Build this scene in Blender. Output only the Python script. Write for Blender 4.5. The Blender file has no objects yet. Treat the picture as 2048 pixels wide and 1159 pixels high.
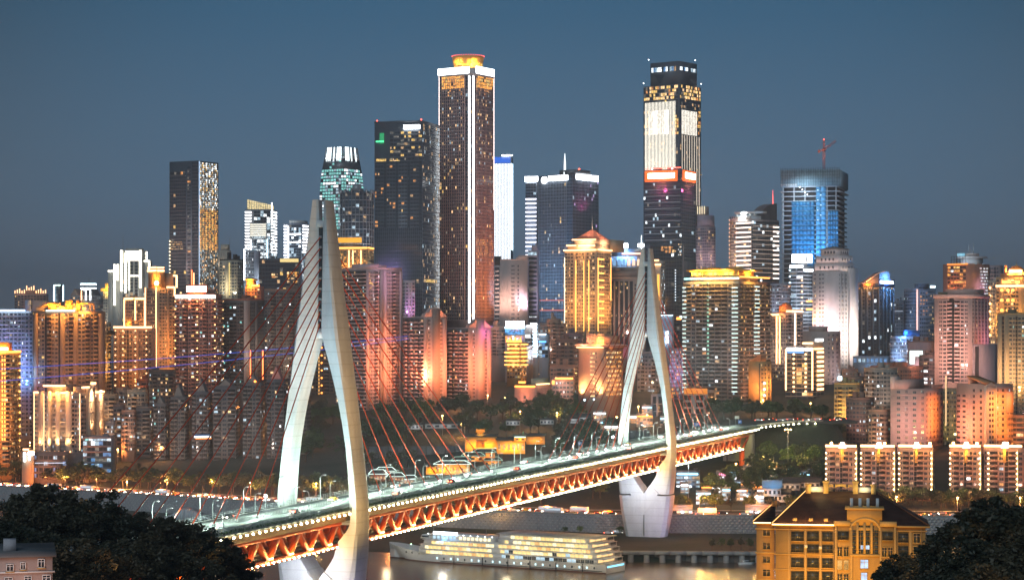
import bpy, math, random
import numpy as np
from mathutils import Vector, Matrix

rng = random.Random(7)
F = 4286.0; HC = 115.0; HY = 668.0
sc = bpy.context.scene
COL = sc.collection

# ------------------------------------------------------------ camera
cam = bpy.data.objects.new('camera', bpy.data.cameras.new('camera'))
COL.objects.link(cam)
cam.location = (0, 0, HC); cam.rotation_euler = (math.radians(90), 0, 0)
cam.data.sensor_width = 36; cam.data.lens = F / 2048 * 36
cam.data.shift_y = (HY - 579.5) / 2048
cam.data.clip_start = 1; cam.data.clip_end = 30000
sc.camera = cam

# ------------------------------------------------------------ world
world = bpy.data.worlds.new('World'); sc.world = world; world.use_nodes = True
def build_world():
    nt = world.node_tree; N = nt.nodes; L = nt.links; N.clear()
    out = N.new('ShaderNodeOutputWorld')
    sky = N.new('ShaderNodeTexSky'); sky.sky_type = 'NISHITA'; sky.sun_disc = False
    sky.sun_elevation = math.radians(-3.5); sky.sun_rotation = math.radians(200)
    bs = N.new('ShaderNodeBackground'); bs.inputs[1].default_value = 0.10
    L.new(sky.outputs[0], bs.inputs[0])
    tc = N.new('ShaderNodeTexCoord'); sep = N.new('ShaderNodeSeparateXYZ')
    L.new(tc.outputs['Generated'], sep.inputs[0])
    ramp = N.new('ShaderNodeValToRGB'); e = ramp.color_ramp.elements
    stops = [(0.0, (.03, .03, .035, 1)), (.495, (.03, .03, .035, 1)), (.5, (.16, .165, .18, 1)), (.53, (.1, .14, .185, 1)),
             (.575, (.036, .08, .126, 1)), (.66, (.02, .051, .083, 1)), (1, (.014, .036, .075, 1))]
    while len(e) < len(stops): e.new(0.9)
    for el, (p, c) in zip(e, stops): el.position = p; el.color = c
    mp = N.new('ShaderNodeMapRange'); mp.inputs[1].default_value = -1; mp.inputs[2].default_value = 1
    L.new(sep.outputs[2], mp.inputs[0]); L.new(mp.outputs[0], ramp.inputs[0])
    # the city's own light dome in the lower air, brightest over the tower cluster
    dot = N.new('ShaderNodeVectorMath'); dot.operation = 'DOT_PRODUCT'
    nrm = N.new('ShaderNodeVectorMath'); nrm.operation = 'NORMALIZE'
    L.new(tc.outputs['Generated'], nrm.inputs[0]); L.new(nrm.outputs[0], dot.inputs[0])
    a, el_ = math.radians(0.6), math.radians(3.4)
    dot.inputs[1].default_value = (math.sin(a) * math.cos(el_), math.cos(a) * math.cos(el_), math.sin(el_))
    m2 = N.new('ShaderNodeMapRange'); m2.interpolation_type = 'SMOOTHERSTEP'
    m2.inputs[1].default_value = math.cos(math.radians(19)); m2.inputs[2].default_value = 1.0
    L.new(dot.outputs['Value'], m2.inputs[0])
    mix = N.new('ShaderNodeMixRGB'); mix.blend_type = 'ADD'; mix.inputs[2].default_value = (.003, .044, .098, 1)
    L.new(m2.outputs[0], mix.inputs[0]); L.new(ramp.outputs[0], mix.inputs[1])
    bg = N.new('ShaderNodeBackground'); bg.inputs[1].default_value = .86
    L.new(mix.outputs[0], bg.inputs[0])
    add = N.new('ShaderNodeAddShader'); L.new(bs.outputs[0], add.inputs[0]); L.new(bg.outputs[0], add.inputs[1])
    L.new(add.outputs[0], out.inputs[0])
build_world()
sl = bpy.data.lights.new('fill_sun', 'SUN'); sl.energy = 0.85; sl.angle = math.radians(35); sl.color = (.7, .86, 1)
so = bpy.data.objects.new('fill_sun', sl); COL.objects.link(so); so.rotation_euler = (math.radians(62), 0, math.radians(-18))   # fill added behind the camera to lift unlit walls, for the near bank's glow
sc.view_settings.view_transform = 'Standard'; sc.view_settings.look = 'None'
sc.view_settings.exposure = .25; sc.view_settings.gamma = 1; sc.view_settings.use_curve_mapping = False
try:
    sc.cycles.use_denoising = True; sc.cycles.denoiser = 'OPENIMAGEDENOISE'
    sc.cycles.sample_clamp_indirect = 3; sc.cycles.max_bounces = 5; sc.cycles.diffuse_bounces = 2; sc.cycles.glossy_bounces = 3
    sc.cycles.volume_bounces = 0; sc.cycles.use_light_tree = True; sc.cycles.caustics_reflective = False; sc.cycles.caustics_refractive = False
except Exception as ex: print(ex)

# ------------------------------------------------------------ helpers
def P(px, py, d): return Vector(((px - 1024) * d / F, d, HC + (HY - py) * d / F))

def tag(o, label=None, cat=None, group=None, kind=None):
    if label: o['label'] = label
    if cat: o['category'] = cat
    if group: o['group'] = group
    if kind: o['kind'] = kind
    return o

def empty(name, loc=(0, 0, 0), rz=0.0, **kw):
    o = bpy.data.objects.new(name, None); COL.objects.link(o)
    o.location = loc; o.rotation_euler = (0, 0, rz); o.empty_display_size = 1
    return tag(o, **kw)

def copy_tree(o, parent=None):
    c = o.copy(); COL.objects.link(c); c.parent = parent
    for ch in o.children: copy_tree(ch, c)
    return c

class MB:
    def __init__(s): s.v = []; s.f = []; s.n = 0
    def add(s, v, f, mi=0):
        v = np.asarray(v, float).reshape(-1, 3); f = np.asarray(f, np.int64)
        if f.ndim == 1: f = f.reshape(1, -1)
        m = np.broadcast_to(np.asarray(mi), (len(f),)).astype(np.int32)
        s.v.append(v); s.f.append((f + s.n, m)); s.n += len(v)
        return s
    BF = np.array([[0, 2, 3, 1], [4, 5, 7, 6], [0, 1, 5, 4], [2, 6, 7, 3], [0, 4, 6, 2], [1, 3, 7, 5]])
    def box(s, x0, x1, y0, y1, z0, z1, mi=0):
        v = [(x, y, z) for z in (z0, z1) for y in (y0, y1) for x in (x0, x1)]
        return s.add(v, MB.BF, mi)
    def hexa(s, c8, mi=0): return s.add(c8, MB.BF, mi)   # order: z-, then y, then x
    def beam(s, p, q, w, h, mi=0, up=(0, 0, 1)):
        p, q = Vector(p), Vector(q); d = (q - p).normalized(); up = Vector(up)
        if abs(d.dot(up)) > .98: up = Vector((0, 1, 0))
        x = d.cross(up).normalized(); y = x.cross(d).normalized()
        v = [e + x * (w / 2 * a) + y * (h / 2 * b) for e in (p, q) for b in (-1, 1) for a in (-1, 1)]
        return s.add([tuple(t) for t in v], MB.BF, mi)
    def tube(s, pts, r, n=8, mi=0, cap=True):
        pts = [Vector(p) for p in pts]; rr = r if isinstance(r, (list, tuple)) else [r] * len(pts)
        rings = []
        for i, p in enumerate(pts):
            d = (pts[min(i + 1, len(pts) - 1)] - pts[max(i - 1, 0)]).normalized()
            up = Vector((0, 0, 1)) if abs(d.z) < .95 else Vector((0, 1, 0))
            x = d.cross(up).normalized(); y = x.cross(d)
            rings.append([tuple(p + (x * math.cos(t) + y * math.sin(t)) * rr[i]) for t in [2 * math.pi * k / n for k in range(n)]])
        f = [(i * n + k, i * n + (k + 1) % n, (i + 1) * n + (k + 1) % n, (i + 1) * n + k) for i in range(len(pts) - 1) for k in range(n)]
        base = s.n
        s.add([v for r_ in rings for v in r_], f, mi)
        if cap:
            s.f.append((np.array([list(range(n))[::-1]]) + base, np.array([mi], np.int32)))
            s.f.append((np.array([list(range(n))]) + base + (len(pts) - 1) * n, np.array([mi], np.int32)))
        return s
    def prism(s, poly, z0, z1, mi=0, top=1.0):
        n = len(poly); cx = sum(p[0] for p in poly) / n; cy = sum(p[1] for p in poly) / n
        v = [(x, y, z0) for x, y in poly] + [(cx + (x - cx) * top, cy + (y - cy) * top, z1) for x, y in poly]
        base = s.n
        s.add(v, [(k, (k + 1) % n, n + (k + 1) % n, n + k) for k in range(n)], mi)
        s.f.append((np.array([list(range(n))[::-1]]) + base, np.array([mi], np.int32)))
        s.f.append((np.array([list(range(n, 2 * n))]) + base, np.array([mi], np.int32)))
        return s
    def ico(s, c, r, mi=0, sz=1.0):
        t = (1 + 5 ** .5) / 2; k = r / math.sqrt(1 + t * t)
        v = np.array([(-1, t, 0), (1, t, 0), (-1, -t, 0), (1, -t, 0), (0, -1, t), (0, 1, t), (0, -1, -t), (0, 1, -t), (t, 0, -1), (t, 0, 1), (-t, 0, -1), (-t, 0, 1)]) * k
        v[:, 2] *= sz
        f = [(0, 11, 5), (0, 5, 1), (0, 1, 7), (0, 7, 10), (0, 10, 11), (1, 5, 9), (5, 11, 4), (11, 10, 2), (10, 7, 6), (7, 1, 8),
             (3, 9, 4), (3, 4, 2), (3, 2, 6), (3, 6, 8), (3, 8, 9), (4, 9, 5), (2, 4, 11), (6, 2, 10), (8, 6, 7), (9, 8, 1)]
        return s.add(v + np.array(c), f, mi)
    def mesh(s, name, mats):
        me = bpy.data.meshes.new(name)
        V = np.concatenate(s.v)
        me.vertices.add(len(V)); me.vertices.foreach_set('co', V.astype(np.float32).ravel())
        lv = np.concatenate([f.ravel() for f, m in s.f]).astype(np.int32)
        tot = np.concatenate([np.full(len(f), f.shape[1], np.int32) for f, m in s.f])
        st = np.concatenate([[0], np.cumsum(tot)[:-1]]).astype(np.int32)
        me.loops.add(len(lv)); me.loops.foreach_set('vertex_index', lv)
        me.polygons.add(len(tot)); me.polygons.foreach_set('loop_start', st)
        try: me.polygons.foreach_set('loop_total', tot)
        except Exception: pass
        me.polygons.foreach_set('material_index', np.concatenate([m for f, m in s.f]))
        for m in (mats if isinstance(mats, (list, tuple)) else [mats]): me.materials.append(m)
        me.update(calc_edges=True); me.validate()
        return me
    def build(s, name, mats, parent=None, **kw):
        if not s.f: return None
        return link(name, s.mesh(name, mats), parent, **kw)

def link(name, me, parent=None, loc=None, rot=None, **kw):
    o = bpy.data.objects.new(name, me); COL.objects.link(o)
    if parent is not None: o.parent = parent
    if loc is not None: o.location = loc
    if rot is not None: o.rotation_euler = rot
    return tag(o, **kw)

def smooth(o, angle=40):
    for p in o.data.polygons: p.use_smooth = True
    try: o.data.set_sharp_from_angle(angle=math.radians(angle))
    except Exception: pass
    return o

LK = 2.2
def lamp(name, kind, loc, energy, color, parent=None, target=None, size=1.0, cone=90, blend=1.0, sy=None):
    l = bpy.data.lights.new(name, kind); l.energy = energy * LK; l.color = color
    if kind == 'SPOT': l.spot_size = math.radians(cone); l.spot_blend = blend; l.shadow_soft_size = size
    elif kind == 'POINT': l.shadow_soft_size = size
    elif kind == 'AREA':
        l.shape = 'RECTANGLE' if sy else 'SQUARE'; l.size = size
        if sy: l.size_y = sy
    o = bpy.data.objects.new(name, l); COL.objects.link(o)
    o.location = loc
    if parent is not None: o.parent = parent
    if target is not None:
        o.rotation_euler = (Vector(target) - Vector(loc)).to_track_quat('-Z', 'Y').to_euler()
    return o

# ------------------------------------------------------------ materials
MATS = {}
def mat_wall(name, col, rough=.8, var=.18, scale=.12, spec=.3, metal=0.0, bump=0.0, streak=True):
    if name in MATS: return MATS[name]
    m = bpy.data.materials.new(name); m.use_nodes = True; nt = m.node_tree; N = nt.nodes; L = nt.links
    b = N['Principled BSDF']; b.inputs['Roughness'].default_value = rough; b.inputs['Metallic'].default_value = metal
    b.inputs['Specular IOR Level'].default_value = spec
    tc = N.new('ShaderNodeTexCoord'); mp = N.new('ShaderNodeMapping')
    mp.inputs['Scale'].default_value = (1, 1, .22) if streak else (1, 1, 1)
    L.new(tc.outputs['Object'], mp.inputs[0])
    n1 = N.new('ShaderNodeTexNoise'); n1.inputs['Scale'].default_value = scale; n1.inputs['Detail'].default_value = 6
    n1.inputs['Roughness'].default_value = .65
    L.new(mp.outputs[0], n1.inputs[0])
    r = N.new('ShaderNodeValToRGB')
    r.color_ramp.elements[0].position = .3; r.color_ramp.elements[1].position = .7
    r.color_ramp.elements[0].color = (*[c * (1 - var) for c in col], 1); r.color_ramp.elements[1].color = (*[min(.85, c * (1 + var)) for c in col], 1)
    L.new(n1.outputs['Fac'], r.inputs[0]); L.new(r.outputs[0], b.inputs['Base Color'])
    if bump:
        bp = N.new('ShaderNodeBump'); bp.inputs['Strength'].default_value = bump; bp.inputs['Distance'].default_value = .3
        n2 = N.new('ShaderNodeTexNoise'); n2.inputs['Scale'].default_value = scale * 9; n2.inputs['Detail'].default_value = 4
        L.new(tc.outputs['Object'], n2.inputs[0]); L.new(n2.outputs['Fac'], bp.inputs['Height']); L.new(bp.outputs[0], b.inputs['Normal'])
    MATS[name] = m; return m

def mat_emit(name, col, strength, sample=True, var=0.0):
    if name in MATS: return MATS[name]
    m = bpy.data.materials.new(name); m.use_nodes = True; nt = m.node_tree; N = nt.nodes; L = nt.links
    b = N['Principled BSDF']; b.inputs['Base Color'].default_value = (.05, .05, .05, 1); b.inputs['Roughness'].default_value = .5
    b.inputs['Emission Color'].default_value = (*col, 1); b.inputs['Emission Strength'].default_value = strength
    if var:   # curtains, furniture and ceiling lamps behind the panes: uneven brightness
        tc = N.new('ShaderNodeTexCoord'); n = N.new('ShaderNodeTexNoise'); n.inputs['Scale'].default_value = .45; n.inputs['Detail'].default_value = 3
        mr = N.new('ShaderNodeMapRange'); mr.inputs[1].default_value = .35; mr.inputs[2].default_value = .68
        mr.inputs[3].default_value = strength * (1 - var); mr.inputs[4].default_value = strength * (1 + var)
        L.new(tc.outputs['Object'], n.inputs[0]); L.new(n.outputs['Fac'], mr.inputs[0]); L.new(mr.outputs[0], b.inputs['Emission Strength'])
    try: m.cycles.emission_sampling = 'AUTO' if sample else 'NONE'
    except Exception: pass
    MATS[name] = m; return m

def W(col, key=None, **kw):
    n = 'wall_%02d_%02d_%02d' % tuple(int(c * 99) for c in col) + ('_' + key if key else '')
    return mat_wall(n, col, **kw)

glass = mat_wall('dark_glass', (.035, .045, .058), rough=.12, var=.5, scale=.5, spec=.6, streak=False)
glass_blue = mat_wall('blue_glass', (.03, .06, .09), rough=.15, var=.4, scale=.3, spec=.7, streak=False)
dark = mat_wall('dark_recess', (.03, .028, .028), rough=.9)
WINM = [glass,
        mat_emit('lit_warm', (1, .6, .28), .6, False, .8), mat_emit('lit_warm_bright', (1, .62, .28), 1.5, False, .6),
        mat_emit('lit_amber', (1, .4, .1), .8, False, .7), mat_emit('lit_yellow', (1, .62, .16), 1.0, False, .6),
        mat_emit('lit_cool', (.62, .85, 1), .7, False, .7), mat_emit('lit_white', (.9, .97, 1), 1.8, False, .5),
        mat_emit('lit_teal', (.35, .95, .9), .75, False, .5), mat_emit('lit_gold', (1, .42, .07), 1.3, False, .6),
        mat_emit('lit_dim', (.9, .8, .65), .16, False, .9), mat_emit('lit_violet', (.75, .5, 1), .6, False, .6), glass_blue,
        mat_emit('lit_blue', (.2, .5, 1), .5, False, .6), dark]
GL, WA, WB, AM, YE, CO, WH, TE, GO, DI, VI, GB, BL, DK = range(14)
RES = [(DI, 3), (WA, 2), (CO, 2.5), (WH, 1.5), (WB, 1.2), (YE, .7), (TE, .5)]
OFF = [(WA, 3), (WB, 2), (YE, 2), (CO, 1.5), (DI, 3)]
COOL = [(CO, 3), (WH, 2), (DI, 2)]
WARM = [(WA, 2), (WB, 2), (YE, 1.5), (AM, 1.5), (DI, 2)]

neon_white = mat_emit('neon_white', (.92, .97, 1), 7)
neon_cool = mat_emit('neon_cool', (.6, .85, 1), 6)
neon_warm = mat_emit('neon_warm', (1, .5, .22), 4.2)
neon_orange = mat_emit('neon_orange', (1, .3, .05), 4)
neon_gold = mat_emit('neon_gold', (1, .42, .09), 3)
neon_red = mat_emit('neon_red', (1, .16, .04), 5)
neon_blue = mat_emit('neon_blue', (.08, .35, 1), 4)
neon_teal = mat_emit('neon_teal', (.45, 1, .9), 4)
sign_white = mat_emit('sign_white', (.95, .98, 1), 9)
sign_warm = mat_emit('sign_warm', (1, .86, .7), 8)
red_beacon = mat_emit('red_beacon', (1, .1, .06), 6)
concrete = mat_wall('concrete', (.36, .35, .33), rough=.85, bump=.15)
asphalt = mat_wall('asphalt', (.055, .055, .057), rough=.8, scale=.3, streak=False)
metal_grey = mat_wall('metal_grey', (.35, .36, .37), rough=.45, metal=.4)
dark_metal = mat_wall('dark_metal', (.06, .06, .065), rough=.5, metal=.3)
white_paint = mat_wall('white_paint', (.74, .74, .72), rough=.45, var=.06)
roof_grey = mat_wall('roof_grey', (.16, .155, .15), rough=.9, scale=.2, streak=False)

# ------------------------------------------------------------ terrain height
def yroad(X): return np.interp(X, [-900, -339, -151, 46, 226, 900], [1640, 1417, 1286, 1190, 1180, 1172])
def sstep(a, b, x):
    t = np.clip((np.asarray(x, float) - a) / (b - a), 0, 1); return t * t * (3 - 2 * t)
def zt(X, Y):
    X = np.asarray(X, float); Y = np.asarray(Y, float)
    s = Y - yroad(X)
    hs = [14, 30, 150, 230, 300, 450, 600, 900, 1500, 2600, 5000, 9000]; hz = [14.3, 15, 28, 37, 43, 56, 72, 82, 85, 70, 45, 30]
    left = np.interp(s, [-155, -112, -60, -5, 5] + hs, [-6, .4, 3.2, 4.4, 4.6] + hz)
    right = np.interp(s, [-107, -105, -6, -5, 5] + hs, [-6, 5.0, 5.2, 5.2, 5.3] + hz)
    k = sstep(-20, 30, X)
    z = left * (1 - k) + right * k
    pl = 57.0 * sstep(196, 232, s) * sstep(88, 112, X) * (1 - sstep(212, 236, X))
    z = np.where(pl > 1, np.maximum(z, pl), z)
    near = np.interp(Y, [-50, 0, 560, 585, 668], [110, 104, 38, 32, -6])
    return np.where(Y < 800, near, z)
def zt1(x, y): return float(zt(x, y))
def ground_at(px, py, dmin=1150, dmax=4000):
    d = np.arange(dmin, dmax, 1.0)
    hit = np.nonzero(zt((px - 1024) * d / F, d) >= HC + (HY - py) * d / F)[0]
    dd = float(d[hit[0]]) if len(hit) else dmax
    return Vector(((px - 1024) * dd / F, dd, zt1((px - 1024) * dd / F, dd)))
# ============================================================ ground, water
def mat_ground():
    m = bpy.data.materials.new('ground_soil'); m.use_nodes = True; nt = m.node_tree; N = nt.nodes; L = nt.links
    b = N['Principled BSDF']; b.inputs['Roughness'].default_value = .95
    tc = N.new('ShaderNodeTexCoord')
    n1 = N.new('ShaderNodeTexNoise'); n1.inputs['Scale'].default_value = .03; n1.inputs['Detail'].default_value = 8
    n2 = N.new('ShaderNodeTexNoise'); n2.inputs['Scale'].default_value = .4; n2.inputs['Detail'].default_value = 6
    L.new(tc.outputs['Object'], n1.inputs[0]); L.new(tc.outputs['Object'], n2.inputs[0])
    r = N.new('ShaderNodeValToRGB'); r.color_ramp.elements[0].color = (.022, .034, .02, 1); r.color_ramp.elements[1].color = (.07, .066, .052, 1)
    r.color_ramp.elements[0].position = .42; r.color_ramp.elements[1].position = .62
    L.new(n1.outputs['Fac'], r.inputs[0])
    mx = N.new('ShaderNodeMixRGB'); mx.blend_type = 'MULTIPLY'; mx.inputs[0].default_value = .6
    L.new(r.outputs[0], mx.inputs[1]); L.new(n2.outputs['Fac'], mx.inputs[2]); L.new(mx.outputs[0], b.inputs['Base Color'])
    bp = N.new('ShaderNodeBump'); bp.inputs['Strength'].default_value = .6; bp.inputs['Distance'].default_value = 1.0
    L.new(n2.outputs['Fac'], bp.inputs['Height']); L.new(bp.outputs[0], b.inputs['Normal'])
    return m
xs = np.concatenate([np.linspace(-9000, -1000, 14)[:-1], np.arange(-1000, 1001, 9), np.linspace(1000, 9000, 14)[1:]])
ys = np.concatenate([np.arange(-60, 700, 12), np.arange(700, 1040, 40), np.arange(1040, 1540, 5), np.arange(1540, 2600, 22), np.linspace(2600, 12000, 30)])
XX, YY = np.meshgrid(xs, ys); ZZ = zt(XX, YY)
bump = np.array([math.sin(a * .051 + 1.3) * math.cos(b * .043) + .5 * math.sin(a * .13 + b * .09) for a, b in zip(XX.ravel(), YY.ravel())]).reshape(XX.shape)
ZZ = ZZ + np.where((YY - yroad(XX) > 45) & (ZZ < 56), bump * .8, 0)
nx, ny = len(xs), len(ys)
idx = np.arange(nx * ny).reshape(ny, nx)
g = MB(); g.add(np.stack([XX, YY, ZZ], -1).reshape(-1, 3), np.stack([idx[:-1, :-1], idx[:-1, 1:], idx[1:, 1:], idx[1:, :-1]], -1).reshape(-1, 4))
smooth(g.build('ground', mat_ground(), kind='structure'), 50)

def mat_water():
    m = bpy.data.materials.new('river_water'); m.use_nodes = True; nt = m.node_tree; N = nt.nodes; L = nt.links
    b = N['Principled BSDF']; b.inputs['Base Color'].default_value = (.17, .11, .07, 1); b.inputs['Roughness'].default_value = .27
    b.inputs['Specular IOR Level'].default_value = .4
    tc = N.new('ShaderNodeTexCoord'); mp = N.new('ShaderNodeMapping'); mp.inputs['Rotation'].default_value = (0, 0, math.radians(14)); mp.inputs['Scale'].default_value = (.05, .2, 1)
    L.new(tc.outputs['Object'], mp.inputs[0])
    n1 = N.new('ShaderNodeTexNoise'); n1.inputs['Scale'].default_value = 1.0; n1.inputs['Detail'].default_value = 7; n1.inputs['Roughness'].default_value = .6; n1.inputs['Distortion'].default_value = .6
    L.new(mp.outputs[0], n1.inputs[0])
    bp = N.new('ShaderNodeBump'); bp.inputs['Strength'].default_value = .22; bp.inputs['Distance'].default_value = .5
    L.new(n1.outputs['Fac'], bp.inputs['Height']); L.new(bp.outputs[0], b.inputs['Normal'])
    return m
w = MB(); w.add([(-9000, 600, 0), (9000, 600, 0), (9000, 1700, 0), (-9000, 1700, 0)], [[0, 1, 2, 3]])
w.build('water', mat_water(), kind='structure')

# ------------------------------------------------------------ riverside road along the far bank, its block wall and quay
def road_pt(X, s, z=0.0): return (X, float(yroad(X)) + s, z)
rx = np.arange(-620, 720, 6.0)
def ribbon(s0, s1, z, name, m, **kw):
    b = MB(); n = len(rx)
    v = [road_pt(x, s0, z) for x in rx] + [road_pt(x, s1, z) for x in rx]
    b.add(v, [(i, i + 1, n + i + 1, n + i) for i in range(n - 1)])
    return b.build(name, m, **kw)
ribbon(2, 25, 14.62, 'road', asphalt, kind='structure')
ribbon(25.2, 31, 15.3, 'pavement', concrete, kind='structure')
ribbon(-.4, 1.8, 14.9, 'riverside_pavement', concrete, kind='structure')
for s in (7.5, 13.3, 19):
    b = MB()
    for x in np.arange(-600, 700, 9.0):
        p = [road_pt(x, s - .09, 14.63), road_pt(x + 4, s - .09, 14.63), road_pt(x + 4, s + .09, 14.63), road_pt(x, s + .09, 14.63)]
        b.add(p, [[0, 1, 2, 3]])
    b.build('lane_marking', white_paint, kind='structure')

def block_wall():
    root = empty('retaining_wall', (0, 0, 0), label='long grey river wall of stacked blocks holding up the traffic road', cat='wall')
    b = MB(); n = len(rx)
    v = [road_pt(x, -3.2, 2.5) for x in rx] + [road_pt(x, -1.2, 14.75) for x in rx] + [road_pt(x, -.3, 14.75) for x in rx]
    b.add(v, [(i, i + 1, n + i + 1, n + i) for i in range(n - 1)] + [(n + i, n + i + 1, 2 * n + i + 1, 2 * n + i) for i in range(n - 1)])
    b.build('wall', mat_wall('river_wall_stone', (.3, .285, .28), rough=.9, scale=.2), root)
    k = MB()   # rows of proud facing blocks, too fine to pick apart
    for r in range(7):
        z = 4.4 + r * 1.45
        out = -3.2 + 2.0 * (z - 2.5) / 12.25
        for j, x in enumerate(np.arange(-560, 640, 2.6)):
            x = x + (r % 2) * 1.3
            y0 = float(yroad(x))
            k.hexa([(x + dx, y0 + out + dy + (2.0 / 12.25) * dz, z + dz) for dz in (0, 1.05) for dy in (-.35, .3) for dx in (0, 1.9)])
    k.build('facing_blocks', mat_wall('river_wall_block', (.4, .37, .36), rough=.9, scale=.3), root, kind='stuff')
    c = MB()
    for i in range(n - 1):
        a, bq = road_pt(rx[i], -.8, 15.1), road_pt(rx[i + 1], -.8, 15.1)
        c.beam(a, bq, .9, .7)
    c.build('coping', concrete, root)
block_wall()

def quay():
    root = empty('quay_wall', (0, 0, 0), label='concrete quay wall with round buttress piers standing in the river', cat='wall')
    y = lambda x: float(yroad(x)) - 105.5
    top, bay = MB(), MB()
    xs_ = np.arange(20, 420, 8.0)
    for i, x in enumerate(xs_):
        p = MB(); p.tube([(x, y(x) - .6, -3), (x, y(x) - .6, 4.0)], 1.5, 10)
        p.build('buttress', concrete, root)
        top.hexa([(xx, y(xx) + dy, z) for z in (3.9, 5.5) for dy in (-2.4, 3) for xx in (x - 4, x + 4)])
        bay.hexa([(xx, y(xx) + dy, z) for z in (-3, 3.9) for dy in (.8, 2) for xx in (x - 4, x + 4)])
    top.build('quay_cap', concrete, root); bay.build('quay_back', mat_wall('quay_back', (.14, .13, .12)), root)
quay()
ramp = MB()
pts = [(330, 1030), (420, 1030), (405, 1005), (372, 1001), (350, 1008)]
gp = [P(x, y, 1262) for x, y in pts]
def mound():
    a = ground_at(368, 1036, 1100, 1285)
    m = MB(); n = 14
    for k in range(n):
        t0, t1 = k / n, (k + 1) / n
        f = lambda t: 6.3 * math.exp(-((t - .5) / .26) ** 2)
        x0, x1 = a.x - 18 + 36 * t0, a.x - 18 + 36 * t1
        m.hexa([(x, a.y + dy + dz * .3, a.z - 1 + (dz and f(t) + .9)) for dz in (0, 1) for dy in (0, 20) for x, t in ((x0, t0), (x1, t1))])
    m.build('tent_canopy', mat_wall('tent_white', (.5, .5, .52), rough=.6), label='pale grey peaked canopy on the river flat below the wall', cat='canopy')
mound()

# ------------------------------------------------------------ trees
def leaf_mat(name, c0, c1):
    m = bpy.data.materials.new(name); m.use_nodes = True; nt = m.node_tree; N = nt.nodes; L = nt.links
    b = N['Principled BSDF']; b.inputs['Roughness'].default_value = .6
    tc = N.new('ShaderNodeTexCoord'); n1 = N.new('ShaderNodeTexNoise'); n1.inputs['Scale'].default_value = .8; n1.inputs['Detail'].default_value = 4
    L.new(tc.outputs['Object'], n1.inputs[0])
    oi = N.new('ShaderNodeObjectInfo'); ad = N.new('ShaderNodeMath'); ad.operation = 'MULTIPLY_ADD'; ad.inputs[1].default_value = .5; ad.inputs[2].default_value = -.25
    L.new(oi.outputs['Random'], ad.inputs[0])
    s = N.new('ShaderNodeMath'); s.operation = 'ADD'; L.new(n1.outputs['Fac'], s.inputs[0]); L.new(ad.outputs[0], s.inputs[1])
    r = N.new('ShaderNodeValToRGB'); r.color_ramp.elements[0].color = (*c0, 1); r.color_ramp.elements[1].color = (*c1, 1)
    r.color_ramp.elements[0].position = .3; r.color_ramp.elements[1].position = .75
    L.new(s.outputs[0], r.inputs[0]); L.new(r.outputs[0], b.inputs['Base Color'])
    return m
leafA = leaf_mat('leaf_green', (.035, .06, .018), (.1, .14, .035))
leafD = leaf_mat('leaf_dark', (.03, .042, .018), (.09, .082, .04))
leafB = leaf_mat('leaf_dusk', (.022, .028, .012), (.075, .06, .028))  # brown end stands for warm light caught on the foliage
bark = mat_wall('bark', (.075, .055, .04), rough=.95)

def crown_mesh(name, rx_, rz_, nclump, nleaf, leaf, seed, m):
    r = np.random.default_rng(seed); C = []
    while len(C) < nclump:
        p = r.uniform(-1, 1, 3); q = np.linalg.norm(p)
        if q < 1 and q > .35 and p[2] > -.75: C.append(p * (1 + .12 * r.normal()))
    C = np.array(C) * (rx_, rx_, rz_)
    cr = rx_ * r.uniform(.16, .34, nclump)
    V = []
    for c, k in zip(C, cr):
        d = r.normal(size=(nleaf, 3)); d /= np.linalg.norm(d, axis=1)[:, None]
        p = c + d * (k * r.uniform(.35, 1.1, (nleaf, 1))) * (1, 1, .7)
        a = r.normal(size=(nleaf, 3)); a[:, 2] *= .5; a /= np.linalg.norm(a, axis=1)[:, None]
        b = np.cross(a, r.normal(size=(nleaf, 3))); b /= np.linalg.norm(b, axis=1)[:, None] + 1e-6
        sz = leaf * r.uniform(.6, 1.4, (nleaf, 1))
        V.append(np.stack([p - a * sz, p + b * sz * .45, p + a * sz, p - b * sz * .45], 1))
    V = np.concatenate(V).reshape(-1, 3)
    mb = MB(); mb.add(V, np.arange(len(V)).reshape(-1, 4))
    return mb.mesh(name, m)
def trunk_mesh(h, r, spread, seed):
    q = random.Random(seed); mb = MB()
    mb.tube([(0, 0, -1.5), (0.1 * h * .1, 0, h * .5), (0, .05 * h, h)], [r, r * .75, r * .4], 7)
    for k in range(6):
        a = k * 1.05 + q.random(); z = h * q.uniform(.55, .85)
        mb.tube([(0, 0, z), (math.cos(a) * spread * .5, math.sin(a) * spread * .5, z + spread * .45), (math.cos(a) * spread, math.sin(a) * spread, z + spread * .8)], [r * .4, r * .25, r * .1], 5)
    return mb.mesh('trunk', bark)
def tree_proto(crown, trunk, ch):
    return crown, trunk, ch
MID = [(crown_mesh('crown', 4.4, 3.3, 34, 26, .62, 10 + k, leafA if k % 3 else leafD), trunk_mesh(5.2, .32, 2.4, k), 6.6) for k in range(6)]
BIG = [(crown_mesh('crown', 5.2, 4.4, 50, 130, .36, 40 + k, leafB), trunk_mesh(13, .5, 3.4, 60 + k), 15.5) for k in range(3)]
def tree(x, y, z, protos, k, sc_, label, group, sz=1.0, name='tree'):
    cr, tr, ch = protos[k % len(protos)]
    o = empty(name, (x, y, z), rng.uniform(0, 6.28), label=label, cat='tree', group=group)
    o.scale = (sc_, sc_, sc_ * sz)
    link('trunk', tr, o); link('crown', cr, o, loc=(0, 0, ch))
    return o
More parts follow.
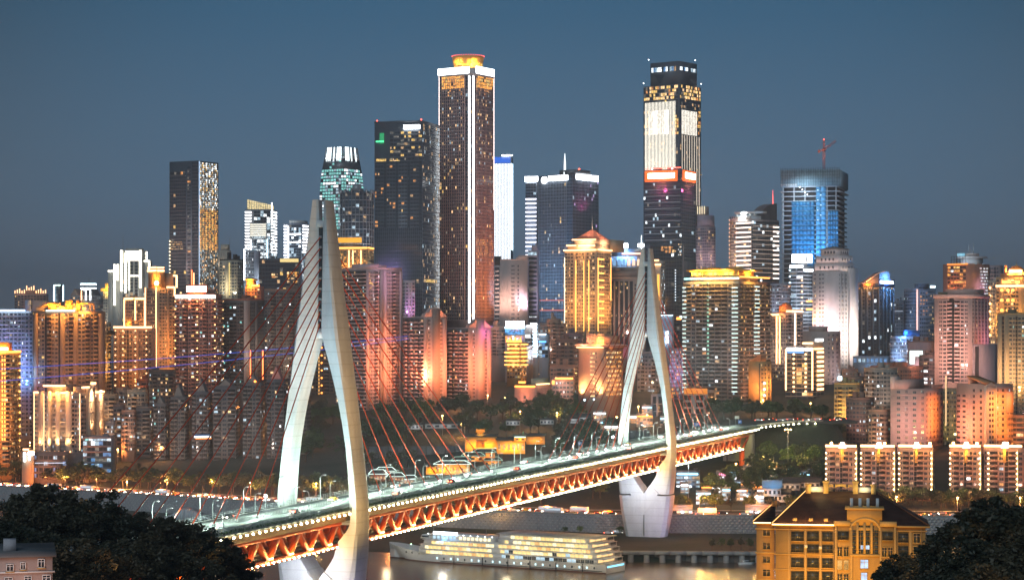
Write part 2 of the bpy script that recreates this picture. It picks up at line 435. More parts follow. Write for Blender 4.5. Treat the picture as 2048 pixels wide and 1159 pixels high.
# ============================================================ the bridge
T1 = Vector((-65.8, 746, 0)); T2 = Vector((73.6, 1168.7, 0))
AX = (T2 - T1).normalized(); UX = Vector((AX.y, -AX.x, 0))
SPAN = (T2 - T1).length
def B(s, o, z): p = T1 + AX * s + UX * o; return (p.x, p.y, z)
S0, S1 = -196.0, 680.0
bridge = empty('cable_stayed_bridge', B(0, 0, 0), label='long double deck bridge with white spindle pylons, red cables and orange truss', cat='bridge')
BI = Matrix.Translation(-Vector(B(0, 0, 0)))
def bpart(name, mb, mats, parent=None, **kw):
    par = parent or bridge
    off = Vector(B(0, 0, 0)) if parent is None else Vector(parent['wpos'])
    mb.v = [v - np.array(off) for v in mb.v]
    return mb.build(name, mats, par, **kw)
pyl_white = mat_wall('pylon_paint', (.64, .645, .64), rough=.6, var=.13, scale=.22)
def joints(m):      # pour joints of the cast sections and grime under them
    nt = m.node_tree; N = nt.nodes; L = nt.links; b = N['Principled BSDF']; src = b.inputs['Base Color'].links[0].from_socket
    tc = N.new('ShaderNodeTexCoord'); w = N.new('ShaderNodeTexWave'); w.bands_direction = 'Z'; w.inputs['Scale'].default_value = .075; w.inputs['Distortion'].default_value = .15; L.new(tc.outputs['Object'], w.inputs[0])
    r = N.new('ShaderNodeValToRGB'); r.color_ramp.elements[0].color = (.87, .865, .85, 1); r.color_ramp.elements[1].position = .05; L.new(w.outputs['Fac'], r.inputs[0])
    mx = N.new('ShaderNodeMixRGB'); mx.blend_type = 'MULTIPLY'; mx.inputs[0].default_value = 1; L.new(src, mx.inputs[1]); L.new(r.outputs[0], mx.inputs[2]); L.new(mx.outputs[0], b.inputs['Base Color'])
joints(pyl_white)
truss_red = mat_wall('truss_red', (.62, .085, .012), rough=.42, var=.12, scale=.5, streak=False)
cable_red = mat_wall('cable_red', (.5, .06, .02), rough=.7, var=.1)
soffit_tan = mat_wall('soffit_panel', (.22, .14, .08), rough=.7, var=.3, scale=.6)
lamp_bulb = mat_emit('edge_bulb', (1, .95, .58), 60)
node_bulb = mat_emit('node_bulb', (1, .66, .25), 22)

# ---- pylons
ZT = [5, 12, 20, 28.4, 33, 38, 41, 44, 47, 50, 54, 58, 66, 74.6, 83, 92, 104, 112, 116.2, 120, 130, 141, 152, 158, 162]
WW = [10.2, 11.6, 12.9, 13.9, 14.4, 14.9, 15.1, 15.2, 15.3, 15.35, 15.3, 15.2, 14.4, 13.4, 12.4, 11.2, 9.5, 8.4, 7.9, 7.4, 6.1, 4.9, 3.7, 3.0, 2.6]
II = [0, 0, 0, .05, 3.1, 6.4, 7.2, 8.4, 11.0, 12.4, 12.2, 11.9, 11.3, 10.4, 9.1, 7.3, 4.0, 1.6, .75, .7, .7, .7, .7, .9, 1.0]
AA = [5.2, 5.6, 6, 6.3, 6.3, 6.3, 6.3, 6.2, 6.1, 6.0, 5.9, 5.8, 5.7, 5.6, 5.7, 5.9, 6.1, 6.3, 6.3, 6.1, 5.6, 5.1, 4.5, 4.0, 3.7]
DD = [0, 0, 0, .2, .3, .3, .3, .4, .5, .6, .8, .9, 1.1, 1.3, 1.5, 1.8, 2.6, 3.1, 3.2, 3.2, 3.1, 3.0, 2.9, 2.4, 2.0]
def cr(z, tab):   # smooth (Catmull-Rom style) interpolation
    i = max(0, min(len(ZT) - 2, int(np.searchsorted(ZT, z, side='right') - 1)))
    h = ZT[i + 1] - ZT[i]; t = (z - ZT[i]) / h
    m = lambda j: (tab[min(j + 1, len(ZT) - 1)] - tab[max(j - 1, 0)]) / (ZT[min(j + 1, len(ZT) - 1)] - ZT[max(j - 1, 0)])
    return (2 * t ** 3 - 3 * t * t + 1) * tab[i] + (t ** 3 - 2 * t * t + t) * h * m(i) + (-2 * t ** 3 + 3 * t * t) * tab[i + 1] + (t ** 3 - t * t) * h * m(i + 1)
def pylon(s, label):
    root = bpy.data.objects.new('pylon', None); COL.objects.link(root); root.parent = bridge
    wp = B(s, 0, 0); root.location = Vector(wp) - Vector(B(0, 0, 0)); root['wpos'] = wp; root['label'] = label
    for sd in (1, -1):
        mb = MB(); zs = np.concatenate([np.arange(28.4, 116, 1.7), np.arange(116, 162.2, 2.0)]); rings = []
        for z in zs:
            Wd, I, A, D = cr(z, WW), max(cr(z, II), .05), cr(z, AA), cr(z, DD)
            th = Wd - I
            ring = [(I, -(A - D)), (I + th * .86, -A), (Wd - .12, -A * .86), (Wd + .35, -A * .4), (Wd + .45, 0), (Wd + .35, A * .4), (Wd - .12, A * .86), (I + th * .86, A), (I, A - D)]
            if z > 156: zz = z
            rings.append([(u * sd, v, z + (0 if z < 161.5 else -.5 * abs(u) * .4)) for u, v in ring])
        n = len(rings[0]); V = [B(s + v, u, z) for rg in rings for u, v, z in rg]
        f = [(i * n + k, i * n + (k + 1) % n, (i + 1) * n + (k + 1) % n, (i + 1) * n + k) for i in range(len(rings) - 1) for k in range(n)]
        if sd < 0: f = [q[::-1] for q in f]
        base = mb.n; mb.add(V, f)
        mb.f.append((np.array([list(range(n))][::1]) + base + (len(rings) - 1) * n, np.array([0], np.int32)))
        smooth(bpart('leg', mb, pyl_white, root), 24)
    # pedestal below the ledge
    mb = MB(); rings = []
    for z in np.arange(-6, 29.0, 1.6):
        zz = max(z, 5); Wd, A = cr(zz, WW) + .55, cr(zz, AA) + .5
        rings.append([(u, v, z) for u, v in [(-Wd + 2, -A), (0, -A - .25), (Wd - 2, -A), (Wd, -A + 2), (Wd + .4, 0), (Wd, A - 2), (Wd - 2, A), (0, A + .25), (-Wd + 2, A), (-Wd, A - 2), (-Wd - .4, 0), (-Wd, -A + 2)]])
    n = 12; V = [B(s + v, u, z) for rg in rings for u, v, z in rg]
    f = [(i * n + k, i * n + (k + 1) % n, (i + 1) * n + (k + 1) % n, (i + 1) * n + k) for i in range(len(rings) - 1) for k in range(n)]
    base = mb.n; mb.add(V, f); mb.f.append((np.array([list(range(n))]) + base + (len(rings) - 1) * n, np.array([0], np.int32)))
    smooth(bpart('pedestal', mb, pyl_white, root), 35)
    for fr in (-1, 1):     # raised V panel and centre joint on both faces
        mb = MB(); a = cr(20, AA)
        q = [(-8.2, 29.2), (0, 17.4), (8.2, 29.2), (3.2, 33.2), (0, 28.6), (-3.2, 33.2)]
        v = [B(s + fr * (a + .95), u, z) for u, z in q] + [B(s + fr * (a - .5), u, z) for u, z in q]
        mb.add(v, [(0, 1, 4, 5), (1, 2, 3, 4)] if fr < 0 else [(5, 4, 1, 0), (4, 3, 2, 1)])
        mb.add(v, [(k, 6 + k, 6 + (k + 1) % 6, (k + 1) % 6) for k in range(6)])
        bpart('v_panel', mb, pyl_white, root)
        mb = MB(); mb.beam(B(s + fr * (a + .7), 0, 6), B(s + fr * (a + .55), 0, 17.3), .35, .5); bpart('centre_joint', mb, dark_metal, root)
    # anchor chamber in the slot
    mb = MB(); mb.hexa([B(s + v, u, z) for z in (117, 152) for v in (-2.0, 2.0) for u in (-.68, .68)]); bpart('anchor_chamber', mb, dark_metal, root)
    mb = MB(); mb.hexa([B(s + v, u, z) for z in (152, 154.5) for v in (-2.6, 2.6) for u in (-1.3, 1.3)]); bpart('tie_beam', mb, pyl_white, root)
    mb = MB(); mb.hexa([B(s + v, u, z) for z in (113.6, 117) for v in (-3.0, 3.0) for u in (-1.2, 1.2)]); bpart('tie_beam', mb, pyl_white, root)
    mb = MB()
    for k in range(9):
        z = 120 + k * 3.6
        for v in (-2.3, 2.3): mb.hexa([B(s + v + dv, u, zz) for zz in (z - .4, z + .4) for dv in (-.4, .4) for u in (-.5, .5)])
    bpart('anchor_sockets', mb, metal_grey, root, kind='stuff')
    for sd in (1, -1):       # steel brackets carrying the trusses
        mb = MB(); mb.hexa([B(s + v, sd * u, z) for z in (49.2, 50.6) for v in (-3, 3) for u in (7.2, 13)]); bpart('bracket', mb, pyl_white, root)
        mb = MB(); mb.hexa([B(s + v, sd * u, z) for z in (39.8, 41.2) for v in (-3, 3) for u in (5.6, 9.5)]); bpart('bracket', mb, truss_red, root)
    # floodlights on the deck and under it
    c = (.4, .74, 1)
    for o in (-7, 7):
        lamp('pylon_floodlight', 'SPOT', Vector(B(s - 26, o * .75, 57.5)), 17000, c, target=B(s, o * 1.55, 96), cone=58, size=.6)
        lamp('pylon_floodlight', 'SPOT', Vector(B(s - 44, o * .4, 57.5)), 19000, c, target=B(s, o * .4, 134), cone=44, size=.6)
        lamp('pylon_floodlight', 'SPOT', Vector(B(s - 4, o * 1.2, 57.5)), 1300, c, target=B(s + 1, o * 1.75, 75), cone=70, size=.5)
        lamp('pier_floodlight', 'SPOT', Vector(B(s - 24, o * .6, 40.5)), 7000, (.86, .9, 1), target=B(s, o * .7, 27), cone=90, size=.6)
        lamp('pylon_floodlight', 'SPOT', Vector(B(s + 26, o * .75, 57.5)), 15000, c, target=B(s, o * 1.4, 100), cone=60, size=.6)
    return root
pylon(0, 'nearer pylon standing in the river, its slot against the teal tower')
pylon(SPAN, 'farther pylon standing on the quay with its whole pedestal showing')

# ---- decks
def extrude(profile, s0, s1, step=8.0):
    mb = MB(); n = len(profile); ss = np.arange(s0, s1 + .01, (s1 - s0) / max(1, round((s1 - s0) / step)))
    V = [B(s, o, z) for s in ss for o, z in profile]
    mb.add(V, [(i * n + k, i * n + (k + 1) % n, (i + 1) * n + (k + 1) % n, (i + 1) * n + k) for i in range(len(ss) - 1) for k in range(n)])
    mb.f.append((np.array([list(range(n))]), np.array([0], np.int32))); mb.f.append((np.array([list(range(n))[::-1]]) + (len(ss) - 1) * n, np.array([0], np.int32)))
    return mb
bpart('upper_deck', extrude([(-12.2, 54.3), (12.2, 54.3), (12.2, 55.5), (-12.2, 55.5)], S0, S1), concrete)
bpart('roadway', extrude([(-11, 55.504), (11, 55.504), (11, 55.54), (-11, 55.54)], S0, S1), mat_wall('deck_asphalt', (.19, .2, .19), rough=.55, scale=.3, streak=False))
for sd in (1, -1):
    bpart('deck_soffit', extrude([(sd * 12.15, 53.6), (sd * 12.15, 54.29), (sd * 7, 54.29), (sd * 7, 50.4), (sd * 9.2, 50.4)], S0, S1), soffit_tan)
    bpart('top_chord', extrude([(sd * 6.7, 49.2), (sd * 8.3, 49.2), (sd * 8.3, 50.39), (sd * 6.7, 50.39)], S0, S1), truss_red)
    bpart('bottom_chord', extrude([(sd * 6.7, 41.4), (sd * 8.3, 41.4), (sd * 8.3, 42.9), (sd * 6.7, 42.9)], S0, S1 - 22), truss_red)
    bpart('planter', extrude([(sd * 12.25, 54.2), (sd * 13.1, 54.2), (sd * 13.1, 55.0), (sd * 12.25, 55.0)], S0, S1), concrete)
    bpart('kerb', extrude([(sd * 10.6, 55.54), (sd * 10.95, 55.54), (sd * 10.95, 55.72), (sd * 10.6, 55.72)], S0, S1), concrete)
bpart('lower_deck', extrude([(-6.6, 41.8), (6.6, 41.8), (6.6, 42.5), (-6.6, 42.5)], S0, S1 - 22), mat_wall('lower_deck', (.1, .09, .085)))
for o in (-4.2, -2.7, 2.7, 4.2): bpart('track_rail', extrude([(o - .1, 42.52), (o + .1, 42.52), (o + .1, 42.8), (o - .1, 42.8)], S0, S1 - 22), metal_grey)
for o in (-5.6, 5.6): bpart('lane_line', extrude([(o - .09, 55.545), (o + .09, 55.545), (o + .09, 55.55), (o - .09, 55.55)], S0, S1), white_paint)
mb = MB()   # cross beams of the lower deck, joined: one every 8 m
for s in np.arange(S0, S1 - 22, 8): mb.beam(B(s, -7, 41.6), B(s, 7, 41.6), .6, .9)
bpart('cross_beams', mb, truss_red, kind='stuff')

# ---- plants hanging over the deck edge
r = np.random.default_rng(3)
for sd in (1, -1):
    n = 9000 if sd > 0 else 4000
    s = r.uniform(S0, S1, n); cl = .5 + .5 * np.sin(s * .35) * np.sin(s * .09 + 1)
    o = sd * (12.7 + r.normal(0, .25, n)); z = 55.0 + r.uniform(-1.1, .7, n) * (.7 + .5 * cl)
    c = np.array([B(a, b_, zz) for a, b_, zz in zip(s, o, z)])
    a = r.normal(size=(n, 3)); a /= np.linalg.norm(a, axis=1)[:, None]; b_ = np.cross(a, r.normal(size=(n, 3))); b_ /= np.linalg.norm(b_, axis=1)[:, None]
    k = r.uniform(.22, .5, (n, 1))
    mb = MB(); mb.add(np.stack([c - a * k, c + b_ * k * .6, c + a * k, c - b_ * k * .6], 1).reshape(-1, 3), np.arange(4 * n).reshape(-1, 4))
    bpart('planter_plants', mb, leafA, kind='stuff')

# ---- railings (posts and rails too fine to pick apart)
def railing(o, h, step, name='railing', z0=55.5, m=metal_grey, s1=S1, rails=3, t=.07):
    mb = MB()
    for s in np.arange(S0, s1, step): mb.beam(B(s, o, z0), B(s, o, z0 + h), t * 1.4, t * 1.4)
    for k in range(rails):
        z = z0 + h * (k + 1) / rails
        for s in np.arange(S0, s1 - 16, 16.0): mb.beam(B(s, o, z), B(s + 16, o, z), t, t * 1.3)
    bpart(name, mb, m, kind='stuff')
railing(11.9, 1.25, 2.0); railing(-11.9, 1.6, 2.0); railing(.9, 1.0, 2.2, m=white_paint); railing(-.9, 1.0, 2.2, m=white_paint)
railing(6.4, 1.3, 1.3, 'lower_railing', 42.5, dark_metal, S1 - 22); railing(-6.4, 1.3, 1.6, 'lower_railing', 42.5, dark_metal, S1 - 22)

# ---- Warren truss diagonals, shared mesh
PITCH = 16.0
dl = math.hypot(PITCH / 2 - .55, 6.5)
dm = MB(); dm.box(-.7, .7, -.72, .72, 0, dl); 
for sx in (-1, 1): dm.box(sx * .7 - .05, sx * .7 + .05, -.86, .86, 0, dl)
diag_me = dm.mesh('truss_diagonal', truss_red)
nb = MB(); nb.ico((0, 0, 0), .3); node_me = nb.mesh('node_lamp', node_bulb)
eb = MB(); eb.ico((0, 0, 0), .34); edge_me = eb.mesh('edge_lamp', lamp_bulb)
lb = MB(); lb.ico((0, 0, 0), .3); chord_me = lb.mesh('chord_lamp', lamp_bulb)
org = Vector(B(0, 0, 0))
axis_rot = Matrix((UX, AX, Vector((0, 0, 1)))).transposed()   # local x -> UX, y -> AX
s = S0 + 8 - ((S0 + 8) % PITCH) + 2.0
nodes = []
while s < S1 - 24:
    nodes.append(s); s += PITCH
for s in nodes:
    for sd in (1, -1):
        for dr in (-1, 1):
            p = Vector(B(s + dr * .75, sd * 7.5, 42.85)); q = Vector(B(s + dr * (PITCH / 2 - .2), sd * 7.5, 49.3))
            o = link('truss_diagonal', diag_me, bridge, loc=p - org)
            z = (q - p).normalized(); x = UX * (1 if sd > 0 else 1); y = z.cross(x).normalized()
            o.rotation_euler = Matrix((x, y, z)).transposed().to_euler()
            if sd > 0: link('node_lamp', node_me, bridge, loc=Vector(B(s + dr * .9, sd * 8.75, 43.4)) - org)
        if sd > 0: lamp('truss_light', 'POINT', Vector(B(s, sd * 10.2, 43.2)), 820, (1, .56, .14), size=.3)
    lamp('truss_light', 'POINT', Vector(B(s + 4, 0, 44.2)), 260, (1, .42, .12), size=.3)
for s in np.arange(-108, S1, 4.55): link('edge_lamp', edge_me, bridge, loc=Vector(B(float(s), 13.4, 53.5)) - org)
for s in np.arange(-100, S1 - 24, 4.0): link('chord_lamp', chord_me, bridge, loc=Vector(B(float(s), 8.75, 41.9)) - org)
for k in range(3):
    mb = MB(); s = S1 - 16 + k * 8
    mb.beam(B(S1 - 22, 7.5, 42.6), B(S1 - 4, 7.5, 49.4), 1.1, 1.1) if k == 0 else mb.beam(B(S1 - 22, -7.5, 42.6), B(S1 - 4, -7.5, 49.4), 1.1, 1.1)
    if k < 2: bpart('end_strut', mb, truss_red)
mb = MB(); mb.hexa([B(S1 - 6 + v, u, z) for z in (20, 50.3) for v in (0, 14) for u in (-9, 9)]); bpart('abutment', mb, concrete)
mb = MB(); mb.hexa([B(S1 - 24 + v, u, z) for z in (20, 41.3) for v in (0, 2.4) for u in (5.5, 8.5)]); bpart('end_pier', mb, truss_red)

# ---- stay cables
anchor_me = (lambda q: q.mesh('anchor_lamp', mat_emit('anchor_bulb', (.85, .95, 1), 16)))(MB().ico((0, 0, 0), .42))
for tower_s in (0, SPAN):
    for dr in (-1, 1):
        for k in range(9):
            s = tower_s + dr * (53.6 + 16 * k); z = 119 + 3.7 * k
            if s > S1: continue
            mb = MB(); a, b_ = Vector(B(tower_s + dr * 2.4, 0, z)), Vector(B(s, 0, 56.2))
            sag = [a.lerp(b_, t) - Vector((0, 0, 1)) * (1.6 * 4 * t * (1 - t) * k / 8) for t in (0, .25, .5, .75, 1)]
            mb.tube(sag, .2, 8)
            smooth(bpart('stay_cable', mb, cable_red))
            mb = MB(); mb.tube([b_, Vector(B(s, 0, 55.5))], [.42, .5], 8); bpart('cable_socket', mb, metal_grey)
            if dr > 0 or tower_s > 0: link('anchor_lamp', anchor_me, bridge, loc=Vector(B(s - dr * 1.0, .5, 56.5)) - org)
    for q in (20, 75, 130):
        lamp('cable_light', 'SPOT', Vector(B(tower_s + q, 3.5, 57)), 10000, (1, .5, .25), target=B(tower_s + q * .72, 0, 95), cone=95, size=.5)
    for q in (-40, -110):
        lamp('cable_light', 'SPOT', Vector(B(tower_s + q, 3.5, 57)), 1100, (1, .6, .4), target=B(tower_s + q * .72, 0, 95), cone=95, size=.5)
# cool light spilling on the deck from its lamps
for s in np.arange(-110, S1, 32.0):
    lamp('deck_light', 'POINT', Vector(B(float(s), -2, 62)), 8000, (.74, 1, .84), size=.25)
# unseen spots added over the river to tint the outer pylon sides
for ts in (0, SPAN):
    lamp('side_fill_spot', 'SPOT', Vector(B(ts - 34, 42, 30)), 52000, (1, .55, .13), target=B(ts, 14, 85), cone=80, size=1.5)
    lamp('side_fill_spot', 'SPOT', Vector(B(ts - 30, 62, 40)), 80000, (1, .55, .16), target=B(ts, 6, 132), cone=52, size=1.5)
    lamp('side_fill_spot', 'SPOT', Vector(B(ts - 30, 30, 12)), 9000, (.75, .62, 1), target=B(ts, 10, 18), cone=80, size=1.5)

# ---- street lamps on the deck (things of their own)
def lamp_post(h, arm, lit):
    root = empty('street_lamp', (0, 0, 0))
    p = MB(); pts = [(0, 0, 0), (0, 0, h * .8)] + [(arm * (1 - math.cos(t)), 0, h * .8 + h * .2 * math.sin(t)) for t in (.4, .8, 1.2, 1.57)]
    p.tube(pts, [.17, .13, .11, .1, .09, .08], 7); smooth(p.build('pole', metal_grey, root))
    hd = MB(); hd.hexa([(arm + x, y, h + z) for z in (-.12, .1) for y in (-.22, .22) for x in (-.2, 1.0)])
    q = hd.build('lamp_head', metal_grey, root)
    g = MB(); g.box(arm, arm + .8, -.17, .17, h - .2, h - .125); g.build('lamp_glass', mat_emit('lamp_glass_lit', (.9, 1, .95), 14) if lit else mat_emit('lamp_glass_dim', (.9, .97, 1), 1.2, False), q)
    return root
LP = {}
def put_lamp(kind, loc, rz, label, group):
    if kind not in LP: LP[kind] = lamp_post(*kind); o = LP[kind]
    else: o = copy_tree(LP[kind])
    o.location = loc; o.rotation_euler = (0, 0, rz); tag(o, label, 'street lamp', group)
    return o
rzl = math.atan2(UX.y, UX.x)
for i, s in enumerate(np.arange(-104, S1 - 20, 32.0)):
    put_lamp((9.0, 1.3, i % 5 == 3), B(float(s), -11.4, 55.5), rzl, 'tall grey lamp post curving over the far carriageway of the bridge deck', 'tall lamp posts on the bridge deck')
    put_lamp((6.2, 1.2, False), B(float(s) + 9, -11.4, 55.5), rzl, 'short grey lamp post between taller ones along the bridge footway', 'short lamp posts on the bridge deck')
    if i % 2 == 0: put_lamp((8.0, 1.2, False), B(float(s) + 2, 11.4, 55.5), rzl + math.pi, 'thin dark lamp post on the planted near edge of the bridge deck', 'near edge lamp posts')
# ============================================================ building kit
class Tower:
    """A building given by what the photograph shows: left edge, near corner and right edge, turned into a real footprint at a real distance."""
    def __init__(s, name, label, x0, xm, x1, ytop, d, wall=None, aspect=1.0, depth=22, cat='building', group=None, zb=None, yb=None, body=True, seed=None):
        s.name = name; s.d = d; k0, k1 = (x0 - 1024) / F, (x1 - 1024) / F
        if xm is None or xm >= x1:
            xm = x1; s.th = math.atan2((x0 + x1) / 2 - 1024, F) if abs(x0 + x1 - 2048) > 1 else 0.0
        elif xm <= x0:
            s.th = math.atan((x1 - 1024) / F)
        else: s.th = math.atan(k1) + math.atan((x1 - xm) / ((xm - x0) * aspect))
        s.Xc = (xm - 1024) * d / F
        c, n = math.cos(s.th), math.sin(s.th); s.c, s.n = c, n
        s.LA = (s.Xc - k0 * d) / (c + k0 * n)
        s.LB = depth if xm >= x1 - .5 else (k1 * d - s.Xc) / (n - k1 * c)
        s.LB = max(4, min(s.LB, 120))
        cs = [s.w(u, v) for u in (-s.LA, 0) for v in (0, s.LB)]
        s.zb = (min(zt1(*q) for q in cs) - 1.0) if zb is None else zb
        s.root = empty(name, (s.Xc, d, s.zb), -s.th, label=label, cat=cat, group=group)
        s.H = HC + (HY - ytop) * d / F - s.zb
        s.yb = yb
        s.wall = wall or W((.3, .28, .26))
        s.r = np.random.default_rng(seed if seed is not None else abs(hash_(label)) % 99991)
        s.rel = MB(); s.win = MB(); s.fin = {}
        if body: s.block('wall', -s.LA, 0, 0, s.LB, 0, s.H)
    def w(s, x, y): return (s.Xc + s.c * x + s.n * y, s.d - s.n * x + s.c * y)
    def block(s, name, x0, x1, y0, y1, z0, z1, m=None, chamfer=0, parent=None):
        mb = MB()
        if chamfer:
            k = chamfer; mb.prism([(x0 + k, y0), (x1 - k, y0), (x1, y0 + k), (x1, y1 - k), (x1 - k, y1), (x0 + k, y1), (x0, y1 - k), (x0, y0 + k)], z0, z1)
        else: mb.box(x0, x1, y0, y1, z0, z1)
        return mb.build(name, m or s.wall, parent or s.root)
    # pixel -> face coordinate
    def u(s, f, px):
        k = (px - 1024) / F
        if f == 'A': return s.LA - (s.Xc - k * s.d) / (s.c + k * s.n)
        return (k * s.d - s.Xc) / (s.n - k * s.c)
    def depth_at(s, f, u): return s.d + ((s.LA - u) * s.n if f == 'A' else u * s.c)
    def z(s, y, f='A', u=None):
        dd = s.d if u is None else s.depth_at(f, u)
        return HC + (HY - y) * dd / F - s.zb
    def fr(s, f):   # origin, direction, normal, length
        return {'A': ((-s.LA, 0), (1, 0), (0, -1), s.LA), 'B': ((0, 0), (0, 1), (1, 0), s.LB), 'C': ((-s.LA, s.LB), (0, -1), (-1, 0), s.LB)}[f]
    def pt(s, f, u, out, z):
        o, d, n, L = s.fr(f); u, out, z = np.broadcast_arrays(np.asarray(u, float), np.asarray(out, float), np.asarray(z, float))
        return np.stack([o[0] + d[0] * u + n[0] * out, o[1] + d[1] * u + n[1] * out, z], -1)
    def quads(s, mb, f, u0, u1, z0, z1, out, mi):
        u0, u1, z0, z1, out = [a.ravel() for a in np.broadcast_arrays(*[np.asarray(q, float) for q in (u0, u1, z0, z1, out)])]
        v = np.stack([s.pt(f, u0, out, z0), s.pt(f, u1, out, z0), s.pt(f, u1, out, z1), s.pt(f, u0, out, z1)], 1)
        mb.add(v.reshape(-1, 3), np.arange(4 * len(u0)).reshape(-1, 4), mi)
    def boxes(s, mb, f, u0, u1, z0, z1, o0, o1, mi=0):
        u0, u1, z0, z1 = [a.ravel() for a in np.broadcast_arrays(*[np.asarray(q, float) for q in (u0, u1, z0, z1)])]
        n = len(u0); cs = []
        for o in (o0, o1):
            for zz in (z0, z1):
                for uu in (u0, u1): cs.append(s.pt(f, uu, o, zz))
        v = np.stack(cs, 1).reshape(-1, 3); b = (np.arange(n) * 8)[:, None]
        q = np.array([[4, 5, 7, 6], [0, 4, 6, 2], [5, 1, 3, 7], [6, 7, 3, 2], [0, 1, 5, 4]])
        mb.add(v, (b[:, None, :] + q[None]).reshape(-1, 4), mi)
    def pick(s, n, lit, pal, base=GL):
        ks = np.array([k for k, _ in pal]); p = np.array([q for _, q in pal], float); p /= p.sum()
        return np.where(s.r.random(n) < lit, s.r.choice(ks, n, p=p), base)
    def facade(s, f, pat='w', fh=3.3, bw=3.4, lit=.12, pal=RES, x=None, y=None, z=None, band=(.2, .55), wz=.5, wx=.6, base=GL, pier=.45, clump=0, litm=None, out=0.0):
        o, d, n, L = s.fr(f)
        ua, ub = (0, L) if x is None else (s.u(f, x[0]), s.u(f, x[1]))
        um = (ua + ub) / 2
        if z: z0, z1 = z
        elif y: z0, z1 = s.z(y[1], f, um if f != 'C' else None), s.z(y[0], f, um if f != 'C' else None)
        else: z0, z1 = (0 if s.yb is None else max(0, s.z(s.yb + 22))), s.H - 1.6
        z0 = max(z0, 0)
        if lit < .3: lit *= 1.45
        nf = max(1, int(round((z1 - z0) / fh))); fh = (z1 - z0) / nf
        wd = {'p': .55, 'P': 1.2, 's': .5, 'b': 1.25, 'n': .8, 'B': 1.6, '.': .7}
        rep = max(1, int(round((ub - ua) / (bw * sum(wd.get(c, 1) for c in pat)))))
        seq = pat * rep; tot = sum(wd.get(c, 1) for c in seq); k = (ub - ua) / tot
        zs = z0 + np.arange(nf) * fh; u = ua
        for c in seq:
            cw = wd.get(c, 1) * k; a, b = u, u + cw; u = b; m = (a + b) / 2; h = cw / 2
            col = s.pick(nf, lit, pal, base)
            if c == 'w':
                s.quads(s.win, f, m - h * wx, m - h * .04, zs + fh * .28, zs + fh * (.28 + wz), .06 + out, col)
                s.quads(s.win, f, m + h * .04, m + h * wx, zs + fh * .28, zs + fh * (.28 + wz), .06 + out, np.where(s.r.random(nf) < .45, col, base) if lit < .5 else col)
            elif c == 'n':
                for q in (-.45, .45): s.quads(s.win, f, m + h * (q - .26), m + h * (q + .26), zs + fh * .32, zs + fh * .78, .06 + out, s.pick(nf, lit, pal, base))
            elif c in 'bB':
                q = (s.r.random(nf) - .5) * h
                s.quads(s.win, f, m - h * .9, m + q, zs + fh * .12, zs + fh * .86, .05 + out, np.where(col == base, DK, col))
                s.quads(s.win, f, m + q + .08, m + h * .9, zs + fh * .12, zs + fh * .86, .05 + out, DK)
                s.boxes(s.rel, f, m - h * .98, m + h * .98, zs - .12, zs + fh * .34, out, 1.15 + out, 0)
                if c == 'B': s.quads(s.win, f, m - h * .5, m + h * .1, zs + fh * .4, zs + fh * .8, 1.0 + out, s.pick(nf, lit * .7, pal, GL))
            elif c == 'g': s.quads(s.win, f, m - h * .93, m + h * .93, zs + fh * .1, zs + fh * .92, .05 + out, col)
            elif c == 'p' or c == 'P': s.boxes(s.rel, f, a + .02, b - .02, z0, z1, out, pier + out, 0)
            elif c == 's': s.quads(s.win, f, a, b, z0, z1, .03 + out, DK)  # recess shade put into a flat near-black strip
            elif c == 'l': s.quads(s.win, f, m - h * .4, m + h * .4, zs + fh * .3, zs + fh * .75, .1 + out, GO if litm is None else litm)
            elif c == 'd': s.quads(s.win, f, m - h * .95, m + h * .95, z0, z1, .04 + out, base)
        if band: s.boxes(s.rel, f, ua, ub, zs - band[1] / 2, zs + band[1] / 2, out, band[0] + out, 0)
        return s
    def mullions(s, f, bw=1.6, t=.14, x=None, y=None, m=0, out=.22):
        L = s.fr(f)[3]; ua, ub = (0, L) if x is None else (s.u(f, x[0]), s.u(f, x[1]))
        z0, z1 = (0 if s.yb is None else max(0, s.z(s.yb + 22)), s.H) if y is None else (max(0, s.z(y[1], f, ua)), s.z(y[0], f, ua))
        us = np.linspace(ua, ub, max(2, int(round((ub - ua) / bw)) + 1)); s.boxes(s.rel, f, us - t / 2, us + t / 2, z0, z1, 0, out, m); return s
    def fins(s, f, n, x, y, m, w=.5, out=.5):      # lit vertical tubes, each a part
        ua, ub = s.u(f, x[0]), s.u(f, x[1]); z1, z0 = s.z(y[0], f, (ua + ub) / 2), max(.2, s.z(y[1], f, (ua + ub) / 2))
        for uu in np.linspace(ua, ub, n):
            mb = MB(); s.boxes(mb, f, uu - w / 2, uu + w / 2, z0, z1, .06, out); mb.build('light_strip', m, s.root)
        return s
    def strip(s, f, p, q, w=.9, m=None, out=.7, name='light_strip'):
        """lit strip on a face between two photograph points"""
        m = m or neon_warm; ua, ub = s.u(f, p[0]), s.u(f, q[0])
        za, zb_ = s.z(p[1], f, ua), s.z(q[1], f, ub)
        mb = MB()
        if abs(ua - ub) < 2.2 and abs(za - zb_) > abs(ua - ub): s.boxes(mb, f, (ua + ub) / 2 - w / 2, (ua + ub) / 2 + w / 2, max(.3, min(za, zb_)), max(za, zb_), .05, out)
        else: s.boxes(mb, f, min(ua, ub), max(ua, ub), (za + zb_) / 2 - w / 2, (za + zb_) / 2 + w / 2, .05, out)
        mb.build(name, m, s.root); return s
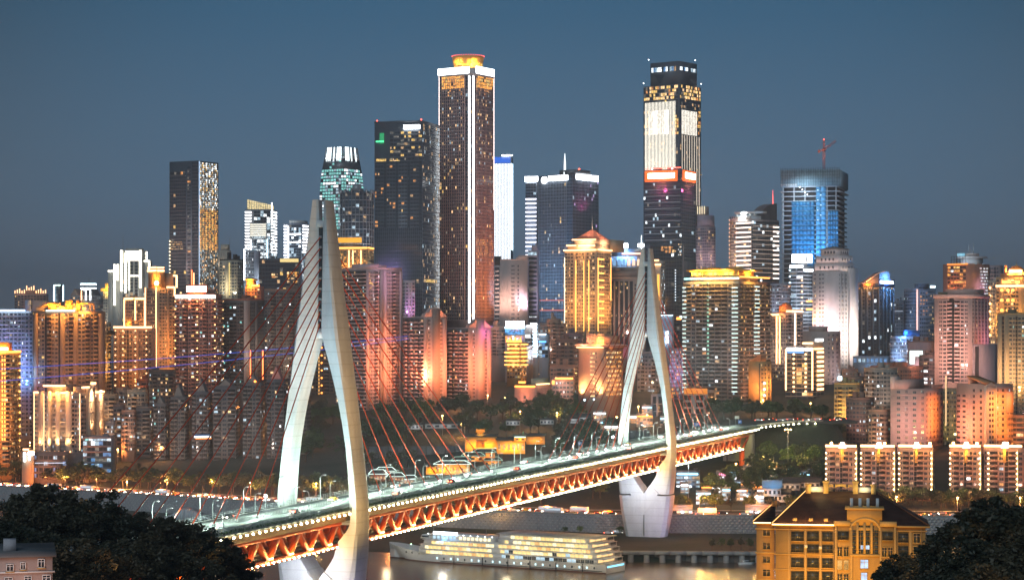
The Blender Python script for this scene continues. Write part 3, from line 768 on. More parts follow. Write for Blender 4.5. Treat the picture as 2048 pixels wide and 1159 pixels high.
    def sign(s, f, x0, x1, y0, y1, m=None, chars=0, out=1.3, name='roof_sign'):
        m = m or sign_white; ua, ub = s.u(f, x0), s.u(f, x1); um = (ua + ub) / 2; z1, z0 = s.z(y0, f, um), s.z(y1, f, um)
        if not chars:
            mb = MB(); s.boxes(mb, f, ua, ub, z0, z1, .1, out); mb.build(name, m, s.root)
        else:
            cw = (ub - ua) / chars
            for k in range(chars):
                mb = MB(); a = ua + cw * (k + .1); b = ua + cw * (k + .9); st = (z1 - z0)
                s.boxes(mb, f, [a, a, a, (a + b) / 2 - cw * .07, a], [b, b, a + cw * .16, (a + b) / 2 + cw * .07, b], [z0, z1 - st * .2, z0, z0, z0 + st * .42], [z0 + st * .18, z1, z1, z1, z0 + st * .6], .1, out)
                mb.build('sign_character', m, s.root)
        return s
    def dots(s, f, x, y0, y1, n, m=None, r=.55, out=.9, each=False, name='facade_lamp'):
        m = m or neon_warm; uu = s.u(f, x); mb = MB()
        for k in range(n):
            zz = s.z(y0 + (y1 - y0) * k / max(1, n - 1), f, uu)
            p = s.pt(f, uu, out, zz)
            if each: MB().ico(tuple(p), r).build(name, m, s.root)
            else: mb.ico(tuple(p), r)
        if not each: mb.build(name + 's', m, s.root, kind='stuff')
        return s
    def flood(s, f, col, L=.3, yt=None, yb=None, dist=None, z=None, n=1, cone=100, x=None, up=True):
        """unseen spot lamps added in the air before a face to wash it; L is the radiance wanted on the wall"""
        o, d, nn, Ln = s.fr(f); ua, ub = (0, Ln) if x is None else (s.u(f, x[0]), s.u(f, x[1]))
        z1 = s.H if yt is None else s.z(yt); z0 = (0 if s.yb is None else s.z(s.yb)) if yb is None else s.z(yb)
        h = z1 - z0; dist = dist * 1.25 if dist else max(10, .5 * h)
        for k in range(n):
            uu = ua + (ub - ua) * (k + .5) / n
            zl = z0 + 2 + (.16 * h if dist > 14 else 0) if up else z1 - 2
            tgt = z0 + h * (.45 if up else .55)
            p = s.pt(f, uu, dist, zl); q = s.pt(f, uu, 0, tgt)
            rr = math.dist(p, q); cosi = dist / rr
            E = math.pi * L / .32; I = E * rr * rr / cosi; P = min(I * 4 * math.pi, 1.5e6) / max(1, n * .75)
            lamp('floodlight', 'SPOT', tuple(p), P * .95, col, parent=s.root, target=tuple(q), cone=cone, size=1.0)
        return s
    def tier(s, x0, x1, y0, y1, z0, z1, m=None, chamfer=0, name='upper_block'):   # footprint in fractions
        return s.block(name, -s.LA * (1 - x0), -s.LA * (1 - x1), s.LB * y0, s.LB * y1, z0, z1, m, chamfer)
    def roof(s, n=3, h=4, parapet=True, m=None):
        mb = MB()
        if parapet:
            for a in ((-s.LA, 0, -.05, .35), (-s.LA, 0, s.LB - .35, s.LB + .05)): mb.box(a[0], a[1], a[2], a[3], s.H, s.H + 1.2)
            for a in ((-s.LA - .05, -s.LA + .35), (-.35, .05)): mb.box(a[0], a[1], .36, s.LB - .36, s.H, s.H + 1.2)
            mb.build('parapet', m or s.wall, s.root)
        for k in range(n):
            a = s.r.uniform(.08, .7) * s.LA; b = s.r.uniform(.1, .6) * s.LB; ww, dd, hh = s.r.uniform(.1, .26) * s.LA, s.r.uniform(.15, .35) * s.LB, h * s.r.uniform(.5, 1.2)
            q = MB(); q.box(-a - ww, -a, b, b + dd, s.H + .01 + k * .003, s.H + hh); q.box(-a - ww - .2, -a + .2, b - .2, b + dd + .2, s.H + hh + .002, s.H + hh + .35)
            q.build('stair_house' if k == 0 else 'roof_plant_room', m or s.wall, s.root)
        return s
    def mast(s, px, y0, y1, r=.35, m=None, f='A', out=-8, name='mast'):
        uu = s.u(f, px); p = s.pt(f, uu, out, s.H - 1); zt_ = s.z(y0, f, uu)
        q = MB(); q.tube([tuple(p), (p[0], p[1], s.H + (zt_ - s.H) * .6), (p[0], p[1], zt_)], [r, r * .7, r * .25], 6); q.build(name, m or metal_grey, s.root); return s
    def done(s):
        s.rel.build('floor_bands', s.relm if hasattr(s, 'relm') else s.wall, s.root, kind='stuff')
        s.win.build('window_panes', WINM, s.root, kind='stuff')
        return s
def hash_(t):
    h = 5381
    for c in t: h = (h * 33 + ord(c)) & 0x7fffffff
    return h
ORANGE = (1, .34, .07); AMBER = (1, .4, .09); PINK = (1, .3, .16); COOLW = (.7, .88, 1); VIO = (.7, .4, 1); GOLD = (1, .45, .1); WARMW = (1, .78, .5); BLUE = (.15, .45, 1); MAGENTA = (1, .1, .35)
# ============================================================ far skyline, west to east
stone = W((.42, .38, .33)); tan = W((.36, .29, .22)); brown = W((.2, .14, .11)); pinkw = W((.46, .33, .28)); greyw = W((.3, .3, .31)); white = W((.6, .59, .57))
darkg = mat_wall('curtain_frame', (.12, .135, .155), rough=.4, metal=.2); bluew = W((.34, .38, .46)); steel = mat_wall('steel_frame', (.16, .17, .18), rough=.4, metal=.5)
glit = W((.42, .36, .26), 'spark', rough=.35)

# --- slab tower with golden glittering side
t = Tower('slab_tower', 'grey slab tower with a golden glittering glass side and red lit lift shaft', 339, 396, 437, 321, 2300, darkg, yb=590)
t.relm = W((.16, .155, .16))
t.facade('A', 'g', 3.8, 2.6, .015, OFF, x=(339, 372), y=(345, 590)); t.facade('A', 'g', 3.8, 3.0, .6, [(AM, 1), (DI, 1)], x=(340, 370), y=(343, 350))
t.facade('A', 'w', 3.8, 5.5, .35, [(AM, 1), (DI, 2)], x=(374, 382), y=(332, 590), wx=.8); t.facade('A', 'g', 3.8, 2.6, .0, OFF, x=(384, 396), y=(322, 590))
t.facade('B', 'ggnw', 2.2, 1.5, .88, [(WB, 1), (YE, 1), (WH, 3), (DI, 4), (CO, 2), (WA, 1)], x=(399, 436), y=(326, 420), band=None)  # reflections in the glass side drawn as glowing panes
t.facade('B', 'ggnw', 2.2, 1.5, .9, [(GO, 5), (AM, 3), (YE, 3), (DI, 1.5)], x=(399, 436), y=(420, 500), band=None)
t.facade('B', 'ggw', 2.2, 1.5, .55, [(WB, 1), (CO, 2), (DI, 5), (AM, 1)], x=(399, 436), y=(500, 590), band=None)
t.strip('A', (384, 540), (384, 590), .8, neon_red); t.strip('A', (388, 545), (388, 590), .6, neon_warm); t.strip('B', (398, 322), (398, 590), .5, mat_emit('edge_glow', (.5, .7, 1), 1.2, False))
for y in range(332, 590, 7): pass
t.dots('A', 340.5, 482, 588, 16, mat_emit('spark', (1, .8, .5), 3, False), r=.9)
t.facade('A', 'n', 2.5, 2.2, .5, [(WB, 1), (GO, 1)], x=(341, 366), y=(482, 500), band=None)
t.flood('A', PINK, .05, x=(372, 384)); t.flood('A', (1, .95, .95), .05); t.flood('B', (1, .85, .6), .1); t.done()

t = Tower('banded_tower', 'white banded tower crowned by a slanting yellow lit glass box', 490, 541, 554, 418, 2500, greyw, yb=560)
t.facade('A', 'g', 3.7, 3.5, .28, COOL, x=(508, 540)); t.facade('B', 'g', 3.7, 3.5, .5, COOL)
m_ = mat_emit('band_white', (.95, .97, 1), 3.0, False)
for k in range(14): t.strip('A', (490, 424 + k * 6), (503, 424 + k * 6), 1.6, m_); t.strip('B', (542, 424 + k * 6.2), (553, 424 + k * 6.2), 1.5, m_)
crn = MB(); a0 = -t.LA * .93; crn.hexa([(x, y, z) for zz in (0, 1) for y in (2, t.LB - 2) for x, z in ((a0, t.H + .02 if not zz else t.z(398)), (-t.LA * .12, t.H + .02 if not zz else t.z(408)))])
crn.build('glass_crown', mat_emit('crown_yellow', (1, .8, .4), 1.0, True, .5), t.root)
c2 = MB()
for k in range(10):
    x = a0 + (t.LA * .81) * k / 9; c2.box(x - .2, x + .2, 1.6, 1.98, t.H, t.z(399 + k))
for k in range(4): c2.box(a0, -t.LA * .12, 1.5, 1.9, t.H + k * 2.4, t.H + k * 2.4 + .3)
c2.build('crown_frame', metal_grey, t.root)
t.block('drum', -t.LA * .78, -t.LA * .12, -6, -.3, t.z(478), t.z(446), white, chamfer=5)
for k in range(6): t.strip('A', (503, 449 + k * 4.4), (534, 449 + k * 4.4), 1.2, mat_emit('drum_glow', (1, .95, .8), 1.3, False), out=6.4)
t.strip('B', (543, 405), (543, 450), 1.5, neon_white); t.strip('A', (502, 480), (502, 555), 1.0, neon_cool); t.strip('A', (535, 478), (535, 555), .9, neon_cool)
t.facade('A', 'wwn', 3.2, 2.6, .55, COOL, y=(480, 560)); t.flood('A', COOLW, .12); t.done()

t = Tower('twin_banded_tower', 'smaller white banded tower with a pitched parapet beside the first cable', 567, 603, 618, 446, 2500, bluew, yb=560)
for k in range(11): t.strip('A', (568, 452 + k * 6.5), (575, 452 + k * 6.5), 2, m_)
for y in (468, 484): t.strip('A', (579, y), (602, y), 1.2, neon_white)
t.facade('A', 'g', 3.4, 3, .2, COOL, x=(578, 602)); t.facade('B', 'wg', 3.4, 3, .45, COOL); t.strip('A', (577, 452), (577, 540), 1.2, m_)
for k in range(9): t.strip('B', (605, 452 + k * 6.5), (616, 452 + k * 6.5), 2, m_)
t.block('parapet_gable', -t.LA * .7, -t.LA * .05, .5, t.LB - 1, t.H + .02, t.z(440), white); t.flood('A', COOLW, .1); t.done()

# --- tapered teal tower
t = Tower('tapered_tower', 'tapered tower with teal lit window grid and white crown behind the first pylon', 639, 688, 728, 400, 2600, steel, yb=470)
lv = [(640, 727, 400), (641, 726, 372), (644, 723, 342), (648, 718, 318), (652, 714, 306)]
px2 = lambda p: (p - 683.5) * 2600 / F
hw = [(l[1] - l[0]) / 2 * 2600 / F for l in lv]; zl = [t.z(l[2]) for l in lv]
base_h = hw[0]
cx, cy = -t.LA / 2, t.LB / 2
for i in range(len(lv) - 1):
    s0, s1 = hw[i] / base_h, hw[i + 1] / base_h
    mb = MB(); mb.hexa([(cx + (x - cx) * sc2, cy + (y - cy) * sc2, z) for z, sc2 in ((zl[i], s0), (zl[i + 1], s1)) for y in (0, t.LB) for x in (-t.LA, 0)]); mb.build('upper_block', steel, t.root)
tz = [z for z in np.arange(t.z(470), zl[-1] - 1, 3.9)]
wn = MB()
for z in tz:
    k = np.interp(z, zl, hw) / base_h if z > zl[0] else 1.0
    k2 = np.interp(z + 2.8, zl, hw) / base_h if z + 2.8 > zl[0] else 1.0
    for f, L in (('A', t.LA), ('B', t.LB)):
        for j in range(9):
            if t.r.random() < (.12 if abs(z - t.z(330)) > 5 else .9): continue
            q = []
            for zz, kk, jj in ((z, k, j + .08), (z, k, j + .92), (z + 2.6, k2, j + .92), (z + 2.6, k2, j + .08)):
                u = L * jj / 9
                x, y = (-t.LA + u, -.25) if f == 'A' else (.25, u)
                q.append((cx + (x - cx) * kk, cy + (y - cy) * kk, zz))
            wn.add(q, [[0, 1, 2, 3]], int(t.r.choice([TE, TE, TE, CO, WH])))
wn.build('window_panes', WINM, t.root, kind='stuff')
for f in 'AB':
    for j in range(11):
        u = (t.LA if f == 'A' else t.LB) * (j + .5) / 11; kk = hw[-1] / base_h; k1 = hw[-2] / base_h
        x, y = (-t.LA + u, -.4) if f == 'A' else (.4, u)
        mb = MB(); mb.beam((cx + (x - cx) * k1 * .99, cy + (y - cy) * k1 * .99, t.z(320)), (cx + (x - cx) * kk, cy + (y - cy) * kk, t.z(292)), .9, 1.2)
        mb.build('crown_fin', mat_emit('crown_fin_lit', (.85, .97, 1), 2.4) if j in (1, 2, 3, 5, 8) or f == 'A' and j % 2 else metal_grey, t.root)
t.done()

# --- round grey glass tower with a ruff of roof blades
o = empty('round_tower', (0, 0, 0), label='rounded grey glass tower with a ragged roof crown beside the dark office tower', cat='building')
c = P(711, 470, 2290); zb_ = zt1(c.x, c.y) - 1; o.location = (c.x, c.y + 18, zb_); rad = 34 * 2290 / F
zz = lambda y: HC + (HY - y) * 2290 / F - zb_
mb = MB(); N_ = 28; circ = lambda r, a0=0: [(r * math.cos(2 * math.pi * k / N_ + a0), r * math.sin(2 * math.pi * k / N_ + a0)) for k in range(N_)]
mb.prism(circ(rad), 0, zz(388)); smooth(mb.build('wall', darkg, o), 20)
MB().prism(circ(rad * .86), zz(388), zz(381), top=.9).build('upper_block', darkg, o)
MB().prism(circ(rad * .3), zz(381), zz(366), top=.8).build('lantern', metal_grey, o)
fr_, pn = MB(), MB()
rs = np.random.default_rng(4)
for k in range(N_):
    a = 2 * math.pi * k / N_; a2 = 2 * math.pi * (k + 1) / N_
    fr_.beam((rad * 1.012 * math.cos(a), rad * 1.012 * math.sin(a), zz(560)), (rad * 1.012 * math.cos(a), rad * 1.012 * math.sin(a), zz(387)), .5, .5)
    for z in np.arange(zz(560), zz(390), 3.9):
        q = [(rad * 1.006 * math.cos(b), rad * 1.006 * math.sin(b), h) for b, h in ((a + .02, z + .4), (a2 - .02, z + .4), (a2 - .02, z + 3.4), (a + .02, z + 3.4))]
        pn.add(q, [[0, 1, 2, 3]], int(rs.choice([GL, GB, DI, CO, WA], p=[.62, .2, .09, .06, .03])))
    if k % 2 == 0: MB().beam((rad * .9 * math.cos(a), rad * .9 * math.sin(a), zz(389)), (rad * 1.02 * math.cos(a), rad * 1.02 * math.sin(a), zz(378)), .5, 3).build('roof_blade', metal_grey, o)
for z in np.arange(zz(560), zz(388), 7.8):
    MB().prism(circ(rad * 1.018), z - .3, z + .3).build('floor_ring', mat_wall('ring_metal', (.4, .42, .45), rough=.4), o)
fr_.build('mullions', metal_grey, o, kind='stuff'); pn.build('window_panes', WINM, o, kind='stuff')
lamp('floodlight', 'SPOT', (8, -55, zz(560)), 60000, (.9, .92, 1), parent=o, target=(4, -rad, zz(440)), cone=80)

# --- dark office tower with white roof sign
t = Tower('office_tower', 'dark office tower with scattered amber windows and a white roof sign', 749, 845, 879, 243, 2200, darkg, yb=640, aspect=1.1)
t.facade('A', 'wwwd', 3.9, 3.4, .1, [(AM, 3), (WA, 2), (YE, 1)], x=(750, 844), y=(322, 455), band=(.15, .3), wz=.6, wx=.85); t.facade('A', 'www', 3.9, 3.4, .28, [(YE, 2), (WA, 2), (DI, 3)], x=(780, 844), y=(262, 322), band=(.15, .3), wz=.6, wx=.85)
t.facade('A', 'd', 3.9, 2.2, .0, OFF, x=(750, 844), y=(455, 640)); t.mullions('A', 2.2, .3, y=(455, 640))
t.facade('A', 'g', 3.9, 3.6, .8, [(YE, 3), (WB, 1)], x=(752, 800), y=(317, 323)); t.facade('A', 'g', 3.9, 3.6, .85, [(YE, 2), (WA, 2)], x=(832, 844), y=(558, 566))
t.facade('B', 'g', 3.9, 3.0, .09, [(DI, 3), (CO, 1), (WA, 1)], band=(.15, .35)); t.facade('B', 'g', 3.9, 3.2, .8, [(YE, 2), (WB, 1)], x=(848, 874), y=(558, 566))
t.sign('A', 808, 840, 250, 258); t.block('side_wing', -t.LA - .5, -t.LA * .93, 0, t.LB * .6, t.H - .01, t.H + 1.5)
MB().box(-t.LA * .89, -t.LA * .80, -.6, 3, t.z(285), t.z(264)).build('green_lit_recess', mat_emit('green_glow', (.05, 1, .35), .35), t.root)
t.strip('A', (752, 283), (768, 283), 1.6, mat_emit('green_neon', (.1, 1, .4), 1.6)); MB().ico((-t.LA * .96, 2, t.H + 2.2), .9).build('beacon', red_beacon, t.root); MB().ico((-2, 2, t.H + 2.2), .9).build('beacon', red_beacon, t.root)
t.roof(2, 5); t.flood('A', COOLW, .03, x=(800, 845)); t.done()

# --- tallest tower with golden drum crown
t = Tower('tallest_tower', 'tallest tower, white lit roof band, golden drum crown and bright white corner line', 878, 943, 988, 150, 2300, W((.26, .16, .14), 'red'), yb=660, aspect=1.05)
t.relm = W((.5, .31, .27), 'redgrid')
for f, xa in (('A', (884, 929)), ('B', (952, 986))):
    t.facade(f, 'g', 3.7, 2.5, .05, OFF, x=xa, y=(152, 640), band=(.3, .9)); t.mullions(f, 2.5, .75, x=xa, y=(152, 640), out=.5)
    t.facade(f, 'g', 3.7, 2.5, .97, [(GO, 4), (AM, 1), (YE, 1)], x=xa, y=(152, 178), out=.45, band=None)
    t.facade(f, 'g', 3.7, 2.5, .4, [(AM, 1), (DI, 1)], x=xa, y=(176, 192), out=.04, band=None)
    t.facade(f, 'g', 3.7, 2.5, .1, [(WA, 2), (WB, 1), (CO, 1)], x=xa, y=(192, 330), out=.03, band=None)
t.facade('A', 'g', 3.7, 2.6, .03, OFF, x=(931, 943), y=(152, 640)); t.facade('B', 'g', 3.7, 2.6, .03, OFF, x=(944, 951), y=(152, 640)); t.facade('A', 'g', 3.7, 2.6, .02, OFF, x=(879, 884), y=(152, 640))
t.facade('B', 'g', 3.7, 2.5, .55, [(AM, 3), (WA, 1)], x=(952, 986), y=(478, 512), out=.04, band=None)
cap = t.H
t.block('roof_band', -t.LA - .6, .6, -.6, t.LB + .6, cap + .01, t.z(135), white)
t.sign('A', 877, 939, 136, 149, mat_emit('crown_band', (.93, .98, 1), 6), name='lit_crown_band'); t.sign('B', 951, 987, 136, 150, mat_emit('crown_band', (.93, .98, 1), 6), name='lit_crown_band')
t.strip('A', (939, 152), (939, 645), 1.5, neon_white, out=1.0); t.strip('B', (946, 152), (946, 645), 1.5, neon_white, out=1.0)
t.strip('A', (878.6, 152), (878.6, 500), .45, mat_emit('edge_line', (1, .8, .75), 2.5)); t.strip('B', (987.3, 152), (987.3, 420), .45, mat_emit('edge_line', (1, .8, .75), 2.5))
gc = (-t.LA * .42, t.LB * .45); zz = lambda y: t.z(y)
gold_lit = W((.62, .38, .1), 'gold', rough=.35); cyl = lambda r: [(gc[0] + r * math.cos(2 * math.pi * k / 24), gc[1] + r * math.sin(2 * math.pi * k / 24)) for k in range(24)]
sc3 = 2300 / F
for nm, r0, ya, yb_, tp in (('drum', 25, 135, 124, 1.0), ('drum', 27, 124, 121, 1.05), ('flared_rim', 27.5, 121, 112, 1.14), ('top_disc', 32, 112, 108, 1.0)):
    smooth(MB().prism(cyl(r0 * sc3), zz(ya), zz(yb_), top=tp).build(nm, gold_lit, t.root), 30)
for k in range(24):
    a = 2 * math.pi * k / 24; MB().beam((gc[0] + 26 * sc3 * math.cos(a), gc[1] + 26 * sc3 * math.sin(a), zz(135)), (gc[0] + 31.5 * sc3 * math.cos(a), gc[1] + 31.5 * sc3 * math.sin(a), zz(112)), .5, .7).build('drum_rib', gold_lit, t.root)
mb = MB()
for k in range(40): a = 2 * math.pi * k / 40; mb.ico((gc[0] + 32.4 * sc3 * math.cos(a), gc[1] + 32.4 * sc3 * math.sin(a), zz(107)), .4)
mb.build('rim_lamps', red_beacon, t.root, kind='stuff')
MB().tube([(gc[0], gc[1], zz(108)), (gc[0], gc[1], zz(105))], 3 * sc3, 10).build('lantern', gold_lit, t.root)
for k in range(6):
    a = 2 * math.pi * (k + .4) / 6; R = 40 * sc3; q = (gc[0] + R * math.cos(a), gc[1] + R * math.sin(a))
    lamp('crown_light', 'SPOT', (q[0], q[1], zz(134.5)), 62000, (1, .55, .1), parent=t.root, target=(gc[0], gc[1], zz(118)), cone=100)
t.flood('B', ORANGE, .16, yt=480, yb=660, n=2); t.flood('A', VIO, .02); t.flood('B', PINK, .05); t.done()

t = Tower('fin_tower', 'slim bluish white tower of glowing vertical fins with blue top', 989, 1021, 1026, 313, 2600, W((.25, .3, .38)), yb=530)
t.facade('A', 'd', 3.6, 2, 0); t.fins('A', 11, (990, 1020), (327, 560), mat_emit('fin_white', (.88, .94, 1), 2.6), w=.8); t.fins('B', 2, (1022, 1025), (327, 500), neon_cool, w=.7)
t.sign('A', 989, 1021, 314, 326, mat_emit('blue_band', (.03, .16, .8), 1.0), out=.5, name='blue_band'); t.sign('A', 1004, 1025, 309.5, 312, sign_white); t.done()

# --- three part office block with white signs and pale mast
t = Tower('stripe_tower', 'pale tower with white horizontal light lines, left of the tower with round logo', 1051, 1072, 1077, 364, 2420, bluew, yb=540)
for k in range(17): t.strip('A', (1051, 398 + k * 8.6), (1073, 398 + k * 8.6), 1.5, mat_emit('line_violet', (.86, .86, 1), 2.2, False))
t.facade('A', 'g', 3.4, 3, .1, COOL, y=(366, 396)); t.sign('A', 1050, 1076, 353, 363, chars=0); t.done()
t = Tower('logo_tower', 'blue grey tower with round white logo, wide white signs and a pale mast', 1076, 1145, 1197, 348, 2350, darkg, yb=680)
t.relm = W((.2, .24, .3), 'blueframe')
t.facade('A', 'g', 3.7, 2.2, .03, OFF, x=(1077, 1132)); t.mullions('A', 2.2, .5, x=(1077, 1132)); t.facade('A', 'g', 3.7, 5, 0, x=(1133, 1145), base=GB)
t.facade('B', 'g', 3.7, 2.6, .03, [(CO, 1), (VI, 1)], base=GL); t.mullions('B', 2.6, .45)
mb = MB(); u_ = t.u('A', 1090); p = t.pt('A', u_, .8, t.z(357)); mb.tube([tuple(p), (p[0], p[1] - 1, p[2])], 7 * 2350 / F, 24); mb.build('round_logo', sign_white, t.root)
t.sign('A', 1098, 1136, 351, 361); t.sign('B', 1152, 1195, 350, 361)
t.block('roof_crown', -t.LA * .45, t.LB * 0 - .5, t.LB * .1, t.LB * .7, t.H + .02, t.z(338), steel)
t.mast(1123, 306, 338, 1.6, mat_emit('mast_glow', (.9, .97, 1), 1.6), out=-6)
t.dots('B', 1164, 338, 338, 3, red_beacon, 1.2, out=-4)
t.flood('A', (.35, .65, 1), .14, n=2); t.flood('B', MAGENTA, .12, yt=420, yb=350, up=False, x=(1146, 1180), dist=10, cone=120); t.flood('B', MAGENTA, .07, yt=690, yb=600, x=(1146, 1195))
for y in (600, 620): t.strip('A', (1078, y), (1130, y), 1.1, mat_emit('red_line', (1, .15, .05), .7, False))
t.done()

# --- tall stepped glass tower behind the red sign
t = Tower('stepped_glass_tower', 'very tall glass tower with vertical light fins, lit white panels and dark set back top', 1287, 1358, 1402, 168, 2500, darkg, yb=420)
t.relm = steel
for f, xs_ in (('A', (1288, 1356)), ('B', (1360, 1401))):
    t.facade(f, 'g', 3.8, 2.6, .72, [(YE, 2), (WB, 3), (AM, 1), (DI, 2)], x=xs_, y=(172, 200), band=(.2, .9)); t.facade(f, 'g', 3.8, 2.6, .03, OFF, x=xs_, y=(200, 206))
    t.facade(f, 'g', 3.8, 2.6, .1, [(DI, 3), (WA, 1)], x=xs_, y=(206, 420), band=(.15, .4))
    t.facade(f, 'g', 3.8, 2.6, .7, [(YE, 2), (WA, 2), (AM, 2)], x=(1343, 1357) if f == 'A' else (1391, 1401), y=(222, 270), out=.05, band=None)
t.facade('A', 'g', 3.8, 2.6, .7, [(YE, 2), (WA, 2)], x=(1288, 1298), y=(222, 270), out=.05, band=None)
t.fins('A', 22, (1291, 1350), (204, 345), mat_emit('fin_pale', (1, .93, .78), 2.0, False), w=.5); t.fins('B', 8, (1364, 1398), (272, 410), mat_emit('fin_dim', (1, .85, .68), .8, False), w=.9)
pw_ = mat_emit('panel_white', (1, .93, .8), 1.25, True, .35); t.fins('A', 13, (1299.5, 1338), (221, 269), pw_, w=1.45, out=.8); t.fins('B', 10, (1364, 1392), (222, 270), pw_, w=1.5, out=.8)
ux = lambda px: -t.LA + t.u('A', px)
cr_ = t.block('upper_block', ux(1298), -1.5, 3, t.LB * .86, t.H + .01, t.z(121), darkg)
for nm, fx in (('crown_window', 0),):
    q = MB()
    for k in range(12):
        a = ux(1300) + (ux(1349) - ux(1300)) * k / 12; q.box(a + .3, a + 3.0, 2.6, 2.95, t.z(140), t.z(131), int(t.r.choice([WH, WA, CO, BL, GL])))
        b = 4 + (t.LB * .82 - 4) * k / 12; q.box(-1.45, -1.1, b + .3, b + 2.4, t.z(139), t.z(132), int(t.r.choice([BL, CO, CO, GB, WH])))
    q.build('crown_windows', WINM, t.root, kind='stuff')
    q = MB(); w0, w1, zc = ux(1307), ux(1327), t.z(146)
    q.add([(w0, 2.7, zc), (w1, 2.7, zc), ((w0 + w1) / 2, 2.7, t.z(164)), (w0, 2.95, zc), (w1, 2.95, zc), ((w0 + w1) / 2, 2.95, t.z(164))], [(0, 2, 1), (3, 4, 5)]); q.add([(0, 0, 0)] * 0 or [(w0, 2.7, zc), (w1, 2.7, zc), (w1, 2.95, zc), (w0, 2.95, zc)], [[0, 1, 2, 3]])
    q.build('wedge_panel', glass, t.root)
for x, y in ((1288, 167), (1401, 168), (1298, 120), (1389, 121)): t.dots('A' if x < 1357 else 'B', x, y, y, 1, neon_white, .7)
lamp('floodlight', 'SPOT', (ux(1320), -30, t.z(420)), 350000, (1, .85, .65), parent=t.root, target=(ux(1322), 0, t.z(300)), cone=70)
t.done()

t = Tower('red_sign_tower', 'dark tower with glowing orange red roof signs below the tall finned tower', 1287, 1363, 1391, 340, 2300, darkg, yb=500)
t.relm = W((.17, .16, .19), 'violetframe')
t.facade('A', 'gg', 3.7, 2.1, .04, COOL, band=(.25, .5)); t.facade('B', 'g', 3.7, 6, .01, COOL, band=(.1, .2))
for k in range(14): t.strip('A', (1290, 380 + k * 12.5), (1361, 379 + k * 12.5), .7, mat_emit('sill_glow', (.8, .85, 1), .16, False))
rb = mat_emit('sign_board_orange', (1, .14, .015), 1.6)
t.sign('A', 1290, 1355, 341, 363, rb, out=.8, name='sign_board'); t.sign('A', 1297, 1350, 346, 357, mat_emit('sign_red_core', (1, .8, .62), 7), out=1.9)
t.sign('B', 1365, 1390, 342, 364, rb, out=.8, name='sign_board'); t.sign('B', 1369, 1388, 346, 358, mat_emit('sign_red_core', (1, .8, .62), 7), out=1.9)
for f, x in (('A', (1290, 1360)), ('B', (1364, 1390))):
    for yy, p_ in ((352, 30000),):
        uu = (t.u(f, x[0]) + t.u(f, x[1])) / 2; lamp('sign_light', 'POINT', tuple(t.pt(f, uu, 5, t.z(352))), 14000, (1, .28, .06), parent=t.root, size=2)
        lamp('sign_light', 'POINT', tuple(t.pt(f, uu, 9, t.z(378))), 5000, MAGENTA, parent=t.root, size=2)
t.strip('A', (1291, 337), (1362, 335.5), .8, red_beacon); t.dots('A', 1305, 338, 338, 1, neon_white, .9); t.dots('A', 1345, 337, 337, 1, neon_white, .9)
t.roof(2, 4); t.done()
for k in range(5): pass

t = Tower('deco_tower', 'stepped mauve stone tower with a small lit crown beside the red sign tower', 1392, 1413, 1431, 452, 2440, W((.4, .33, .36)), yb=545)
t.facade('A', 'w', 3.4, 3, .12, OFF); t.facade('B', 'w', 3.4, 3, .12, OFF); 
t.tier(.05, .95, .05, .95, t.H + .01, t.z(430)); t.tier(.1, .62, .1, .7, t.z(430) + .01, t.z(412), W((.55, .45, .36)))
t.fins('A', 4, (1395, 1409), (412, 428), mat_emit('crown_cream', (1, .85, .55), 1.6), w=.7, out=.2); t.flood('A', (1, .7, .75), .14); t.flood('B', (1, .7, .75), .14); t.done()

# --- round cornered tower with warm floor lines, dark vault beside it
t = Tower('curved_tower', 'round cornered tower wrapped in pink white floor lines with a pale open roof', 1459, 1503, 1558, 438, 2300, W((.42, .35, .32)), yb=560, aspect=1.4)
m_ = mat_emit('floor_line_pink', (1, .8, .68), 2.4)
for k in range(13): t.strip('A', (1473, 446 + k * 9.3), (1502, 446 + k * 9.3), 1.5, m_, out=1.2)
for k in range(12): t.strip('B', (1546, 454 + k * 9.3), (1557, 454 + k * 9.3), 1.5, m_, out=1.0)
for k in range(12): t.strip('B', (1505, 452 + k * 9.3), (1545, 452 + k * 9.3), .5, mat_emit('floor_line_dim', (1, .75, .6), .5, False), out=.6)
t.facade('A', 'w', 3.4, 3.4, .12, WARM, x=(1460, 1472)); t.facade('A', 'g', 3.4, 3.4, .1, WARM, x=(1473, 1502)); t.facade('B', 'g', 3.4, 3.4, .05, COOL)
t.block('roof_drum', -t.LA - .5, -.5, 0, t.LB * .45, t.H + .01, t.z(431), white, chamfer=4); t.facade('A', 'w', 4, 3, 0, y=(431, 438), base=DK)
t.block('roof_canopy', -t.LA * .72, 8, -1, t.LB * .35, t.z(426), t.z(422.5), white); 
for k in range(5): t.block('canopy_post', -t.LA * .7 + k * t.LA * .2, -t.LA * .7 + k * t.LA * .2 + 1, 1, 2, t.z(431) + .01, t.z(426) - .01, white)
lamp('roof_light', 'POINT', (-t.LA * .35, -3, t.z(428)), 9000, (.9, 1, .95), parent=t.root)
t.dots('A', 1459.6, 440, 556, 15, neon_warm, .5)
v = MB(); n_ = 12; x0_, x1_ = 1, t.LB * .55
arc = [(math.cos(a), math.sin(a)) for a in np.linspace(0, math.pi / 2, n_)]
prof = [(t.LB * .95 - t.LB * .62 * c_, t.H + (t.z(404) - t.H) * s_) for c_, s_ in arc]
vv = [(x, y, z) for x in (-14, -1) for y, z in prof] + [(x, t.LB * .95, t.H) for x in (-14, -1)]
v.add(vv, [(k, k + 1, n_ + k + 1, n_ + k) for k in range(n_ - 1)]); v.add(vv, [(k, k + 1, 2 * n_) for k in range(n_ - 1)]); v.add(vv, [(n_ + k, n_ + k + 1, 2 * n_ + 1) for k in range(n_ - 1)])
v.build('glass_vault', steel, t.root)
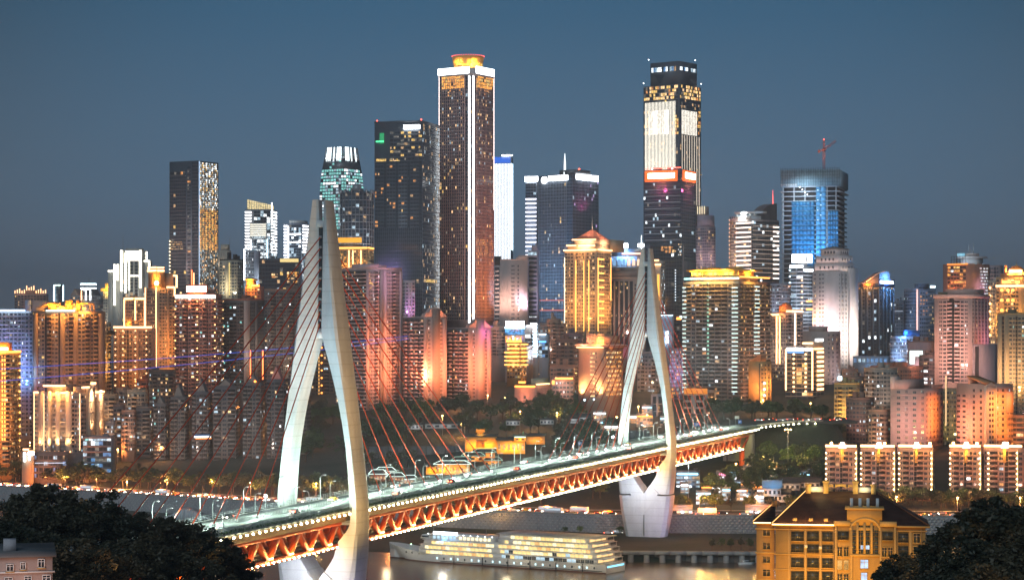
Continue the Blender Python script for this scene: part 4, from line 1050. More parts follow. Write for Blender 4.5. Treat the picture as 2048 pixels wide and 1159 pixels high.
t.mast(1554, 380, 410, .4, red_beacon, 'B', out=-6); t.flood('A', (1, .62, .45), .3, n=1); t.flood('B', (1, .7, .6), .09); t.done()

# --- tower under construction with tower crane
t = Tower('unfinished_tower', 'unfinished blue glass tower with bare concrete floors, netted top and crane', 1563, 1676, 1694, 372, 2250, W((.3, .33, .36)), yb=560, body=False, aspect=1.3)
t.block('core', -t.LA + 2.4, -2.4, 2.4, t.LB - 2.4, 0, t.H, dark)
fhp = 9.6
zs = [t.z(372 + k * fhp) for k in range(22)]
for k, z in enumerate(zs): t.block('floor_slab', -t.LA - (1.6 if k == 1 else 0), (2.0 if k == 1 else .3), -.3, t.LB, z - .5, z + .5, W((.42, .45, .48), 'slab'))
for px in (1566, 1588, 1610, 1654, 1672):
    u_ = -t.LA + t.u('A', px); t.block('column', u_ - .6, u_ + .6, .2, 1.4, 0, t.H - .52, W((.42, .45, .48), 'slab'))
gp = mat_wall('new_glass_blue', (.03, .17, .32), rough=.18, var=.35, scale=.25, spec=.7, streak=False); gl2 = mat_wall('new_glass_pale', (.1, .3, .5), rough=.25, var=.2, scale=.3)
for (xa, xb, ytop_, m_, nn) in ((1583, 1629, 394, gp, 6), (1632, 1652, 372, gl2, 2), (1656, 1677, 420, gp, 4)):
    for k in range(22):
        ya = 372 + k * fhp
        if ya < ytop_ - 2: continue
        for j in range(nn):
            a = -t.LA + t.u('A', xa + (xb - xa) * j / nn); b = -t.LA + t.u('A', xa + (xb - xa) * (j + 1) / nn)
            q = MB(); q.box(a + .12, b - .12, -.62, -.36, t.z(ya + fhp) + .2, t.z(ya) - .2); q.build('glass_panel', m_, t.root)
net = mat_wall('scaffold_net', (.26, .36, .4), rough=.9, var=.3, scale=.4)
t.block('scaffold_screen', -t.LA - .6, 1.4, -1.0, t.LB, t.H + .6, t.z(338), net); t.block('formwork', -t.LA - .8, -t.LA * .72, -1.2, 4, t.z(371), t.z(366), W((.55, .58, .6)))
q = MB()
for x in np.linspace(-t.LA - .9, 1.7, 26): q.beam((x, -1.5, t.H + .6), (x, -1.5, t.z(333)), .25, .25)
for z in np.linspace(t.H + 1, t.z(336), 6): q.beam((-t.LA - .9, -1.5, z), (1.7, -1.5, z), .2, .2)
q.build('scaffold_poles', dark_metal, t.root, kind='stuff')
for k in range(4): t.dots('A', 1600 + k * 5, 374 + 5 * k, 374 + 5 * k, 1, neon_white, .6, each=True, name='work_lamp')
for k in range(7): t.dots('A', 1636 + 6 * (k % 2), 380 + 10 * k, 380 + 10 * k, 1, mat_emit('work_dim', (.8, .9, 1), 2, False), .6, each=True, name='work_lamp')
lamp('floodlight', 'SPOT', tuple(t.pt('A', t.u('A', 1625), 36, t.z(545))), 170000, (.25, .6, 1), parent=t.root, target=tuple(t.pt('A', t.u('A', 1625), 0, t.z(440))), cone=95, size=2)
lamp('floodlight', 'SPOT', tuple(t.pt('A', t.u('A', 1600), 30, t.z(372))), 40000, (.75, .88, 1), parent=t.root, target=tuple(t.pt('A', t.u('A', 1610), 0, t.z(400))), cone=110, size=2)
t.done()
cc = Vector(t.root.matrix_basis @ Vector((-t.LA + t.u('A', 1640), t.LB * .4, 0))); zc = lambda y: HC + (HY - y) * cc.y / F
cr0 = empty('tower_crane', (cc.x, cc.y, zc(338)), label='red tower crane with raised jib on the unfinished blue tower', cat='crane')
crm = W((.4, .1, .07), 'crane', rough=.5); sk = cc.y / F
def lattice(mb, a, b, w_, n):
    a, b = Vector(a), Vector(b); d = (b - a).normalized(); x = d.cross(Vector((0, 1, 0))).normalized() * w_; y = d.cross(x).normalized() * w_
    cs = [x + y, x - y, -x - y, -x + y]
    for c_ in cs: mb.beam(a + c_, b + c_, .3, .3)
    for k in range(n):
        p, q_ = a.lerp(b, k / n), a.lerp(b, (k + 1) / n)
        for j in range(4): mb.beam(p + cs[j], q_ + cs[(j + 1) % 4], .22, .22)
q = MB(); lattice(q, (0, 0, -20), (0, 0, (338 - 302) * sk), 1.0, 12); q.build('crane_mast', crm, cr0)
q = MB(); q.box(-1.6, 1.6, -1.6, 1.6, (338 - 302) * sk, (338 - 297) * sk); q.build('slewing_cab', crm, cr0)
q = MB(); lattice(q, (0, 0, 37 * sk * 1.1), (0, 0, 58 * sk), .7, 6); q.build('apex_mast', crm, cr0)
q = MB(); lattice(q, (0, 0, 39 * sk), (24 * sk, 0, 56 * sk), 1.0, 10); q.build('jib', crm, cr0)
q = MB(); lattice(q, (0, 0, 38 * sk), (-11 * sk, 0, 36 * sk), .8, 4); q.box(-12 * sk, -8 * sk, -1.2, 1.2, 33 * sk, 37 * sk); q.build('counter_jib', crm, cr0)
q = MB(); q.beam((0, 0, 58 * sk), (22 * sk, 0, 55 * sk), .15, .15); q.beam((0, 0, 58 * sk), (-11 * sk, 0, 36 * sk), .15, .15); q.build('tie_cables', dark_metal, cr0)
MB().ico((0, 0, 59 * sk), .7).build('beacon', red_beacon, cr0)
lamp('crane_light', 'SPOT', (-10, -30, 4), 26000, (1, .75, .55), parent=cr0, target=(4, 0, 46 * sk), cone=70)

# ---------------- second row behind the centre
t = Tower('arched_crown_building', 'pale building with blue and warm lit roof arches under a blue sign', 1224, 1283, 1290, 512, 2180, W((.4, .36, .34)), yb=560)
for k in range(6):
    px = 1229 + k * 9.6; q = MB(); u_ = -t.LA + t.u('A', px); wz_ = 3.0; zb2 = t.z(531)
    pts = [(u_ - wz_ / 2, zb2), (u_ + wz_ / 2, zb2)] + [(u_ + wz_ / 2 * math.cos(a), t.z(521) + wz_ / 2 * math.sin(a) * 1.3) for a in np.linspace(0, math.pi, 7)]
    n_ = len(pts); vv = [(x, -.5, z) for x, z in pts] + [(x, .2, z) for x, z in pts]; q.add(vv, [tuple(range(n_))]); q.add(vv, [(j, n_ + j, n_ + (j + 1) % n_, (j + 1) % n_) for j in range(n_)])
    q.build('roof_arch', mat_emit('arch_blue', (.35, .65, 1), .5) if k < 3 else mat_emit('arch_warm', (1, .6, .35), 1.4), t.root)
    MB().box(u_ - 2.6, u_ - 1.9, -1.0, -.1, zb2, t.z(514)).build('arch_pier', W((.35, .4, .48), 'pier'), t.root)
t.sign('A', 1231, 1256, 486.5, 496, sign_white); t.sign('A', 1276, 1288, 487, 494, sign_white); t.block('sign_frame', -t.LA, 0, 1, 2, t.H + .01, t.z(497), steel)
lamp('sign_light', 'POINT', tuple(t.pt('A', t.u('A', 1250), 8, t.z(503))), 30000, BLUE, parent=t.root, size=2); t.mast(1281, 470, 500, .5, neon_white)
t.strip('A', (1244, 507), (1284, 507), 2.0, mat_emit('roof_letters', (1, .5, .4), 2.2), out=1.6); t.done()
t = Tower('pillared_building', 'brown block with long dark vertical window strips between pale piers', 1213, 1284, 1292, 556, 2000, W((.42, .31, .25)), yb=690)
t.facade('A', 'pd', 3.6, 3.2, .0, x=(1217, 1266), y=(562, 690), band=None, pier=.9, wz=.8); t.facade('A', 'n', 3.6, 3.2, .08, WARM, x=(1220, 1264), y=(564, 690), out=.05, band=None, base=DK); t.facade('A', 'w', 3.6, 3, .05, x=(1268, 1284), y=(566, 690))
t.tier(.1, .9, .05, .9, t.H + .01, t.z(541), W((.3, .25, .22))); t.tier(.06, 1.0, .3, .9, t.z(541) + .02, t.z(533), W((.36, .3, .27))); t.tier(.2, .36, .1, .4, t.z(541) + .01, t.z(536))
t.roof(2, 4); t.flood('A', (1, .62, .5), .1); t.flood('A', MAGENTA, .05, yt=670, yb=720); t.done()

t = Tower('golden_pyramid_tower', 'golden floodlit tower with red pyramid roof, spire and warm vertical light lines', 1129, 1194, 1223, 500, 1950, W((.46, .36, .24)), yb=668)
t.facade('A', 'wnwp', 3.3, 3.0, .16, WARM); t.facade('B', 'wn', 3.3, 3.0, .2, WARM)
for x in (1152, 1168, 1178): t.strip('A', (x, 520), (x, 662), .6, neon_gold)
t.strip('A', (1129.5, 515), (1129.5, 660), .5, mat_emit('dotted_edge', (1, .78, .5), 2.5)); t.strip('A', (1128, 500), (1193, 500), 1.3, neon_warm, out=1.4); t.strip('B', (1195, 500), (1222, 500), 1.3, neon_warm, out=1.4)
for k in range(10): t.strip('B', (1196, 518 + k * 14), (1207, 518 + k * 14), 1.4, neon_gold)
t.strip('B', (1195.5, 515), (1195.5, 662), .6, neon_gold); t.strip('B', (1221, 515), (1221, 600), .6, neon_gold)
t.tier(.08, .97, .05, .95, t.H + .01, t.z(487)); t.tier(.26, .98, .1, .9, t.z(487) + .01, t.z(478)); 
for a, b in ((1134, 1152), (1158, 1190)): t.strip('A', (a, 491), (b, 491), 1.3, neon_warm, out=1.6)
t.strip('A', (1144, 479), (1192, 479), 1.1, neon_warm, out=.3)
py_ = MB(); x0_, x1_, y0_, y1_, z0_, z1_ = -t.LA * .74, -.2, t.LB * .05, t.LB * .95, t.z(478) + .02, t.z(457)
xm_, ym_ = (x0_ + x1_) / 2, (y0_ + y1_) / 2
for i in range(7):
    f0, f1 = i / 7, (i + 1) / 7 - .02
    l_ = lambda a, m, f: a + (m - a) * f
    py_.hexa([(l_(x, xm_, f * .94), l_(y, ym_, f * .94), z0_ + (z1_ - z0_) * zf) for f, zf in ((f0, f0), (f1, f1)) for y in (y0_, y1_) for x in (x0_, x1_)])
py_.build('pyramid_roof', W((.55, .22, .15), 'rooftile'), t.root)
MB().tube([(xm_, ym_, z1_ - 2), (xm_, ym_, t.z(428))], [.6, .12], 6).build('spire', metal_grey, t.root)
lamp('roof_light', 'SPOT', (xm_, y0_ - 16, z0_ - 6), 45000, (1, .6, .4), parent=t.root, target=(xm_, ym_, z1_ - 5), cone=90)
lamp('roof_light', 'SPOT', (x1_ + 16, ym_, z0_ - 6), 30000, (1, .6, .4), parent=t.root, target=(xm_, ym_, z1_ - 5), cone=90)
t.tier(.8, .995, .97, 1.9, t.H, t.z(476)); t.flood('A', AMBER, .24, n=2); t.flood('B', AMBER, .42, n=1); t.flood('A', AMBER, .25, yt=520, yb=490, dist=8); t.done()

t = Tower('blank_wall_tower', 'plain pinkish tower with two thin columns of square windows', 1000, 1054, 1058, 520, 2100, W((.52, .42, .38)), yb=640, aspect=.4)
t.facade('A', 'n', 3.9, 4, .03, x=(1022, 1030), y=(528, 640), band=None); t.facade('A', 'w', 3.9, 4, .03, x=(1033, 1040), y=(528, 640), band=None, wx=.4)
t.tier(.66, 1.0, 0, .8, t.H + .01, t.z(510)); t.roof(1, 4); t.flood('A', (1, .6, .5), .26, n=1); t.done()
t = Tower('banded_side_block', 'narrow pale block with black ribbon windows beside the plain pinkish tower', 989, 999, 1003, 530, 2110, W((.5, .44, .42)), yb=640)
t.facade('A', 'g', 4.2, 6, .0, wz=.4, band=(.3, 1.7)); t.tier(.0, 1.0, 0, .8, t.H, t.z(512), dark); t.flood('A', (1, .62, .5), .2); t.done()
t = Tower('ribbon_window_tower', 'slim lilac grey tower with dark ribbon windows left of the logo tower base', 1056, 1074, 1079, 500, 2120, W((.36, .34, .4)), yb=640)
t.facade('A', 'g', 4.4, 9, .03, wz=.45, band=(.3, 2.0)); t.tier(.4, .95, 0, .8, t.H + .01, t.z(490)); t.facade('A', 'g', 3.5, 4, .9, COOL, y=(632, 638)); t.flood('A', (.85, .7, 1), .14); t.done()

t = Tower('mirror_tower', 'dark gridded glass tower reflecting an orange glow near its top', 1300, 1364, 1368, 488, 2130, darkg, yb=660)
t.relm = steel
t.facade('A', 'g', 3.6, 2.6, .04, COOL, band=(.15, .3)); t.mullions('A', 2.6, .25)
t.facade('A', 'gn', 2.4, 2.2, .8, [(AM, 3), (GO, 1), (DI, 1)], x=(1322, 1346), y=(492, 502), out=.05, band=None); t.facade('A', 'gn', 2.4, 2.4, .7, [(AM, 2), (WB, 1), (WA, 2)], x=(1330, 1352), y=(499, 506), out=.06, band=None)  # orange reflection on the glass drawn as a patch of glowing panes
t.facade('A', 'n', 2.4, 2.0, .6, [(WB, 2), (WH, 1)], x=(1356, 1363), y=(486, 512), out=.05, band=None); t.dots('A', 1351, 540, 600, 12, mat_emit('spark_cool', (.8, .9, 1), 2, False), .6); t.sign('A', 1353, 1362, 634, 639, neon_orange); t.done()
t = Tower('gold_pillar_building', 'slim cream building with a glowing golden pillar behind the farther pylon', 1306, 1322, 1330, 521, 2050, W((.45, .4, .33)), yb=620)
t.facade('B', 'w', 3.4, 2, .3, COOL); t.strip('A', (1306, 529), (1322, 529), 1.6, neon_warm, out=1.6); t.strip('A', (1306, 520), (1318, 520), 1.2, neon_warm); t.strip('A', (1317, 548), (1317, 600), 2.2, mat_emit('pillar_gold', (1, .5, .08), 1.6)); t.flood('A', AMBER, .35); t.done()
# ============================================================ west side
# far low hill line with small towers
t = Tower('fringed_building', 'distant brown building with a fringe of warm roof lights', 29, 92, 97, 587, 2650, W((.3, .22, .2)), yb=625)
t.facade('A', 'w', 3.6, 4, .1, WARM)
for k in range(14): x = 30 + k * 4.7; y = 586 - (6 if 4 < k < 9 else 0); t.strip('A', (x, y), (x, y - 5 - (k * 7 % 3) * 2), .9, neon_warm)
t.tier(.3, .75, .2, .8, t.H + .01, t.z(580)); t.flood('A', PINK, .12); t.done()
t = Tower('outlined_tower', 'distant small tower with its top outlined in white light', 107, 122, 129, 568, 2750, steel, yb=620)
t.strip('A', (108, 570), (121, 570), 1.6, mat_emit('outline_mint', (.75, 1, .9), 2.5)); t.strip('A', (108.4, 570), (108.4, 602), 1.6, neon_cool); t.strip('B', (126, 570), (126, 602), 1.4, neon_cool); t.facade('A', 'w', 3.4, 3.4, .1, COOL); t.done()
t = Tower('gabled_hall', 'distant pale building with pitched gables below a round white lit roof drum', 141, 190, 210, 590, 2500, W((.45, .4, .38)), yb=640)
t.facade('A', 'nw', 3.4, 3.4, .2, WARM); t.facade('B', 'n', 3.4, 3.4, .1)
for k, (xa, xb) in enumerate(((141, 158), (162, 178), (176, 190))):
    a, b = -t.LA + t.u('A', xa), -t.LA + t.u('A', xb); q = MB(); z0_ = t.H + .01; z1_ = t.z(577 if k != 1 else 580)
    v = [(a, -.4, z0_), (b, -.4, z0_), ((a + b) / 2, -.4, z1_), (a, t.LB * .6, z0_), (b, t.LB * .6, z0_), ((a + b) / 2, t.LB * .6, z1_)]; q.add(v, [(0, 1, 2), (5, 4, 3)]); q.add(v, [(0, 2, 5, 3), (1, 4, 5, 2)]); q.build('gable_roof', roof_grey if k else W((.4, .3, .25)), t.root)
for k in range(3): t.strip('A', (163 + k * 9, 581), (163 + k * 9, 600), 1.0, neon_warm if k == 0 else neon_white)
t.flood('A', (1, .75, .6), .18); t.done()
t = Tower('round_sign_tower', 'distant tower with a blue white lit round roof band above the gabled building', 161, 192, 194, 567, 2700, steel, yb=600)
t.strip('A', (161, 568), (193, 568), 2.2, neon_cool); t.strip('A', (161, 577), (193, 577), 3.0, mat_emit('band_coolwhite', (.85, .95, 1), 3.5)); t.facade('A', 'g', 3.4, 4, .2, COOL); t.mast(177, 555, 567, .4); t.done()
t = Tower('narrow_beige_tower', 'narrow beige tower with a golden roof block left of the white outlined tower', 206, 224, 230, 582, 2250, W((.45, .42, .36)), yb=720)
t.facade('A', 'w', 3.1, 2.6, .15, WARM); t.facade('B', 'w', 3.1, 3, .1); t.tier(.2, .95, .1, .8, t.H + .01, t.z(566), W((.62, .4, .12), 'gold')); t.block('roof_arm', -t.LA * 1.3, -t.LA * .8, 1, 5, t.H, t.z(576), W((.62, .4, .12), 'gold'))
lamp('roof_light', 'SPOT', (-t.LA * .4, -14, t.H), 26000, (1, .6, .12), parent=t.root, target=(-t.LA * .4, 2, t.H + 4), cone=100); t.flood('A', (1, .9, .75), .2); t.done()

# white outlined tower
t = Tower('white_outlined_tower', 'tower outlined with bright white vertical tubes and a glowing white panel', 241, 287, 294, 500, 2150, W((.42, .42, .38)), yb=650)
nw2 = mat_emit('neon_daylight', (1, .93, .74), 4)
for x, y0, y1 in ((243, 500, 582), (251, 506, 585), (281, 500, 575), (292, 503, 570)): t.strip('A' if x < 287 else 'B', (x, y0), (x, y1), 2.1, nw2, out=1.3)
t.sign('A', 252, 278, 501, 521, mat_emit('panel_glow', (1, .93, .84), 2), out=.9, name='lit_panel'); t.strip('A', (258, 522), (258, 580), 1.5, nw2); t.strip('A', (258, 551), (280, 551), 1.8, nw2); t.strip('A', (251, 502), (252, 502), 1, nw2)
t.facade('A', 'gp', 3.4, 2.6, .12, OFF, x=(260, 279), y=(522, 640)); t.facade('A', 'g', 3.4, 2.6, .08, OFF, x=(245, 257), y=(525, 650)); t.facade('B', 'w', 3.4, 2.6, .1)
t.block('side_wing', -t.LA - 7.5, -t.LA - .02, 1.5, t.LB, 0, t.z(528), chamfer=0); t.block('side_wing', -t.LA - 13, -t.LA - 7.52, 3, t.LB, 0, t.z(541)); t.block('side_wing', .02, 6, 2, t.LB * .8, 0, t.z(520))
for xx, ya, yb2, dp in ((-t.LA - 7.2, 528, 610, .9), (-t.LA - 4, 528, 560, .9)): MB().box(xx, xx + 1.9, dp, 1.45, t.z(yb2), t.z(ya)).build('light_strip', nw2, t.root)
MB().box(-t.LA - 13, -t.LA - 7.6, 2.4, 2.95, t.z(543), t.z(540)).build('light_strip', nw2, t.root); MB().box(0.1, 6.2, 1.3, 1.95, t.z(523), t.z(520)).build('light_strip', nw2, t.root); MB().box(5, 6.4, 1.2, 1.9, t.z(540), t.z(523.3)).build('light_strip', nw2, t.root)
t.tier(.18, .9, .2, .8, t.H + .01, t.z(496)); t.mast(245, 465, 497, .35, f='A', out=-3); t.flood('A', (1, .95, .85), .08); t.done()

# orange penthouse tower
ow = W((.42, .27, .17)); ol = W((.5, .26, .1), 'amber')
t = Tower('orange_penthouse_tower', 'tall tan tower with orange lit penthouse and one long white light line', 291, 314, 351, 575, 1850, ow, yb=745, aspect=.6)
t.facade('A', 'wnw', 3.0, 2.6, .12, WARM); t.facade('B', 'wwnpww', 3.0, 2.4, .1, WARM, x=(318, 350), y=(578, 735))
t.strip('A', (313, 574), (313, 738), .9, neon_warm); t.strip('A', (291.5, 575), (291.5, 700), .7, neon_warm); t.strip('B', (333, 574), (350, 574), 1.5, neon_warm); t.strip('B', (349, 575), (349, 592), 1.2, neon_warm)
t.tier(.25, 1.0, .0, .42, t.H + .01, t.z(540), ol); t.tier(.15, 1.02, -.02, .46, t.z(540) + .01, t.z(538), white); t.tier(.3, 1.0, .02, .42, t.z(538) + .01, t.z(533), ol); t.tier(.1, .9, .45, .95, t.H + .01, t.z(545), W((.36, .24, .16)))
t.strip('A', (296, 535), (313, 535), 1.4, neon_warm, out=.5); t.strip('A', (296, 541), (313, 541), 1.8, neon_warm, out=.8); t.strip('B', (314, 535), (328, 535), 1.4, neon_warm, out=.5); t.strip('B', (314, 541), (328, 541), 1.8, neon_warm, out=.8)
t.strip('B', (346, 551), (354, 551), 1.5, neon_warm); t.strip('B', (353, 551), (353, 575), 1.5, neon_warm)
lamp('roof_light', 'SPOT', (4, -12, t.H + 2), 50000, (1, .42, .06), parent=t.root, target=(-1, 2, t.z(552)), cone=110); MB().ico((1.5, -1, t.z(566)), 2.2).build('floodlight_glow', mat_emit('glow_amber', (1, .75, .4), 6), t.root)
t.strip('A', (308, 741), (313, 741), 1.2, neon_gold, out=4); t.strip('B', (318, 743), (350, 743), 1.6, neon_gold, out=4); t.flood('B', AMBER, .22, yb=742, n=2); t.flood('A', ORANGE, .12, yb=742); t.done()
t = Tower('orange_framed_tower', 'brown tower framed by white light tubes in front of the white outlined tower', 247, 268, 291, 596, 1900, ow, yb=660, aspect=.8)
t.facade('A', 'nw', 3.0, 2.6, .1, WARM); t.facade('B', 'wn', 3.0, 2.6, .15, WARM); t.strip('A', (249, 597), (267, 597), 1.8, neon_warm); t.strip('B', (269, 597), (289, 597), 1.8, neon_warm); t.strip('A', (249, 598), (249, 655), 1.0, neon_warm); t.strip('B', (270, 600), (270, 640), 1.0, neon_warm); t.strip('B', (289, 600), (289, 655), 1.0, neon_warm)
t.roof(2, 4); t.flood('A', ORANGE, .18); t.flood('B', AMBER, .3); t.done()
t = Tower('lamp_studded_tower', 'low brown apartment tower studded with vertical rows of warm lamps', 227, 304, 312, 656, 1700, W((.3, .19, .13)), yb=790)
t.facade('A', 'wpnwsw', 3.0, 3.0, .12, WARM); t.strip('A', (227, 654), (304, 654), 1.5, neon_warm, out=1.0)
for x in (231, 246, 271, 293): t.dots('A', x, 661, 770, 10, neon_warm, .62)
t.block('sign_box', -t.LA + t.u('A', 251), -t.LA + t.u('A', 263), 1, 6, t.H + .01, t.z(635), ol); lamp('roof_light', 'SPOT', (-t.LA + t.u('A', 257), -6, t.H + 1), 9000, (1, .5, .1), parent=t.root, target=(-t.LA + t.u('A', 257), 2, t.z(640)), cone=100)
t.flood('A', AMBER, .3, yt=656, yb=700, dist=6, up=False, n=3); t.flood('A', ORANGE, .06); t.done()
t = Tower('roof_billboard_tower', 'wide dark red apartment tower with glowing roof billboard and white eave line', 350, 431, 445, 590, 1750, W((.3, .17, .14)), yb=795)
t.facade('A', 'bwbswb', 3.05, 3.2, .16, RES, band=(.3, .5)); t.facade('B', 'wb', 3.05, 3, .14, RES)
t.strip('A', (351, 593.5), (431, 593), 2.3, sign_warm, out=1.5, name='light_strip'); t.sign('A', 373, 412, 572, 583, sign_warm, out=-2); t.block('billboard_frame', -t.LA + t.u('A', 371), -t.LA + t.u('A', 414), 2.1, 3, t.H + .01, t.z(569), W((.6, .12, .04), 'board'))
for x in (351, 395, 430): t.dots('A', x, 602, 790, 13, mat_emit('lamp_amber', (1, .55, .2), 3.5), .7)
t.dots('B', 444, 602, 790, 12, mat_emit('lamp_amber', (1, .55, .2), 3.5), .6)
lamp('sign_light', 'POINT', tuple(t.pt('A', t.u('A', 393), 7, t.z(588))), 9000, (1, .3, .08), parent=t.root, size=1.5); t.roof(3, 4); t.flood('A', (1, .5, .3), .045, n=2); t.done()
t = Tower('dark_pair_tower', 'dark apartment tower with a pale grey side wall right of the billboard tower', 446, 487, 528, 600, 1770, W((.15, .13, .12)), yb=760, aspect=.9)
t.facade('A', 'bwb', 3.05, 3, .14, [(TE, 2), (CO, 2), (WH, 1), (AM, 1)]); t.facade('B', 'sPwsw', 3.05, 2.8, .06, RES)
t.block('side_wall', .02, .6, .3, t.LB * .3, 0, t.H - .5, W((.42, .37, .33))); t.strip('B', (500, 700), (500, 758), .7, neon_red); t.strip('B', (525, 700), (525, 758), .7, neon_red); t.roof(3, 5, m=W((.3, .12, .08)))
t.flood('B', (1, .8, .65), .07); t.done()
t = Tower('brown_slab_tower', 'broad brown apartment slab behind the left cables of the nearer pylon', 529, 604, 612, 580, 1790, W((.19, .15, .13)), yb=770)
t.facade('A', 'wnbswb', 3.05, 3, .08, RES, wz=.45); t.roof(3, 5, m=W((.25, .17, .13))); t.dots('A', 603, 640, 690, 2, neon_gold, 1.2); t.flood('A', (1, .75, .5), .045); t.done()
t = Tower('lamp_column_tower', 'brown tower with one column of amber lamps seen between the nearer pylon legs', 622, 668, 672, 600, 1820, W((.2, .15, .12)), yb=810)
t.facade('A', 'wbsbw', 3.05, 3, .1, RES); t.strip('A', (638, 670), (638, 805), .7, mat_emit('strip_amber', (1, .5, .12), 1.4)); t.dots('A', 643.5, 680, 800, 9, neon_orange, .9); t.flood('A', ORANGE, .08, yb=800, yt=740); t.done()
t = Tower('striped_cream_tower', 'cream and dark striped tower beside a stepped cream tower with a spire', 439, 474, 487, 520, 2150, W((.5, .44, .33)), yb=600)
t.facade('A', 'wwPwdw', 3.3, 2.6, .1, OFF); t.facade('B', 'wd', 3.3, 3, .1); t.strip('A', (459, 525), (459, 590), .8, mat_emit('strip_yellow', (1, .75, .25), 1.0)); t.roof(3, 7, m=dark); t.flood('A', (1, .88, .6), .28); t.done()
t = Tower('stepped_cream_tower', 'stepped cream tower with a thin spire touching the golden glitter slab', 437, 455, 462, 500, 2240, W((.46, .4, .32)), yb=540)
t.facade('A', 'p.', 3.4, 2.0, 0, pier=.6, band=None); t.tier(.2, .9, .1, .9, t.H + .01, t.z(488)); t.mast(455, 472, 490, .4, out=-6); t.flood('A', (1, .8, .6), .2); t.done()
t = Tower('flat_dark_block', 'flat dark office block with a yellow lit roof strip below the banded towers', 518, 596, 602, 516, 2080, darkg, yb=600)
t.facade('A', 'g', 3.8, 3, .05, OFF); t.sign('A', 560, 597, 517, 524, mat_emit('strip_cream', (1, .75, .3), 1.0), out=.4, name='lit_roof_band')
t.facade('A', 'gn', 2.6, 2.4, .75, [(AM, 2), (WB, 2), (WA, 2)], x=(543, 556), y=(546, 556), out=.05); t.facade('A', 'gn', 2.6, 2.4, .75, [(GO, 2), (WB, 2), (WA, 2)], x=(574, 597), y=(542, 566), out=.05); t.done()
t = Tower('grey_white_strip_tower', 'grey tower with a single white edge light and a pale end wall', 488, 508, 520, 500, 2230, W((.34, .34, .37)), yb=600)
t.facade('A', 'nw', 3.2, 2.6, .2, COOL); t.block('end_wall', .02, .7, .2, t.LB, 0, t.H, W((.5, .5, .56))); t.strip('A', (489, 498), (489, 560), .9, neon_white); t.flood('B', COOLW, .25); t.flood('A', COOLW, .1); t.done()
t = Tower('gold_roof_pavilion', 'small brown block carrying a golden flared roof pavilion', 490, 520, 528, 572, 1950, W((.4, .14, .08)), yb=610)
t.tier(.05, .55, .1, .7, t.H + .01, t.z(560), ol); t.tier(0, .65, 0, .8, t.z(560) + .01, t.z(556.5), W((.62, .4, .12), 'gold')); lamp('roof_light', 'POINT', (-t.LA * .7, -4, t.z(566)), 9000, (1, .5, .08), parent=t.root); t.strip('A', (503, 571), (519, 571), 2.0, neon_orange); t.facade('A', 'w', 3.4, 3, .4, WARM); t.done()

# the long blue and brown slabs at the west edge
t = Tower('blue_lit_slab', 'long apartment slab washed in blue and violet light at the west edge', -60, 66, 70, 620, 1600, W((.4, .39, .45)), yb=850, depth=30)
t.facade('A', 'wnww', 3.05, 2.9, .07, [(CO, 2), (WH, 2), (YE, .6)], x=(-58, 66), wx=.55, wz=.5); t.roof(0); t.strip('A', (-50, 621), (62, 620), .6, neon_cool)
t.flood('A', (.5, .4, 1), .15, x=(-20, 25), yb=800, n=2); t.flood('A', (.15, .45, 1), .22, x=(20, 60), n=2, yb=800); t.done()
t = Tower('brown_west_slab', 'long brown apartment slab with amber lit roof frames at the west edge', 67, 206, 211, 622, 1590, W((.26, .16, .11)), yb=830, depth=30)
t.facade('A', 'PnwsbnwsPwbPwwbwbP', 3.05, 3.0, .085, [(WH, 2), (CO, 1.5), (YE, 1.5), (DI, 2), (WB, 1)], band=None, pier=.7)
t.strip('A', (92, 621), (150, 621), 1.1, mat_emit('roof_line_mint', (.8, 1, .95), 2.5), out=1.2)
fm = W((.6, .28, .06), 'roofgold')
for xa, xb, ya in ((96, 113, 604), (130, 144, 600), (152, 160, 601)): t.block('roof_house', -t.LA + t.u('A', xa), -t.LA + t.u('A', xb), 3, 12, t.H + .01, t.z(ya), fm)
q = MB()
for xa, xb, ya, yb2 in ((76, 100, 616, 606), (100, 130, 606, 614), (140, 165, 612, 605), (165, 188, 605, 608), (85, 120, 614, 607), (150, 180, 610, 606)):
    q.beam((-t.LA + t.u('A', xa), 2, t.z(ya)), (-t.LA + t.u('A', xb), 2, t.z(yb2)), .8, .8); q.beam((-t.LA + t.u('A', xb), 2, t.H), (-t.LA + t.u('A', xb), 2, t.z(yb2)), .6, .6)
q.build('roof_frame', fm, t.root)
for x in (112, 120, 128, 150, 168): MB().box(-t.LA + t.u('A', x) - 1.4, -t.LA + t.u('A', x) + 1.4, 4, 4.4, t.H + 1, t.H + 3).build('roof_lamp', neon_gold, t.root)
for x in (105, 140, 172): lamp('roof_light', 'POINT', (-t.LA + t.u('A', x), -3, t.H + 3), 9000, (1, .45, .08), parent=t.root, size=1)
t.block('roof_house', -t.LA + t.u('A', 49), -t.LA + t.u('A', 61), 6, 16, t.H + .01, t.z(600), W((.35, .42, .55))); t.block('roof_house', -t.LA + t.u('A', 62), -t.LA + t.u('A', 96), 8, 18, t.H + .01, t.z(601), W((.42, .32, .28)))
t.flood('A', (1, .42, .14), .07, x=(132, 142), yb=800, dist=22); t.flood('A', (1, .45, .14), .06, x=(190, 206), yb=790, dist=20); t.flood('A', (1, .5, .2), .012, n=3, yb=800, dist=40); t.flood('A', (.5, .35, 1), .1, x=(67, 90), yt=700, yb=830); t.done()
t = Tower('gold_edge_tower', 'thin tower with a glowing golden edge squeezed beside the brown west slab', 207, 213, 222, 643, 1660, W((.44, .36, .26)), yb=800)
